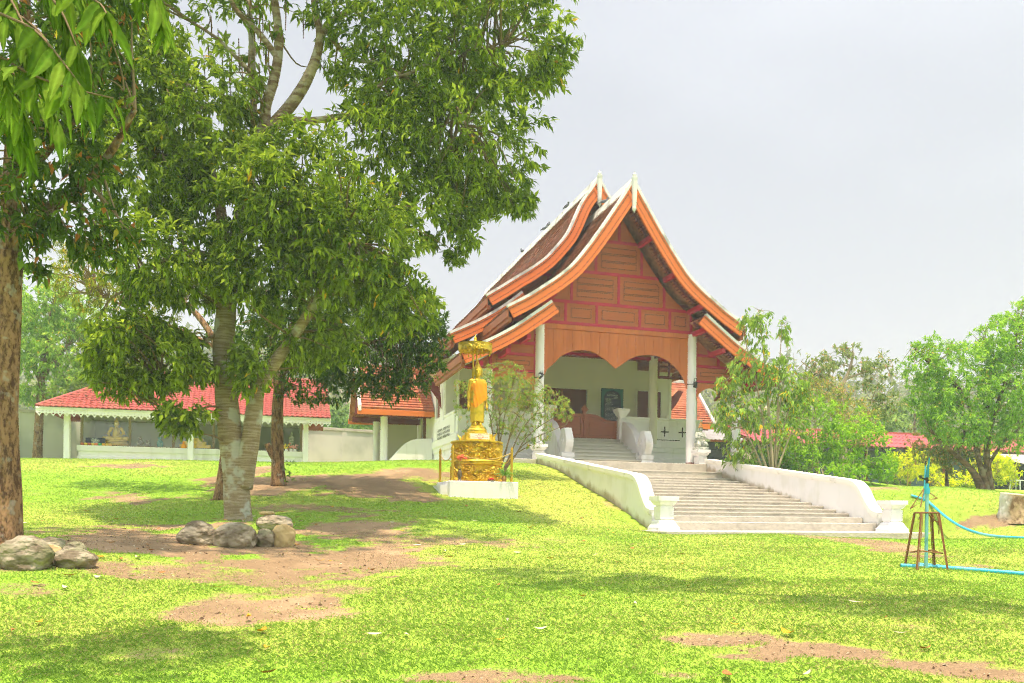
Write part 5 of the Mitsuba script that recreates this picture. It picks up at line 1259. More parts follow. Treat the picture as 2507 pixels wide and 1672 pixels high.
def wavy(s0, s1, v0, w0, v1, w1, period, courses, hip=0., amp=.035, dx=.03, step=.035):
    """a roof slope of wavy tiles: waves along the eave, a step at every course; hip: how far the left end leans in"""
    xs = np.arange(s0, s1, dx); V, F, U, kk = [], [], [], 0; sl = np.array([v1 - v0, w1 - w0]); nn = nrm(np.array([-(w1 - w0), v1 - v0])); nn *= np.sign(nn[1])
    for c in range(courses):
        rows = []
        for fr, lift in ((c / courses, step), ((c + 1) / courses, .0)):
            z = lift + amp * np.abs(np.sin(math.pi * xs / period)) ** 1.3 + (.012 * np.sin(2 * math.pi * xs / period) if lift else 0)
            rows.append(np.stack([xs, v0 + sl[0] * fr + nn[0] * z - (.015 if lift else 0), w0 + sl[1] * fr + nn[1] * z], 1))
        low = rows[0].copy(); low[:, 2] -= step * 1.1; n = len(xs); keep = np.arange(n - 1)[xs[:-1] >= s0 + hip * (c + .5) / courses]
        V += [low, rows[0], rows[1]]; U += [np.stack([xs / period, np.full(n, c + .5)], 1)] * 3
        for o in (0, n): F += [np.stack([kk + o + keep, kk + o + keep + 1, kk + o + n + keep + 1], 1), np.stack([kk + o + keep, kk + o + n + keep + 1, kk + o + n + keep], 1)]
        kk += 3 * n
    return (np.vstack(V), np.vstack(F)), np.vstack(U)


m, uv = wavy(SL, SR, EV - .1, EW, RV, RW, .215, 17, hip=3.5)
part(k, 'roof_tiles', W(m), 'm_redroof', False, 'wavy red roof tiles, littered with dead leaves at the left end', stuff=True, uv=uv)
part(k, 'roof_deck', W((np.array([[SL, EV, EW - .05], [SR, EV, EW - .05], [SR, RV, RW - .06], [SL + 3.5, RV, RW - .06], [SL, 43.4, EW - .05], [SR, 43.4, EW - .05]]), np.array([[0, 1, 2], [0, 2, 3], [0, 3, 4], [5, 4, 3], [5, 3, 2]]))), 'm_redroof', False, uv=np.zeros((6, 2)))
part(k, 'ridge_cap', W(tube(np.array([[SL + 3.4, RV, RW + .02], [SR, RV, RW + .02]]), .09, 10)), 'm_redroof', True, uv=np.zeros((22, 2)))
part(k, 'hip_cap', W(tube(np.array([[SL, EV, EW + .02], [SL + 3.5, RV, RW + .02]]), .08, 10)), 'm_redroof', True, uv=np.zeros((22, 2)))
part(k, 'roof_litter', W(cat(*[shift(rotz((np.array([[-.06, -.03, 0], [.06, -.03, .02], [.06, .03, 0], [-.06, .03, .03]]), np.array([[0, 1, 2], [0, 2, 3]])), a), s_, EV + f_ * (RV - EV), EW + .1 + f_ * (RW - EW)) for s_, f_, a in np.random.default_rng(3).uniform([SL + .6, .03, 0], [SL + 3.4, .6, 6], (150, 3)) if s_ > SL + .5 + 3.5 * f_])), 'm_deadleaf', False, stuff=True)
scene['m_deadleaf'] = two({'type': 'diffuse', 'reflectance': {'type': 'rgb', 'value': [.34, .24, .13]}})
nt = 46; tw = (SR - SL) / nt; teeth = []
for i in range(nt):
    c = SL + (i + .5) * tw; teeth += [(c - tw * .5, 3.86), (c - tw * .33, 3.845), (c - tw * .12, 3.775), (c, 3.725), (c + tw * .12, 3.775), (c + tw * .33, 3.845)]
edge = Polygon([(SL, 4.03)] + teeth + [(SR, 3.86), (SR, 4.03)]).buffer(0)
holes = unary_union([Polygon([(SL + (i + .5) * tw + .045 * math.cos(g), 3.845 + .03 * math.sin(g)) for g in np.linspace(0, 6.2, 7)]) for i in range(nt)] + [Polygon([(SL + i * tw * .5 + .02 * math.cos(g), 3.94 + .016 * math.sin(g)) for g in np.linspace(0, 6.2, 6)]) for i in range(1, nt * 2)])
part(k, 'scalloped_eave', W(ext(edge.difference(holes), EV - .03, EV)), 'm_coping')
part(k, 'eave_board', W(bx(SL, SR, EV - .06, EV + .02, 4.032, 4.11)), 'm_white')
for s_ in (-19.2, -14.42, -9.63): part(k, 'post', W(cbx(s_ - .11, s_ + .11, 38.2, 38.42, 1.2, 4.03)), 'm_white')
part(k, 'base', W(mould(-18.85, -9.75, 38.75, 41.9, [(0, 1.3), (0, 2.0), (.05, 2.03), (.05, 2.2), (.0, 2.22), (.0, 2.4), (.06, 2.43), (.06, 2.66)])), 'm_white')
part(k, 'back_wall', W(cat(bx(-18.85, -9.75, 41.8, 41.9, 2.67, 4.1), bx(-18.85, -18.78, 39.3, 41.79, 2.67, 4.1), bx(-9.82, -9.75, 39.3, 41.79, 2.67, 4.1))), 'm_inner')
scene['m_inner'] = prin((.33, .34, .27), .8)
part(k, 'ceiling', W(bx(-18.9, -9.7, 38.5, 41.9, 4.02, 4.06)), 'm_white')
xs = [-18.82, -16.95, -15.2, -13.55, -12.0, -10.9, -9.8]
for a, b in zip(xs[:-1], xs[1:]):
    g = part(k, 'glass_pane', W((np.array([[a, 39.2, 2.7], [b, 39.2, 2.7], [b, 39.2, 4.0], [a, 39.2, 4.0]]), np.array([[0, 1, 2], [0, 2, 3]]))), 'm_glass')
for a in xs: part(k, 'mullion', W(bx(a - .05, a + .05, 39.16, 39.24, 2.67, 4.02)), 'm_mullion')
part(k, 'sill', W(bx(-18.77, -9.85, 39.155, 39.245, 2.661, 2.72)), 'm_mullion')
scene['m_glass'] = {'type': 'thindielectric', 'int_ior': 1.6}
scene['m_mullion'] = prin((.24, .17, .11), .5)
# things shown in and before the glass
seat = lambda c, h: cat(lathe([(.42 * h, 0), (.44 * h, .05 * h), (.36 * h, .08 * h), (.38 * h, .14 * h), (.30 * h, .18 * h), (.30 * h, .22 * h)], 20, c), *[mv(body([((-.30 * h, -.05 * h, .27 * h), .07 * h, (.30 * h, -.05 * h, .27 * h), .07 * h), ((0, 0, .27 * h), .12 * h, (0, .02 * h, .5 * h), .105 * h), ((0, .02 * h, .55 * h), .09 * h, (0, .02 * h, .62 * h), .04 * h), ((-.13 * h, .02 * h, .58 * h), .05 * h, (-.22 * h, 0, .42 * h), .04 * h), ((-.22 * h, 0, .42 * h), .04 * h, (-.16 * h, -.12 * h, .31 * h), .03 * h), ((.13 * h, .02 * h, .58 * h), .05 * h, (.22 * h, 0, .42 * h), .04 * h), ((.22 * h, 0, .42 * h), .04 * h, (.03 * h, -.12 * h, .33 * h), .03 * h), ((0, .02 * h, .70 * h), .075 * h, (0, .02 * h, .76 * h), .07 * h), ((0, .02 * h, .82 * h), .045 * h, (0, .02 * h, .9 * h), .012 * h)], .04 * h), lambda v: v + np.array(c))])
solo('seated_statue', W(seat((-17.6, 39.9, 2.67), 1.45)), 'm_gold', 'golden seated statue behind the first glass pane of the shrine', 'statue', smooth=30)
solo('altar_stand', W(cat(cbx(-15.0, -13.7, 39.6, 40.3, 2.67, 2.9), cbx(-14.8, -13.9, 39.7, 40.3, 2.9, 3.05), cbx(-14.65, -14.05, 39.8, 40.3, 3.05, 3.2))), 'm_gold', 'low stepped golden stand behind the third glass pane of the shrine', 'altar')
solo('altar_stand', W(cat(cbx(-13.3, -12.4, 39.5, 40.2, 2.67, 3.0), cbx(-13.2, -12.5, 39.6, 40.2, 3.0, 3.25), cbx(-13.1, -12.6, 39.7, 40.2, 3.25, 3.45))), 'm_gold', 'taller stepped golden stand behind the shrine glass, left of the framed picture', 'altar')
for i, (x, h, cs_) in enumerate([(-16.6, .45, 'm_vase'), (-16.3, .35, 'm_vase'), (-15.8, .5, 'm_teal_metal')]):
    solo('urn', W(lathe([(.08, 2.67), (.14, 2.67 + h * .3), (.13, 2.67 + h * .6), (.06, 2.67 + h * .8), (.09, 2.67 + h)], 14, (x, 39.7, 0))), cs_, ['dark urn beside the seated golden statue in the shrine', 'short dark urn, second to the right of the seated golden statue', 'teal urn beside the shrine mullion right of the seated statue'][i], 'urn', smooth=40)
sg = thing('notice_board', 'dark blue board with rows of pale writing leaning on the shrine ledge', 'sign')
part(sg, 'panel', W(cbx(-18.62, -17.85, 38.86, 38.9, 2.67, 2.99, .006)), 'm_navy')
rr = np.random.default_rng(8); part(sg, 'writing', W(cat(*[bx(-18.24 - h * .5, -18.24 + h * .5, 38.856, 38.859, 2.72 + i * .042, 2.74 + i * .042) for i, h in enumerate(rr.uniform(.18, .36, 6))])), 'm_ink_white', stuff=True, label='illegible rows of writing')
for i, (c, nm) in enumerate([((.50, .12, .06), 'red brown'), ((.75, .55, .05), 'yellow'), ((.45, .10, .05), 'dark red'), ((.80, .60, .08), 'golden'), ((.75, .22, .12), 'coral'), ((.08, .42, .18), 'green'), ((.80, .40, .06), 'orange'), ((.72, .50, .12), 'mustard'), ((.75, .42, .15), 'tan')]):
    mk = 'm_bowl_%d' % i; scene[mk] = prin(c, .35); x = -18.72 + i * .135; z = 2.665
    b = solo('bowl', W(lathe([(.03, z), (.055, z + .01), (.068, z + .06), (.06, z + .1), (.05, z + .1)], 14, (x, 38.78, 0))), mk, '%s offering bowl in the row on the shrine ledge before the blue board' % nm, 'bowl', smooth=40)
pf = thing('framed_picture', 'large brown framed pale picture standing on the shrine ledge', 'picture')
part(pf, 'frame', W(ext(sbox(-13.0, 2.665, -12.4, 3.42).difference(sbox(-12.94, 2.725, -12.46, 3.36)), 38.84, 38.9)), 'm_door'); part(pf, 'print', W(bx(-12.94, -12.46, 38.86, 38.88, 2.725, 3.36)), 'm_print')
scene['m_print'] = prin(lambda p, n, uv: mix((.62, .66, .66), (.30, .42, .52), smoothstep(.4, .65, fbm(p.x * 6, p.y * 6, p.z * 4, 3))), .3)
solo('standing_figure', W(body([((-10.2, 39.6, 2.8), .05, (-10.2, 39.6, 3.0), .08), ((-10.2, 39.6, 3.0), .09, (-10.2, 39.6, 3.3), .07), ((-10.2, 39.6, 3.32), .08, (-10.2, 39.6, 3.42), .05), ((-10.2, 39.6, 3.52), .055, (-10.2, 39.6, 3.58), .045), ((-10.28, 39.58, 3.36), .03, (-10.3, 39.55, 3.12), .025), ((-10.12, 39.58, 3.36), .03, (-10.13, 39.5, 3.2), .025), ((-10.2, 39.6, 2.67), .10, (-10.2, 39.6, 2.8), .05)], .03)), 'm_statue', 'pale standing figure behind the right end of the shrine glass', 'statue', smooth=30)
solo('black_box', W(cbx(-10.95, -10.5, 39.4, 39.6, 2.67, 2.93)), 'm_black', 'small black box behind the flowers at the right end of the shrine', 'box')
for i, (x, c) in enumerate([(-10.95, (.75, .72, .66)), (-10.62, (.80, .45, .12)), (-10.45, (.82, .66, .10)), (-10.25, (.75, .25, .22)), (-10.08, (.78, .40, .42))]):
    mk = 'm_bloom_%d' % i; scene[mk] = prin(c, .6); rr = np.random.default_rng(20 + i)
    fl = thing('flower_vase', '%s flowers in a pot on the shrine ledge, at its right end' % ['white', 'orange', 'yellow', 'red', 'pink'][i], 'flowers')
    part(fl, 'pot', W(lathe([(.05, 2.665), (.07, 2.72), (.06, 2.78), (.05, 2.78)], 12, (x, 38.82, 0))), 'm_white', 40)
    part(fl, 'blooms', W(cat(*[ball((x + rr.normal(0, .06), 38.82 + rr.normal(0, .04), 2.88 + rr.normal(0, .05)), .035, False) for _ in range(12)])), mk, True, stuff=True)
solo('robed_figurine', W(cat(lathe([(.10, 2.665), (.09, 2.8), (.05, 2.88)], 12, (-14.75, 38.85, 0)), ball((-14.75, 38.85, 2.93), .045))), 'm_robe', 'small orange robed figurine on the shrine ledge by the middle post', 'figurine', smooth=40)

# ------------------------------------------------------------------ concrete boundary wall
WA, WB = np.array([-33., 33.0]), np.array([-2.5, 49.7]); wd = WB - WA; wl = np.linalg.norm(wd); wd /= wl; wa = math.atan2(wd[1], wd[0])
k = thing('concrete_wall', 'long grey concrete panel wall behind the shrine and the side porch', 'wall'); n = 9; pl = wl / n


def onwall(m):
    v, f = rotz(m, wa); return v + np.array([WA[0], WA[1], 0]), f


for i in range(n):
    part(k, 'panel', onwall(bx(i * pl + .13, (i + 1) * pl - .13, -.05, .05, 1.0, 4.40)), 'm_greywall'); part(k, 'coping', onwall(cbx(i * pl + .01, (i + 1) * pl - .01, -.11, .11, 4.402, 4.56)), 'm_concrete'); part(k, 'pier', onwall(bx(i * pl - .13, i * pl + .13, -.09, .09, 1.0, 4.40)), 'm_greywall')
for i, (px, sd, lab) in enumerate([(27.5, 1, 'yellow dried weed against the concrete wall, leftmost of four right of the shrine'), (28.3, 2, 'tall yellow weed against the concrete wall beside its pier'), (29.4, 3, 'yellow weed in the middle of the wall panel left of the porch columns'), (30.6, 4, 'spiky reddish weed against the wall next to the porch columns')]):
    b = WA + wd * px * .945 + np.array([wd[1], -wd[0]]) * .5; lv = Leaves(400 + i); kk = thing('weed', lab, 'plant'); z = float(gz(np.array(b[0]), np.array(b[1]))); q = 60
    lv.add(np.stack([b[0] + lv.r.normal(0, .12, q), b[1] + lv.r.normal(0, .08, q), z + lv.r.uniform(0, .7, q)], 1), np.stack([lv.r.normal(0, .5, q), lv.r.normal(0, .3, q), np.ones(q)], 1), .32, .05, shades(lv.r, q, (.40, .28, .05), (.65, .50, .12)))
    m, c = lv.mesh(); put(kk, m, 'm_leaf_dull', False, color=c)

# ------------------------------------------------------------------ sheds on the right
k = thing('red_shed', 'long shed with a pinkish red corrugated roof and blue grey walls, far right', 'shed')
m, uv = wavy(11.5, 39, 35.9, 3.62, 38.5, 4.62, .26, 4, amp=.05, dx=.04, step=.02); part(k, 'roof', W(m), 'm_pinkroof', False, stuff=True)
m, uv = wavy(11.5, 39, 41.1, 3.62, 38.5, 4.62, .26, 1, amp=.05, dx=.065, step=.0); part(k, 'roof', W(flip(m)), 'm_pinkroof', False, stuff=True)
part(k, 'ridge_cap', W(bx(11.5, 39, 38.38, 38.62, 4.60, 4.72)), 'm_redroof', False, uv=np.zeros((8, 2)))
part(k, 'wall', W(bx(12, 38.8, 36.5, 36.62, .4, 3.55)), 'm_bluewall'); part(k, 'fascia', W(bx(11.6, 38.9, 36.0, 36.06, 3.4, 3.56)), 'm_darkwall')
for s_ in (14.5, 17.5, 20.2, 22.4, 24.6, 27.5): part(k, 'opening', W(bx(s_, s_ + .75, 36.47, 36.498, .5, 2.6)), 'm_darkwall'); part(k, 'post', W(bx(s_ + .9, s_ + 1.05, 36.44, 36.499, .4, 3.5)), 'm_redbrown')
k = thing('lean_to', 'open lean to with a pale grey roof and dark interior at the right edge', 'shed')
m, uv = wavy(25.2, 34, 32.9, 2.72, 36.0, 3.5, .2, 1, amp=.04, dx=.05, step=0.); part(k, 'roof', W(m), 'm_paleroof', False, stuff=True); part(k, 'fascia', W(bx(25.2, 34, 32.9, 32.98, 2.5, 2.7)), 'm_rust')
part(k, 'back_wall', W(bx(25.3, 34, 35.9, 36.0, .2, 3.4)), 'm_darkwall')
for s_ in (25.4, 28.6): part(k, 'post', W(bx(s_, s_ + .1, 33.0, 33.1, .2, 2.6)), 'm_darkwall')
k = thing('grey_shed', 'small dark shed with a grey corrugated roof behind the right corner of the hall', 'shed')
m, uv = wavy(7.1, 10.0, 34.0, 3.45, 37.5, 4.5, .2, 1, amp=.05, dx=.03, step=0.); part(k, 'roof', W(m), 'm_greyroof', False, stuff=True)
part(k, 'wall', W(cat(bx(7.3, 9.45, 34.3, 34.4, 1.0, 3.4), bx(7.3, 7.4, 34.41, 37.3, 1.0, 3.4), bx(9.9, 10.0, 34.41, 37.3, 1., 3.4))), 'm_darkwall'); part(k, 'door', W(bx(9.46, 9.8, 34.27, 34.35, 1.2, 3.2)), 'm_bluedoor')
for i in range(5): part(k, 'batten', W(bx(7.3, 9.45, 34.27, 34.298, 1.5 + i * .38, 1.54 + i * .38)), 'm_black')
# plastic chair
cp = gpt(*(24.157,40,1.022)[:2]); k = thing('plastic_chair', 'white plastic armless chair standing by the dark lean to at the right edge', 'chair'); ch = lambda m: shift(rotz(scl(m, 1.1, 1.1, 1.1), .5), *cp)
part(k, 'seat', ch(cbx(-.22, .22, -.22, .22, .41, .44)), 'm_plastic')
for x in (-.2, .2):
    for y in (-.2, .2): part(k, 'leg', ch(tube([(x * 1.15, y * 1.15, 0), (x, y, .41)], [.02, .026], 6)), 'm_plastic')
for x in (-.19, -.06, .06, .19): part(k, 'back_slat', ch(tube([(x, .2, .44), (x * 1.02, .27, .84)], .016, 6)), 'm_plastic')
part(k, 'back_rail', ch(cbx(-.22, .22, .25, .29, .80, .87)), 'm_plastic')

# ------------------------------------------------------------------ golden statue group
SC = (-0.885,20.6,0.512); s0_, v0_ = sv(SC[0], SC[1]); Z0 = .50


def SW(m):  # statue frame -> world (x right, y back, z up from the slab's foot)
    return W(shift(m, s0_, v0_, Z0))


solo('statue_slab', SW(cat(cbx(-.84, .84, -.80, .80, -.4, .255), bx(-1.0, -.84, -.5, .5, -.4, .16))), 'm_white', 'low white square slab under the golden statue group', 'plinth')


def relief(r0, z0, z1, seed, amp, nu=360, nv=56):
    """a drum wall covered with deep swirling foliage relief"""
    a, z = np.meshgrid(np.linspace(0, 2 * math.pi, nu, endpoint=False), np.linspace(z0, z1, nv), indexing='ij')
    p = np.stack([np.abs(np.sin(a)) * r0 * 7.0, np.cos(a) * r0 * 7.0, z * 7.0], -1)
    wq = np.stack([meshkit.fbm(p * .8 + 3, 2, seed), meshkit.fbm(p * .8 + 9, 2, seed + 1), meshkit.fbm(p * .8 + 17, 2, seed + 2)], -1) - .5
    h = 1 - np.abs(2 * meshkit.fbm(p * 1.15 + wq * 4.5, 2, seed + 5) - 1) * 3.4
    h = np.clip(h, 0, 1) ** .8; e = np.clip(np.minimum(z - z0, z1 - z) / .03, 0, 1)
    r = r0 + amp * h * e
    v = np.stack([r * np.cos(a), r * np.sin(a), z], -1).reshape(-1, 3); i, j = np.meshgrid(np.arange(nu), np.arange(nv - 1), indexing='ij'); A = i * nv + j; B = ((i + 1) % nu) * nv + j
    f = np.stack([A, B, B + 1, A + 1], -1).reshape(-1, 4); return v, np.vstack([f[:, [0, 1, 2]], f[:, [0, 2, 3]]])


k = thing('statue_drum', 'round golden pedestal carved with swirling reliefs, under the standing statue', 'pedestal')
part(k, 'lower_drum', SW(relief(.575, .258, .66, 3, .085)), 'm_gold_relief', True, label='lower drum with large scrolling creatures in relief')
part(k, 'middle_ring', SW(lathe([(.60, .655), (.63, .67), (.64, .69), (.60, .70), (.60, .73), (.635, .735), (.65, .755), (.635, .775), (.60, .78)], 48)), 'm_gold', 40)
part(k, 'upper_drum', SW(relief(.57, .775, 1.20, 11, .075)), 'm_gold_relief', True, label='upper drum covered with dense leaf scrolls in relief')
part(k, 'top_lip', SW(lathe([(.61, 1.195), (.645, 1.21), (.65, 1.235), (.62, 1.25)], 48)), 'm_gold', 40)
part(k, 'square_plinth', SW(shift(sqlathe([(.36, 1.251), (.36, 1.29), (.31, 1.30), (.31, 1.42), (.27, 1.43), (.27, 1.44)]), 0, 0, 0)), 'm_gold')
for x in (-.33, .33):
    for y in (-.33, .33): part(k, 'corner_leaf', SW(mv(body([((x, y, 1.27), .05, (x * 1.04, y * 1.04, 1.36), .03), ((x * 1.04, y * 1.04, 1.36), .03, (x * 1.2, y * 1.2, 1.44), .008)], .02), lambda v: v)), 'm_gold', 30)
part(k, 'lotus_base', SW(lathe([(.27, 1.441), (.27, 1.47), (.235, 1.49), (.245, 1.52), (.235, 1.55), (.19, 1.58), (.185, 1.61), (.15, 1.63), (.155, 1.655)], 36)), 'm_gold', 40)
pq = thing('plaque', 'white plaque with lines of faint red writing on the front of the golden pedestal', 'sign')
part(pq, 'plate', SW(cbx(-.27, .25, -.345, -.315, 1.27, 1.43, .01)), 'm_plaque'); part(pq, 'border', SW(ext(sbox(-.265, 1.275, .245, 1.425).difference(sbox(-.25, 1.285, .23, 1.415)), -.349, -.345)), 'm_gold')
rr = np.random.default_rng(4); tx = []
for z, w_ in ((1.395, .08), (1.368, .22), (1.335, .40), (1.302, .10)):
    x = -.01 - w_ / 2
    while x < -.01 + w_ / 2:
        l = rr.uniform(.008, .022); tx.append(bx(x, x + l, -.3475, -.345, z - .006, z + .006)); x += l + .006
part(pq, 'writing', SW(cat(*tx)), 'm_ink_red', stuff=True, label='illegible red writing')
# the standing figure: 1.6 m, feet on the lotus base
B0 = 1.655


def fig(bones, e=.014, it=8): return shift(body([((a[0], a[1], a[2]), ra, (b[0], b[1], b[2]), rb) for a, ra, b, rb in bones], e, it), 0, 0, B0)


k = thing('standing_statue', 'golden standing statue in an orange robe, arms at its sides, under a gilded parasol', 'statue')
hd = [((0, -.005, 1.30), .102, (0, -.005, 1.37), .106), ((0, -.02, 1.24), .068, (0, -.005, 1.32), .10), ((0, .01, 1.44), .075, (0, .01, 1.49), .055), ((0, .01, 1.50), .04, (0, .01, 1.62), .010), ((0, -.10, 1.32), .013, (0, -.125, 1.275), .016), ((-.03, -.098, 1.245), .010, (.03, -.098, 1.245), .010),
      ((-.108, .0, 1.36), .016, (-.112, .0, 1.22), .016), ((.108, .0, 1.36), .016, (.112, .0, 1.22), .016), ((-.062, -.095, 1.35), .011, (-.022, -.108, 1.345), .011), ((.062, -.095, 1.35), .011, (.022, -.108, 1.345), .011)]
trunkb = [((0, 0, 1.12), .055, (0, -.01, 1.26), .05), ((-.145, .01, 1.09), .06, (.145, .01, 1.09), .06), ((0, 0, 1.08), .10, (0, 0, .85), .105), ((-.07, 0, 1.0), .095, (.07, 0, 1.0), .095), ((-.04, 0, .82), .105, (.04, 0, .82), .105), ((-.065, 0, .78), .10, (.065, 0, .78), .10),
          ((-.07, 0, .76), .10, (-.065, .0, .40), .075), ((-.065, 0, .40), .075, (-.06, .01, .08), .048), ((.07, 0, .76), .10, (.065, 0, .40), .075), ((.065, 0, .40), .075, (.06, .01, .08), .048), ((-.06, .02, .05), .045, (-.065, -.10, .03), .034), ((.06, .02, .05), .045, (.065, -.10, .03), .034)]
arms = []
for sd in (-1, 1):
    w_ = np.array([sd * .225, -.01, .55]); arms += [((sd * .165, .01, 1.08), .056, (sd * .215, .02, .83), .043), ((sd * .215, .02, .83), .043, tuple(w_), .03), (tuple(w_), .03, (sd * .228, -.02, .49), .034), ((sd * .228, -.02, .49), .034, (sd * .232, -.035, .455), .033)]
    for i, (dy, ln) in enumerate(((-.042, .075), (-.016, .09), (.01, .085), (.034, .065))): arms.append(((sd * .232, -.03 + dy, .45), .0095, (sd * (.232 + .004 * i), -.045 + dy * 1.15, .45 - ln), .0075))
    arms.append(((sd * .225, -.05, .49), .012, (sd * .218, -.09, .425), .008))
part(k, 'body', SW(fig(hd + trunkb + arms, .014, 5)), 'm_gold', 35)
# lower garment and outer robe
skirt = np.array([(.125, .165, .10), (.135, .17, .25), (.15, .18, .5), (.165, .19, .7), (.165, .18, .85)]); a = np.linspace(0, 2 * math.pi, 49)[:-1]
v = []
for i, (ry, rx, z) in enumerate(skirt):
    fo = .006 * np.sin(a * 9 + z * 6); v.append(np.stack([(rx + fo) * np.cos(a), (ry * .82 + fo) * np.sin(a), np.full(48, z) - (.04 * np.cos(a) ** 2 if i == 0 else 0)], 1))
v = np.vstack(v); i, j = np.meshgrid(np.arange(4), np.arange(48), indexing='ij'); q = np.stack([i * 48 + j, i * 48 + (j + 1) % 48, (i + 1) * 48 + (j + 1) % 48, (i + 1) * 48 + j], -1).reshape(-1, 4)
part(k, 'lower_garment', SW(shift((v, np.vstack([q[:, [0, 1, 2]], q[:, [0, 2, 3]]])), 0, 0, B0)), 'm_gold', True)
nz, na = 26, 72; a = np.linspace(0, 2 * math.pi, na, endpoint=False); v = []
for iz in range(nz):
    t_ = iz / (nz - 1)
    # hem falls to a point at the viewer's left of the front, rises to the right; left arm (viewer's right) is wrapped
    hem = .61 - .17 * np.cos(a + 2.2) - .02 * np.cos(3 * a); top = 1.12 - .10 * np.clip(np.cos(a - math.pi), 0, 1) + .02 * np.cos(a)
    z = hem + (top - hem) * t_; zz = np.clip((z - .5) / .65, 0, 1)
    rx = np.interp(zz, [0, .4, .75, .90, 1.0], [.165, .165, .168, .150, .088]); ry = np.interp(zz, [0, .5, .8, .95, 1], [.145, .14, .135, .105, .085])
    wrap = np.clip(np.cos(a), 0, 1) ** .7 * np.interp(zz, [0, .3, .85, 1], [.07, .08, .065, .0]); fo = .006 * np.sin(a * 11 + z * 14) * (1 - zz) + .004 * np.sin(z * 60 + 3 * np.cos(a) * 2 + a * 2)
    v.append(np.stack([(rx + wrap + fo) * np.cos(a), (ry + fo) * np.sin(a) - .005, z], 1))
v = np.vstack(v); i, j = np.meshgrid(np.arange(nz - 1), np.arange(na), indexing='ij'); q = np.stack([i * na + j, i * na + (j + 1) % na, (i + 1) * na + (j + 1) % na, (i + 1) * na + j], -1).reshape(-1, 4)
part(k, 'robe', SW(shift((v, np.vstack([q[:, [0, 1, 2]], q[:, [0, 2, 3]]])), 0, 0, B0)), 'm_robe', True, label='bright orange cloth robe draped over one shoulder')
k = thing('ceremonial_parasol', 'gilded round parasol with hanging pendants on a pole behind the standing statue', 'parasol'); px_, py_ = -.02, .2; cz = B0 + 1.87
part(k, 'pole', SW(cat(tube([(px_ - .05, py_, 1.25), (px_ - .05, py_, B0 + 1.45)], .028, 12), tube([(px_ - .05, py_, B0 + 1.45), (px_ - .05, py_, cz + .13)], .022, 12), tube([(px_ + .03, py_ - .05, cz - .35), (px_ + .03, py_ - .05, cz + .1)], .018, 10))), 'm_gold', 40)
part(k, 'canopy', SW(cat(lathe([(.425, cz + .15), (.43, cz + .165), (.30, cz + .18), (.06, cz + .20), (.03, cz + .21)], 48, (px_, py_, 0)))), 'm_gold', 40)
part(k, 'finial', SW(lathe([(.05, cz + .205), (.055, cz + .24), (.03, cz + .28), (.04, cz + .31), (.015, cz + .36), (.004, cz + .42)], 14, (px_, py_, 0))), 'm_gold', 40)
m = relief(.405, cz - .03, cz + .15, 21, .02, 240, 20); v, f = m; lo = v[:, 2] < cz - .005; an = np.arctan2(v[:, 1], v[:, 0]); v = v.copy(); v[lo, 2] += .03 * np.abs(np.sin(an[lo] * 8)); part(k, 'fringe', SW((v + [px_, py_, 0], f)), 'm_gold_relief', True)
v2 = v * [.985, .985, 1]; part(k, 'fringe_lining', SW((v2 + [px_, py_, 0], f[:, ::-1])), 'm_gold', True)
for g in np.linspace(0, 2 * math.pi, 8, endpoint=False): part(k, 'pendant', SW(lathe([(.002, cz - .11), (.02, cz - .07), (.012, cz - .03), (.004, cz + .0)], 8, (px_ + .40 * math.cos(g + .2), py_ + .40 * math.sin(g + .2), 0))), 'm_gold', 40)


def railpost(x, y, lab):
    return solo('rail_post', SW(lathe([(.032, .256), (.03, .98), (.036, .985), (.036, 1.0), (.028, 1.005), (.028, 1.02), (.036, 1.025), (.03, 1.05), (.004, 1.11)], 14, (x, y, 0))), 'm_goldpost', lab, 'post', 'slim gilded posts at the corners of the statue slab', 40)


PO = {'fl': (-.73, -.62), 'fr': (.72, -.62), 'bl': (-.80, .55), 'br': (.76, .62)}
railpost(*PO['fl'], 'slim gilded post at the front left corner of the statue slab'); railpost(*PO['fr'], 'slim gilded post at the front right corner of the slab, by the potted plant'); railpost(*PO['bl'], 'leftmost slim gilded post, at the back left corner of the statue slab'); railpost(*PO['br'], 'slim gilded post at the back right corner of the statue slab, behind the drum')
for a_, b_, sag, lab in (('fr', 'br', .22, 'thin cord sagging between the two posts right of the golden drum'), ('fl', 'fr', .18, 'thin cord hung across the front of the golden drum'), ('fl', 'bl', .2, 'thin cord between the two posts left of the golden drum')):
    t_ = np.linspace(0, 1, 22)[:, None]; A, Bq = np.array([*PO[a_], .96]), np.array([*PO[b_], .96]); p = A + (Bq - A) * t_; p[:, 2] -= sag * 4 * (t_ * (1 - t_))[:, 0]
    if (a_, b_) == ('fl', 'fr'): p[:, 1] -= .07 * np.sin(t_[:, 0] * math.pi)
    solo('cord', SW(tube(p, .011, 6)), 'm_chain', lab, 'cord', smooth=True)
k = thing('flower_vase', 'tall dark vase with red flowers at the front left of the golden drum', 'vase'); vx, vy = -.58, -.70
part(k, 'vase', SW(lathe([(.045, .256), (.05, .27), (.03, .30), (.05, .36), (.06, .42), (.05, .47), (.028, .51), (.04, .54)], 18, (vx, vy, 0))), 'm_vase', 40)
rr = np.random.default_rng(12); st, bl = [], []
for i in range(9):
    e = np.array([vx + rr.normal(0, .05), vy + rr.normal(0, .04), .80 + rr.uniform(-.04, .05)]); st.append(tube([(vx, vy, .53), tuple(e)], .004, 5)); bl += [ball(e + rr.normal(0, .015, 3), (.024, .024, .018), False) for _ in range(6)]
part(k, 'stems', SW(cat(*st)), 'm_chain', True, stuff=True); part(k, 'blooms', SW(cat(*bl)), 'm_redflower', True, stuff=True, label='red flower heads')
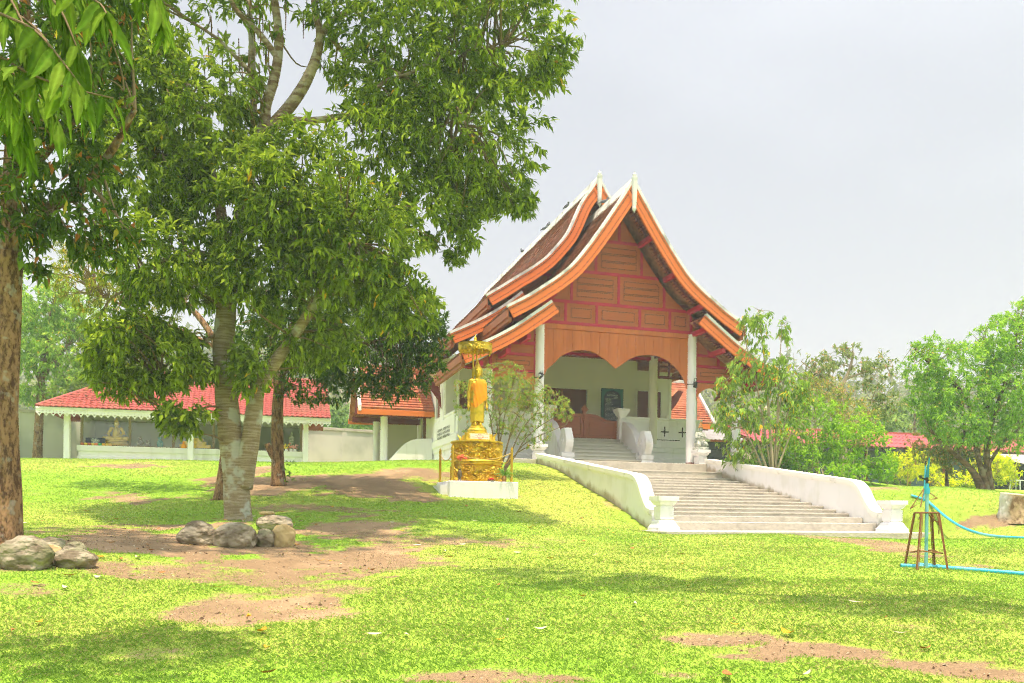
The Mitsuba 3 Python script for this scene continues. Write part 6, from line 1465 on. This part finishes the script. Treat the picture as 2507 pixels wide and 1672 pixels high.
k = thing('lotus_ornament', 'pink lotus shaped ornament lying on the slab before the golden drum', 'ornament'); lx, ly = .19, -.71; pt = []
for ring, (n_, el, L_) in enumerate(((9, .35, .10), (8, .75, .09), (6, 1.1, .075))):
    for i in range(n_):
        g = 2 * math.pi * (i + .5 * ring) / n_; d = np.array([math.cos(g) * math.cos(el), math.sin(g) * math.cos(el), math.sin(el)]); sd_ = np.array([-math.sin(g), math.cos(g), 0]); c0 = np.array([lx, ly, .285])
        pt.append((np.array([c0, c0 + d * L_ * .5 + sd_ * .026, c0 + d * L_, c0 + d * L_ * .5 - sd_ * .026, c0 + d * L_ * .5 - np.array([0, 0, .012])]), np.array([[0, 4, 1], [1, 4, 2], [2, 4, 3], [3, 4, 0]])))
part(k, 'petals', SW(cat(*pt)), 'm_pink', False, stuff=True); part(k, 'dish', SW(lathe([(.05, .256), (.10, .275), (.09, .285)], 16, (lx, ly, 0))), 'm_vase', 40)
k = thing('potted_plant', 'spiky green leaved plant in a brown pot at the front right of the golden drum', 'plant'); lv = Leaves(90); ax, ay = .50, -.72; q = 46
part(k, 'pot', SW(lathe([(.045, .256), (.065, .30), (.06, .36), (.045, .40)], 14, (ax, ay, 0))), 'm_pot', 40)
g = lv.r.uniform(0, 6.28, q); base = np.stack([ax + .015 * np.cos(g), ay + .015 * np.sin(g), np.full(q, .40)], 1); tilt = lv.r.uniform(.25, 1.5, q); Z = np.stack([np.cos(g) * np.sin(tilt), np.sin(g) * np.sin(tilt), np.cos(tilt)], 1)
bw, _ = SW((base, np.zeros((0, 3), int))); lv.add(bw, Z, lv.r.uniform(.18, .34, q), .035, shades(lv.r, q, (.06, .16, .03), (.26, .42, .10)), curl=.45); m, c = lv.mesh(); part(k, 'leaves', m, 'm_leaf_dull', False, stuff=True, color=c)

# ------------------------------------------------------------------ kneeling figure on the top right pedestal
k = thing('kneeling_statue', 'weathered kneeling figure with pressed palms and orange crown on a pedestal', 'statue')


def KW(m): return W(shift(m, 2.9, 25.55, 2.23))


part(k, 'plinth', KW(cbx(-.2, .2, -.2, .22, 0, .09)), 'm_statue')
kb = [((-.10, .12, .14), .07, (-.13, -.12, .17), .075), ((.10, .12, .14), .07, (.13, -.12, .17), .075), ((-.10, .12, .22), .09, (.10, .12, .22), .09), ((-.09, .10, .25), .09, (-.13, -.1, .21), .07), ((.09, .10, .25), .09, (.13, -.1, .21), .07), ((0, .08, .25), .11, (0, .05, .50), .095), ((-.12, .05, .56), .055, (.12, .05, .56), .055), ((0, .05, .5), .10, (0, .04, .6), .05),
      ((-.14, .05, .55), .05, (-.17, -.01, .40), .04), ((-.17, -.01, .40), .04, (-.02, -.13, .47), .03), ((.14, .05, .55), .05, (.17, -.01, .40), .04), ((.17, -.01, .40), .04, (.02, -.13, .47), .03), ((0, -.14, .46), .028, (0, -.14, .56), .012), ((0, .02, .66), .055, (0, .03, .74), .07), ((-.065, .03, .72), .014, (-.075, .03, .66), .012), ((.065, .03, .72), .014, (.075, .03, .66), .012), ((0, -.045, .69), .012, (0, -.05, .71), .01)]
part(k, 'body', KW(body(kb, .02)), 'm_statue', 35)
part(k, 'crown', KW(lathe([(.08, .745), (.085, .78), (.06, .80), (.065, .84), (.04, .87), (.042, .90), (.02, .93), (.004, 1.04)], 16, (0, .03, 0))), 'm_pot', 40)
part(k, 'back_slab', KW(cbx(.05, .24, .14, .2, .09, .35)), 'm_white')

# ------------------------------------------------------------------ things on the hall
for s_, w_, lab, nm in ((-2.80, 4.42, 'black spotlight clamped to the left front column of the hall', 0), (2.74, 4.50, 'black lamp bracket clamped to the right front column of the hall', 1)):
    k = thing('spotlight', lab, 'lamp'); part(k, 'bracket', W(cat(tube([(s_, 25.8, w_), (s_ - .02, 25.72, w_ + .16), (s_ + .05, 25.7, w_ + .2), (s_ + .06, 25.72, w_ + .08)], .013, 6), lathe([(.178, w_ - .01), (.178, w_ + .015)], 20, (s_ - (.04 if nm == 0 else -.02), 26, 0)))), 'm_black', 40)
    v, f = lathe([(.04, -.1), (.055, -.06), (.085, .06), (.09, .08)], 16) if nm == 0 else cbx(-.06, .06, -.05, .05, -.16, .04)
    an = 1.0; v = np.stack([v[:, 0], v[:, 1] * math.cos(an) - v[:, 2] * math.sin(an), v[:, 1] * math.sin(an) + v[:, 2] * math.cos(an)], 1) if nm == 0 else v
    part(k, 'housing', W(shift((v, f), s_ + (-.02 if nm == 0 else .0), 25.68, w_ + .02)), 'm_black', 40)
    if nm == 0: part(k, 'lens', W(ball((s_ - .06, 25.62, w_ + .03), .05)), 'm_plastic', True)
k = thing('notice_board', 'tall navy board with an arched border and columns of pale writing beside the hall door', 'sign')
part(k, 'panel', W(cbx(1.62, 2.58, 31.36, 31.399, 3.55, 5.09, .005)), 'm_navy')
ar = [(1.72, 3.6)] + [(2.10 - .38 * math.cos(g), 4.68 + .34 * math.sin(g)) for g in np.linspace(0, math.pi, 16)] + [(2.48, 3.6)]
part(k, 'border', W(ext(sbox(1.635, 3.565, 2.565, 5.075).difference(Polygon(ar)), 31.3565, 31.36)), 'm_teal')
rr = np.random.default_rng(14); tx = []
for i, z in enumerate(np.arange(3.68, 4.72, .05)):
    x = 1.80
    while x < 2.40:
        l = rr.uniform(.02, .07); tx.append(bx(x, min(x + l, 2.42), 31.357, 31.3595, z, z + .018)); x += l + .02
        if rr.random() < .12: break
part(k, 'writing', W(cat(*tx)), 'm_ink_white', stuff=True, label='illegible rows of small pale writing'); part(k, 'heading', W(cat(*[bx(1.86 + i * .062, 1.91 + i * .062, 31.357, 31.3595, 4.80, 4.835) for i in range(8)], *[bx(2.0 + i * .04, 2.03 + i * .04, 31.357, 31.3595, 4.90, 4.92) for i in range(5)], bx(2.2, 2.34, 31.357, 31.3595, 4.74, 4.765))), 'm_ink_white', stuff=True, label='illegible heading')
for i, (v_, s_, z, lab) in enumerate([(31.25, 0, 12.08, 'pigeon perched alone highest up on the rear roof ridge'), (33.45, 0, 12.08, 'pigeon on the rear roof ridge, right one of the pair'), (33.95, 0, 12.08, 'pigeon on the rear roof ridge, left one of the pair'), (37.2, 0, 12.08, 'pigeon lowest down on the rear roof ridge near its far end'), (27.3, 0, 10.87, 'pigeon on the front roof ridge beneath the rear gable peak')]):
    k = thing('pigeon', lab, 'bird', 'pigeons on the roof ridges'); an = [.4, 2.6, .8, 3.5, 1.2][i]
    q = body([((0, -.06, .11), .055, (0, .06, .09), .05), ((0, .06, .09), .04, (0, .19, .045), .014), ((0, -.08, .14), .035, (0, -.10, .20), .026), ((0, -.10, .205), .03, (0, -.12, .205), .024), ((0, -.13, .2), .01, (0, -.16, .192), .004), ((.02, -.02, .06), .01, (.02, -.02, .0), .007), ((-.02, -.02, .06), .01, (-.02, -.02, 0), .007)], .02, 4)
    put(k, W(shift(rotz(scl(q, 1.1, 1.1, 1.1), an), s_, v_, z)), 'm_pigeon', 30)

# ------------------------------------------------------------------ sprinklers and pipes
sp = gpt(*(5.446,11,-0.662)[:2]); k = thing('sprinkler', 'near lawn sprinkler: teal riser pipe on a rusty four legged iron stand', 'sprinkler')
rot = math.radians(42); TZ = .735; ft, tp = .275, .15
for i in range(4):
    g = rot + i * math.pi / 2; a = sp + [ft * math.cos(g), ft * math.sin(g), 0]; a[2] = float(gz(np.array(a[0]), np.array(a[1]))) - .03; b = sp + [tp * math.cos(g), tp * math.sin(g), TZ]
    d = nrm(b - a); o = np.array([math.cos(g), math.sin(g), 0]) * .016; s_ = np.array([-math.sin(g), math.cos(g), 0]) * .016
    part(k, 'leg', cat(tube([a + s_, b + s_], .006, 4), tube([a - s_, b - s_], .006, 4), tube([a + o * .5, b + o * .5], .012, 4)), 'm_rust')
q = [sp + [tp * math.cos(rot + i * math.pi / 2), tp * math.sin(rot + i * math.pi / 2), TZ] for i in range(4)]
for i in range(4): part(k, 'top_bar', tube([q[i], q[(i + 1) % 4]], .012, 4), 'm_rust')
part(k, 'cross_bar', cat(tube([q[0], q[2]], .010, 4), tube([q[1], q[3]], .010, 4)), 'm_rust')
q2 = [sp + [(.205) * math.cos(rot + i * math.pi / 2), .205 * math.sin(rot + i * math.pi / 2), .24 - .03 * (i % 2)] for i in range(4)]
for i in range(4): part(k, 'brace', tube([q2[i], q2[(i + 1) % 4]], .009, 5), 'm_rust')
part(k, 'riser', tube([sp + [0, 0, -.03], sp + [.003, 0, .99]], .022, 12), 'm_pipe_pale', True)
part(k, 'coupling', cat(tube([sp + [.003, 0, .985], sp + [.003, 0, 1.06]], .034, 12), tube([sp + [.003, 0, 1.06], sp + [.003, 0, 1.12]], .022, 10)), 'm_pipe', 40)
part(k, 'nozzle_body', cat(tube([sp + [.0, 0, 1.12], sp + [0, 0, 1.2]], .018, 8), tube([sp + [.02, 0, 1.16], sp + [-.09, 0, 1.20]], [.016, .010], 8), tube([sp + [-.08, 0, 1.20], sp + [-.1, 0, 1.22]], .014, 6)), 'm_black', 40); part(k, 'counterweight', ball(sp + [.025, -.01, 1.135], .02), 'm_goldpost', True)
part(k, 'top_nozzle', tube([sp + [.0, 0, 1.2], sp + [.012, 0, 1.33], sp + [.03, 0, 1.46]], [.024, .017, .008], 10), 'm_teal_metal', True)
h = []
for dx, ln in ((.17, .16), (.185, .28), (.1, .12), (-.13, .09), (-.11, .1)): h.append(tube([sp + [dx * .7, 0, TZ], sp + [dx * .8 + .01, -.02, TZ - ln * .5], sp + [dx * .85, -.01, TZ - ln]], .007, 5))
part(k, 'rubber_straps', cat(*h, tube([sp + [.02, 0, TZ - .02], sp + [.09, -.02, TZ - .09], sp + [.13, -.02, TZ - .12]], .009, 5)), 'm_rust', True, stuff=True)


def pipe(pts, r, lab, dz=0., stiff=False):
    p = spline(np.array([gpt(x, y, r * .7 + dz) for x, y in pts]), 10)
    if stiff:  # a rigid run: straight in plan, resting on the high spots of the bank
        t_ = np.linspace(0, 1, 60); A, Bq = np.array(pts[0]), np.array(pts[-1]); p = np.hstack([A + (Bq - A) * t_[:, None], np.zeros((60, 1))])
    p[:, 2] = gz(p[:, 0], p[:, 1]) + r * .7 + dz
    if stiff:
        for _ in range(400): q = p[:, 2].copy(); q[1:-1] = .5 * q[1:-1] + .25 * (q[2:] + q[:-2]); p[:, 2] = np.maximum(q, gz(p[:, 0], p[:, 1]) + r * .5)
    return solo('water_pipe', tube(p, r, 12), 'm_pipe', lab, 'pipe', smooth=True)


g2 = gpt(*(9.95,20.24,0.417)[:2])
pipe([(5.16,11.1,-0.65)[:2], (5.406,11.05,-0.666)[:2], (5.623,11,-0.67)[:2], (5.838,10.95,-0.681)[:2], (6.154,10.8,-0.714)[:2], (6.558,10.6,-0.747)[:2], (7.043,10.4,-0.787)[:2]], .03, 'bright blue plastic water pipe lying on the lawn below the near sprinkler')
pipe([(5.503,11.35,-0.657)[:2], (5.671,11.2,-0.661)[:2], (5.784,11.05,-0.672)[:2], (5.822,10.98,-0.672)[:2]], .024, 'short pale blue pipe alongside the feet of the near sprinkler')
pipe([(10.189,21.36,0.537)[:2], (9.948,19.98,0.372)[:2], (10.228,19.48,0.156)[:2], (10.564,18.88,-0.116)[:2], (10.763,18.28,-0.297)[:2], (9.085,14.7,-0.348)[:2], (8.738,13.1,-0.46)[:2]], .028, 'long turquoise water pipe running down the bank from the far sprinkler', .02, True)
k = thing('sprinkler', 'far lawn sprinkler on a low dark tripod up the bank', 'sprinkler')
for dx, dy in ((-.30, .05), (-.2, -.25), (.27, -.12), (.2, .25)): part(k, 'leg', tube([gpt(g2[0] + dx, g2[1] + dy), g2 + [0, 0, .30]], .012, 5), 'm_rust')
part(k, 'base_bar', tube([gpt(g2[0] - .3, g2[1] + .05, .02), gpt(g2[0] + .27, g2[1] - .12, .02)], .016, 5), 'm_rust'); part(k, 'riser', tube([g2, g2 + [.03, 0, .85]], [.02, .014], 8), 'm_pipe', True); part(k, 'head', cat(tube([g2 + [.03, 0, .85], g2 + [.035, 0, .97]], .02, 8), tube([g2 + [.06, 0, .9], g2 + [-.06, 0, .93]], .014, 6)), 'm_black', 40)
solo('stake', shift(tube([(0, 0, -.1), (.01, 0, .55)], .02, 6), *gpt(*(14.623,31,1.035)[:2])), 'm_chain', 'short pale wooden stake in the lawn before the yellow shrub', 'stake')

# ------------------------------------------------------------------ stump, rocks, litter
st_ = gpt(*(11.387,19,-0.008)[:2]); k = thing('tree_stump', 'thick cut tree stump with a whitewashed side at the right edge', 'stump')
n_, m_ = 40, 14; a, z = np.meshgrid(np.linspace(0, 2 * math.pi, n_, endpoint=False), np.linspace(-.1, .58, m_), indexing='ij'); q = np.stack([np.cos(a) * 3, np.sin(a) * 3, z * 2.2], -1)
rd = (.27 + .10 * np.exp(-(z + .1) * 5)) * (1 + .35 * (meshkit.fbm(q, 4, 3) - .5) + .16 * (meshkit.fbm(q * 4, 3, 8) - .5)); v = np.stack([rd * np.cos(a), rd * np.sin(a), z + .04 * np.cos(a - 2) * (z > .5)], -1).reshape(-1, 3); i, j = np.meshgrid(np.arange(n_), np.arange(m_ - 1), indexing='ij'); A, Bq = i * m_ + j, ((i + 1) % n_) * m_ + j; f = np.stack([A, Bq, Bq + 1, A + 1], -1).reshape(-1, 4)
part(k, 'bark', shift((v, np.vstack([f[:, [0, 1, 2]], f[:, [0, 2, 3]]])), *st_), 'm_stumpbark', True)
top = v.reshape(n_, m_, 3)[:, -1]; part(k, 'cut_face', shift((np.vstack([top, top.mean(0)]), np.stack([np.arange(n_), (np.arange(n_) + 1) % n_, np.full(n_, n_)], 1)), *st_), 'm_twig_pale')
scene['m_stumpbark'] = prin(lambda p, n, uv: mix(mix((.46, .33, .21), (.20, .12, .07), smoothstep(.4, .7, fbm(p.x * 14, p.y * 14, p.z * 7, 4))), (.66, .66, .64), smoothstep(.0, .12, -(p.x - st_[0] + .16) + .1 * (fbm(p.x * 9, p.y * 9, p.z * 9, 3) - .5)) * smoothstep(-.1, .25, p.z - st_[2])), .9, bump=bark2_bump, bscale=.05)


def rock(x, y, rx, ry, rz, seed, lab, mat='m_stone', sink=.35, yaw=0.):
    m = trimesh.creation.icosphere(subdivisions=4); v = np.asarray(m.vertices).copy(); v = np.sign(v) * np.abs(v) ** .86
    h = meshkit.fbm(v * 1.3 + seed * 3.1, 4, seed) - .5; h2 = meshkit.fbm(v * 5 + seed, 3, seed + 9) - .5; v *= (1 + .55 * h + .10 * h2)[:, None]; v *= [rx, ry, rz]
    return solo('rock', shift(rotz((v, np.asarray(m.faces)), yaw), x, y, float(gz(np.array(x), np.array(y))) + rz * (1 - 2 * sink) * .8), mat, lab, 'rock', smooth=True)


def rk(p, wpx, hpx, seed, lab, mat='m_stone', dy=.22, sink=.2, Dd=None):
    rx = wpx * 1.07 / 2050 * p[1]; rz = hpx * 1.4 / 2050 * p[1]; return rock(p[0], p[1] + dy, rx, Dd or max(rx * .7, .12), rz, seed, lab, mat, sink)


rk((-4.506,11.76,-0.488), 41, 27, 1, 'grey boulder left of the pale trunk in its ring of stones')
rk((-3.98,11.78,-0.519), 50, 27, 2, 'broad flat topped boulder in front of the pale trunk')
rk((-3.623,12.06,-0.514), 22, 19, 3, 'rough grey stone between the broad boulder and the tan one')
rk((-3.375,12.16,-0.515), 26, 24, 4, 'tan round boulder at the right of the ring of stones', 'm_stone_tan')
rk((-4.015,14.06,-0.318), 42, 15, 5, 'flat sloping slab of rock right behind the pale trunk', 'm_stone', .1)
p_ = (-4.168,14.18,-0.263); rock(p_[0], p_[1] + .05, .13, .11, .04, 6, 'small flat tan stone lying on the sloping slab', 'm_stone_tan', -2.7)
rk((-5.222,8.76,-0.667), 60, 36, 7, 'big rounded boulder before the left edge tree'); rk((-4.877,9.06,-0.665), 54, 21, 8, 'low whale backed grey rock right of the big rounded boulder')
rk((-5.349,9.68,-0.556), 27, 14, 9, 'tan rock behind the low whale backed rock', 'm_stone_tan', .0); rk((-5.057,9.68,-0.588), 26, 20, 10, 'pointed brownish rock at the right of the left group', 'm_stone', .0); rk((-5.621,9.68,-0.534), 22, 9, 11, 'pale flat stone at the foot of the left edge tree', 'm_stone', .0); rk((-5.532,9.88,-0.522), 30, 15, 12, 'mossy grey rock at the back of the left group', 'm_stone', .2)
bp = (-5.391,9.42,-0.578); k = thing('brick', 'reddish hollow brick half buried between the boulders on the left', 'brick'); put(k, shift(rotz(cbx(-.05, .05, -.11, .11, -.02, .06, .006), .55), bp[0], bp[1], bp[2]), 'm_brick')


def leaf_mesh(seed):
    r = np.random.default_rng(seed); n = 7; x = np.linspace(-1, 1, n); w = .32 * np.cos(x * math.pi / 2) ** .7 + .002; b = r.uniform(.25, .8); z = b * x ** 2 * .6; v = np.vstack([np.stack([x, w, z + .22 * w * r.uniform(.3, 2)], 1), np.stack([x, x * 0, z], 1), np.stack([x, -w, z + .22 * w * r.uniform(.3, 2)], 1)]); i = np.arange(n - 1); f = []
    for a in (0, 1): A, Bq = a * n + i, (a + 1) * n + i; f += [np.stack([A, Bq, Bq + 1], 1), np.stack([A, Bq + 1, A + 1], 1)]
    return v, np.vstack(f)


FLC = [((.40, .19, .07), 'brown', 'curled brown leaf fallen on the ground', 'brown fallen leaves'), ((.62, .34, .04), 'golden', 'golden orange leaf fallen on the ground', 'golden fallen leaves'), ((.62, .56, .42), 'pale', 'pale dried leaf fallen on the ground', 'pale fallen leaves')]
FM = []
for i, (c, *_) in enumerate(FLC):
    scene['m_fallen_%d' % i] = two({'type': 'diffuse', 'reflectance': {'type': 'rgb', 'value': list(c)}}); FM.append([mikit.ply(leaf_mesh(s), 'm_fallen_%d' % i, True) for s in range(4)])
rf = np.random.default_rng(55)
LEAFAT = [((-1.926,6.48,-0.963), 1, 1.5), ((-1.039,6.38,-0.962), 2, .95), ((2.146,6.48,-0.93), 1, 1.5), ((-4.588,8.7,-0.728), 1, 1.2), ((-4.666,8.24,-0.766), 0, 1.2), ((-4.843,9.86,-0.59), 1, 1.), ((-4.5,10.08,-0.609), 2, 1.1), ((-4.063,8.94,-0.75), 2, 1.2), ((-4.313,8.74,-0.746), 2, 1.1), ((-4.62,12.34,-0.446), 1, 1.), ((-3.041,8.68,-0.831), 1, 1.1), ((-2.995,9.16,-0.803), 2, 1.), ((-1.479,5.16,-1.03), 0, 1.2), ((1.334,5.16,-1.008), 0, 1.5), ((1.816,5.18,-1.012), 2, 1.3), ((-0.758,12.72,-0.513), 2, 1.2), ((-0.967,12.04,-0.582), 2, 1.1), ((-0.261,11.36,-0.66), 0, 1.1), ((-1.419,12.54,-0.52), 2, 1.1), ((1.92,9.08,-0.796), 1, .9), ((0.708,8.42,-0.851), 1, .9), ((0.333,16.04,-0.298), 1, 1.2), ((0.233,6.62,-0.938), 2, .9), ((-2.49,10.9,-0.676), 1, 1.2), ((1.445,11.3,-0.667), 1, .9)]
for i in range(130):
    x, y = (rf.uniform(-5.5, 3.5), rf.uniform(5.6, 19)) if i < 75 else (rf.uniform(-8, -1.5), rf.uniform(9.5, 16.5)); ok = abs(x) < .6 * y
    if not ok: continue
    s_, v_ = sv(x, y)
    if abs(s_) < 3.5 and v_ > 15.4: continue
    LEAFAT.append(((x, y, float(gz(np.array(x), np.array(y)))), int(rf.choice([0, 0, 1, 2, 2])), rf.uniform(.6, 1.15)))
for p, c, sc in LEAFAT:
    kk = thing('fallen_leaf', FLC[c][2], 'leaf', FLC[c][3]); g = rf.uniform(0, 6.28); L_ = .062 * sc * (1 + .012 * max(0, p[1] - 8))
    scene[kk] = {**FM[c][rf.integers(4)], 'to_world': T().translate([float(p[0]), float(p[1]), float(gz(np.array(p[0]), np.array(p[1]))) + .03]).rotate([0, 0, 1], math.degrees(g)).rotate([1, 0, 0], float(rf.normal(0, 16))).scale(float(L_))}
sap = gpt(*(-5.321,20,0.81)[:2]); lv = Leaves(300); q = 40; lv.add(sap + np.stack([lv.r.normal(0, .1, q), lv.r.normal(0, .1, q), lv.r.uniform(.05, .55, q)], 1), np.stack([lv.r.normal(0, .7, q), lv.r.normal(0, .7, q), np.full(q, .3)], 1), .15, .045, shades(lv.r, q, (.06, .15, .02), (.2, .36, .04))); m, c = lv.mesh(); k = thing('seedling', 'small green seedling growing at the foot of the dark evergreen trunk', 'plant'); put(k, m, 'm_leaf_dull', False, color=c)

# ------------------------------------------------------------------ air
scene['haze_air'] = {'type': 'homogeneous', 'albedo': {'type': 'rgb', 'value': [.95, .95, .95]}, 'sigma_t': {'type': 'rgb', 'value': [.0014, .0016, .0020]}}
scene['haze'] = {'type': 'cube', 'to_world': T().translate([0, 0, 24.]).scale([930, 930, 28.]), 'bsdf': {'type': 'null'}, 'interior': {'type': 'ref', 'id': 'haze_air'}}
labels['haze'] = {'kind': 'stuff', 'label': 'thin pale haze in the air', 'category': 'haze'}
scene['camera']['medium'] = {'type': 'ref', 'id': 'haze_air'}
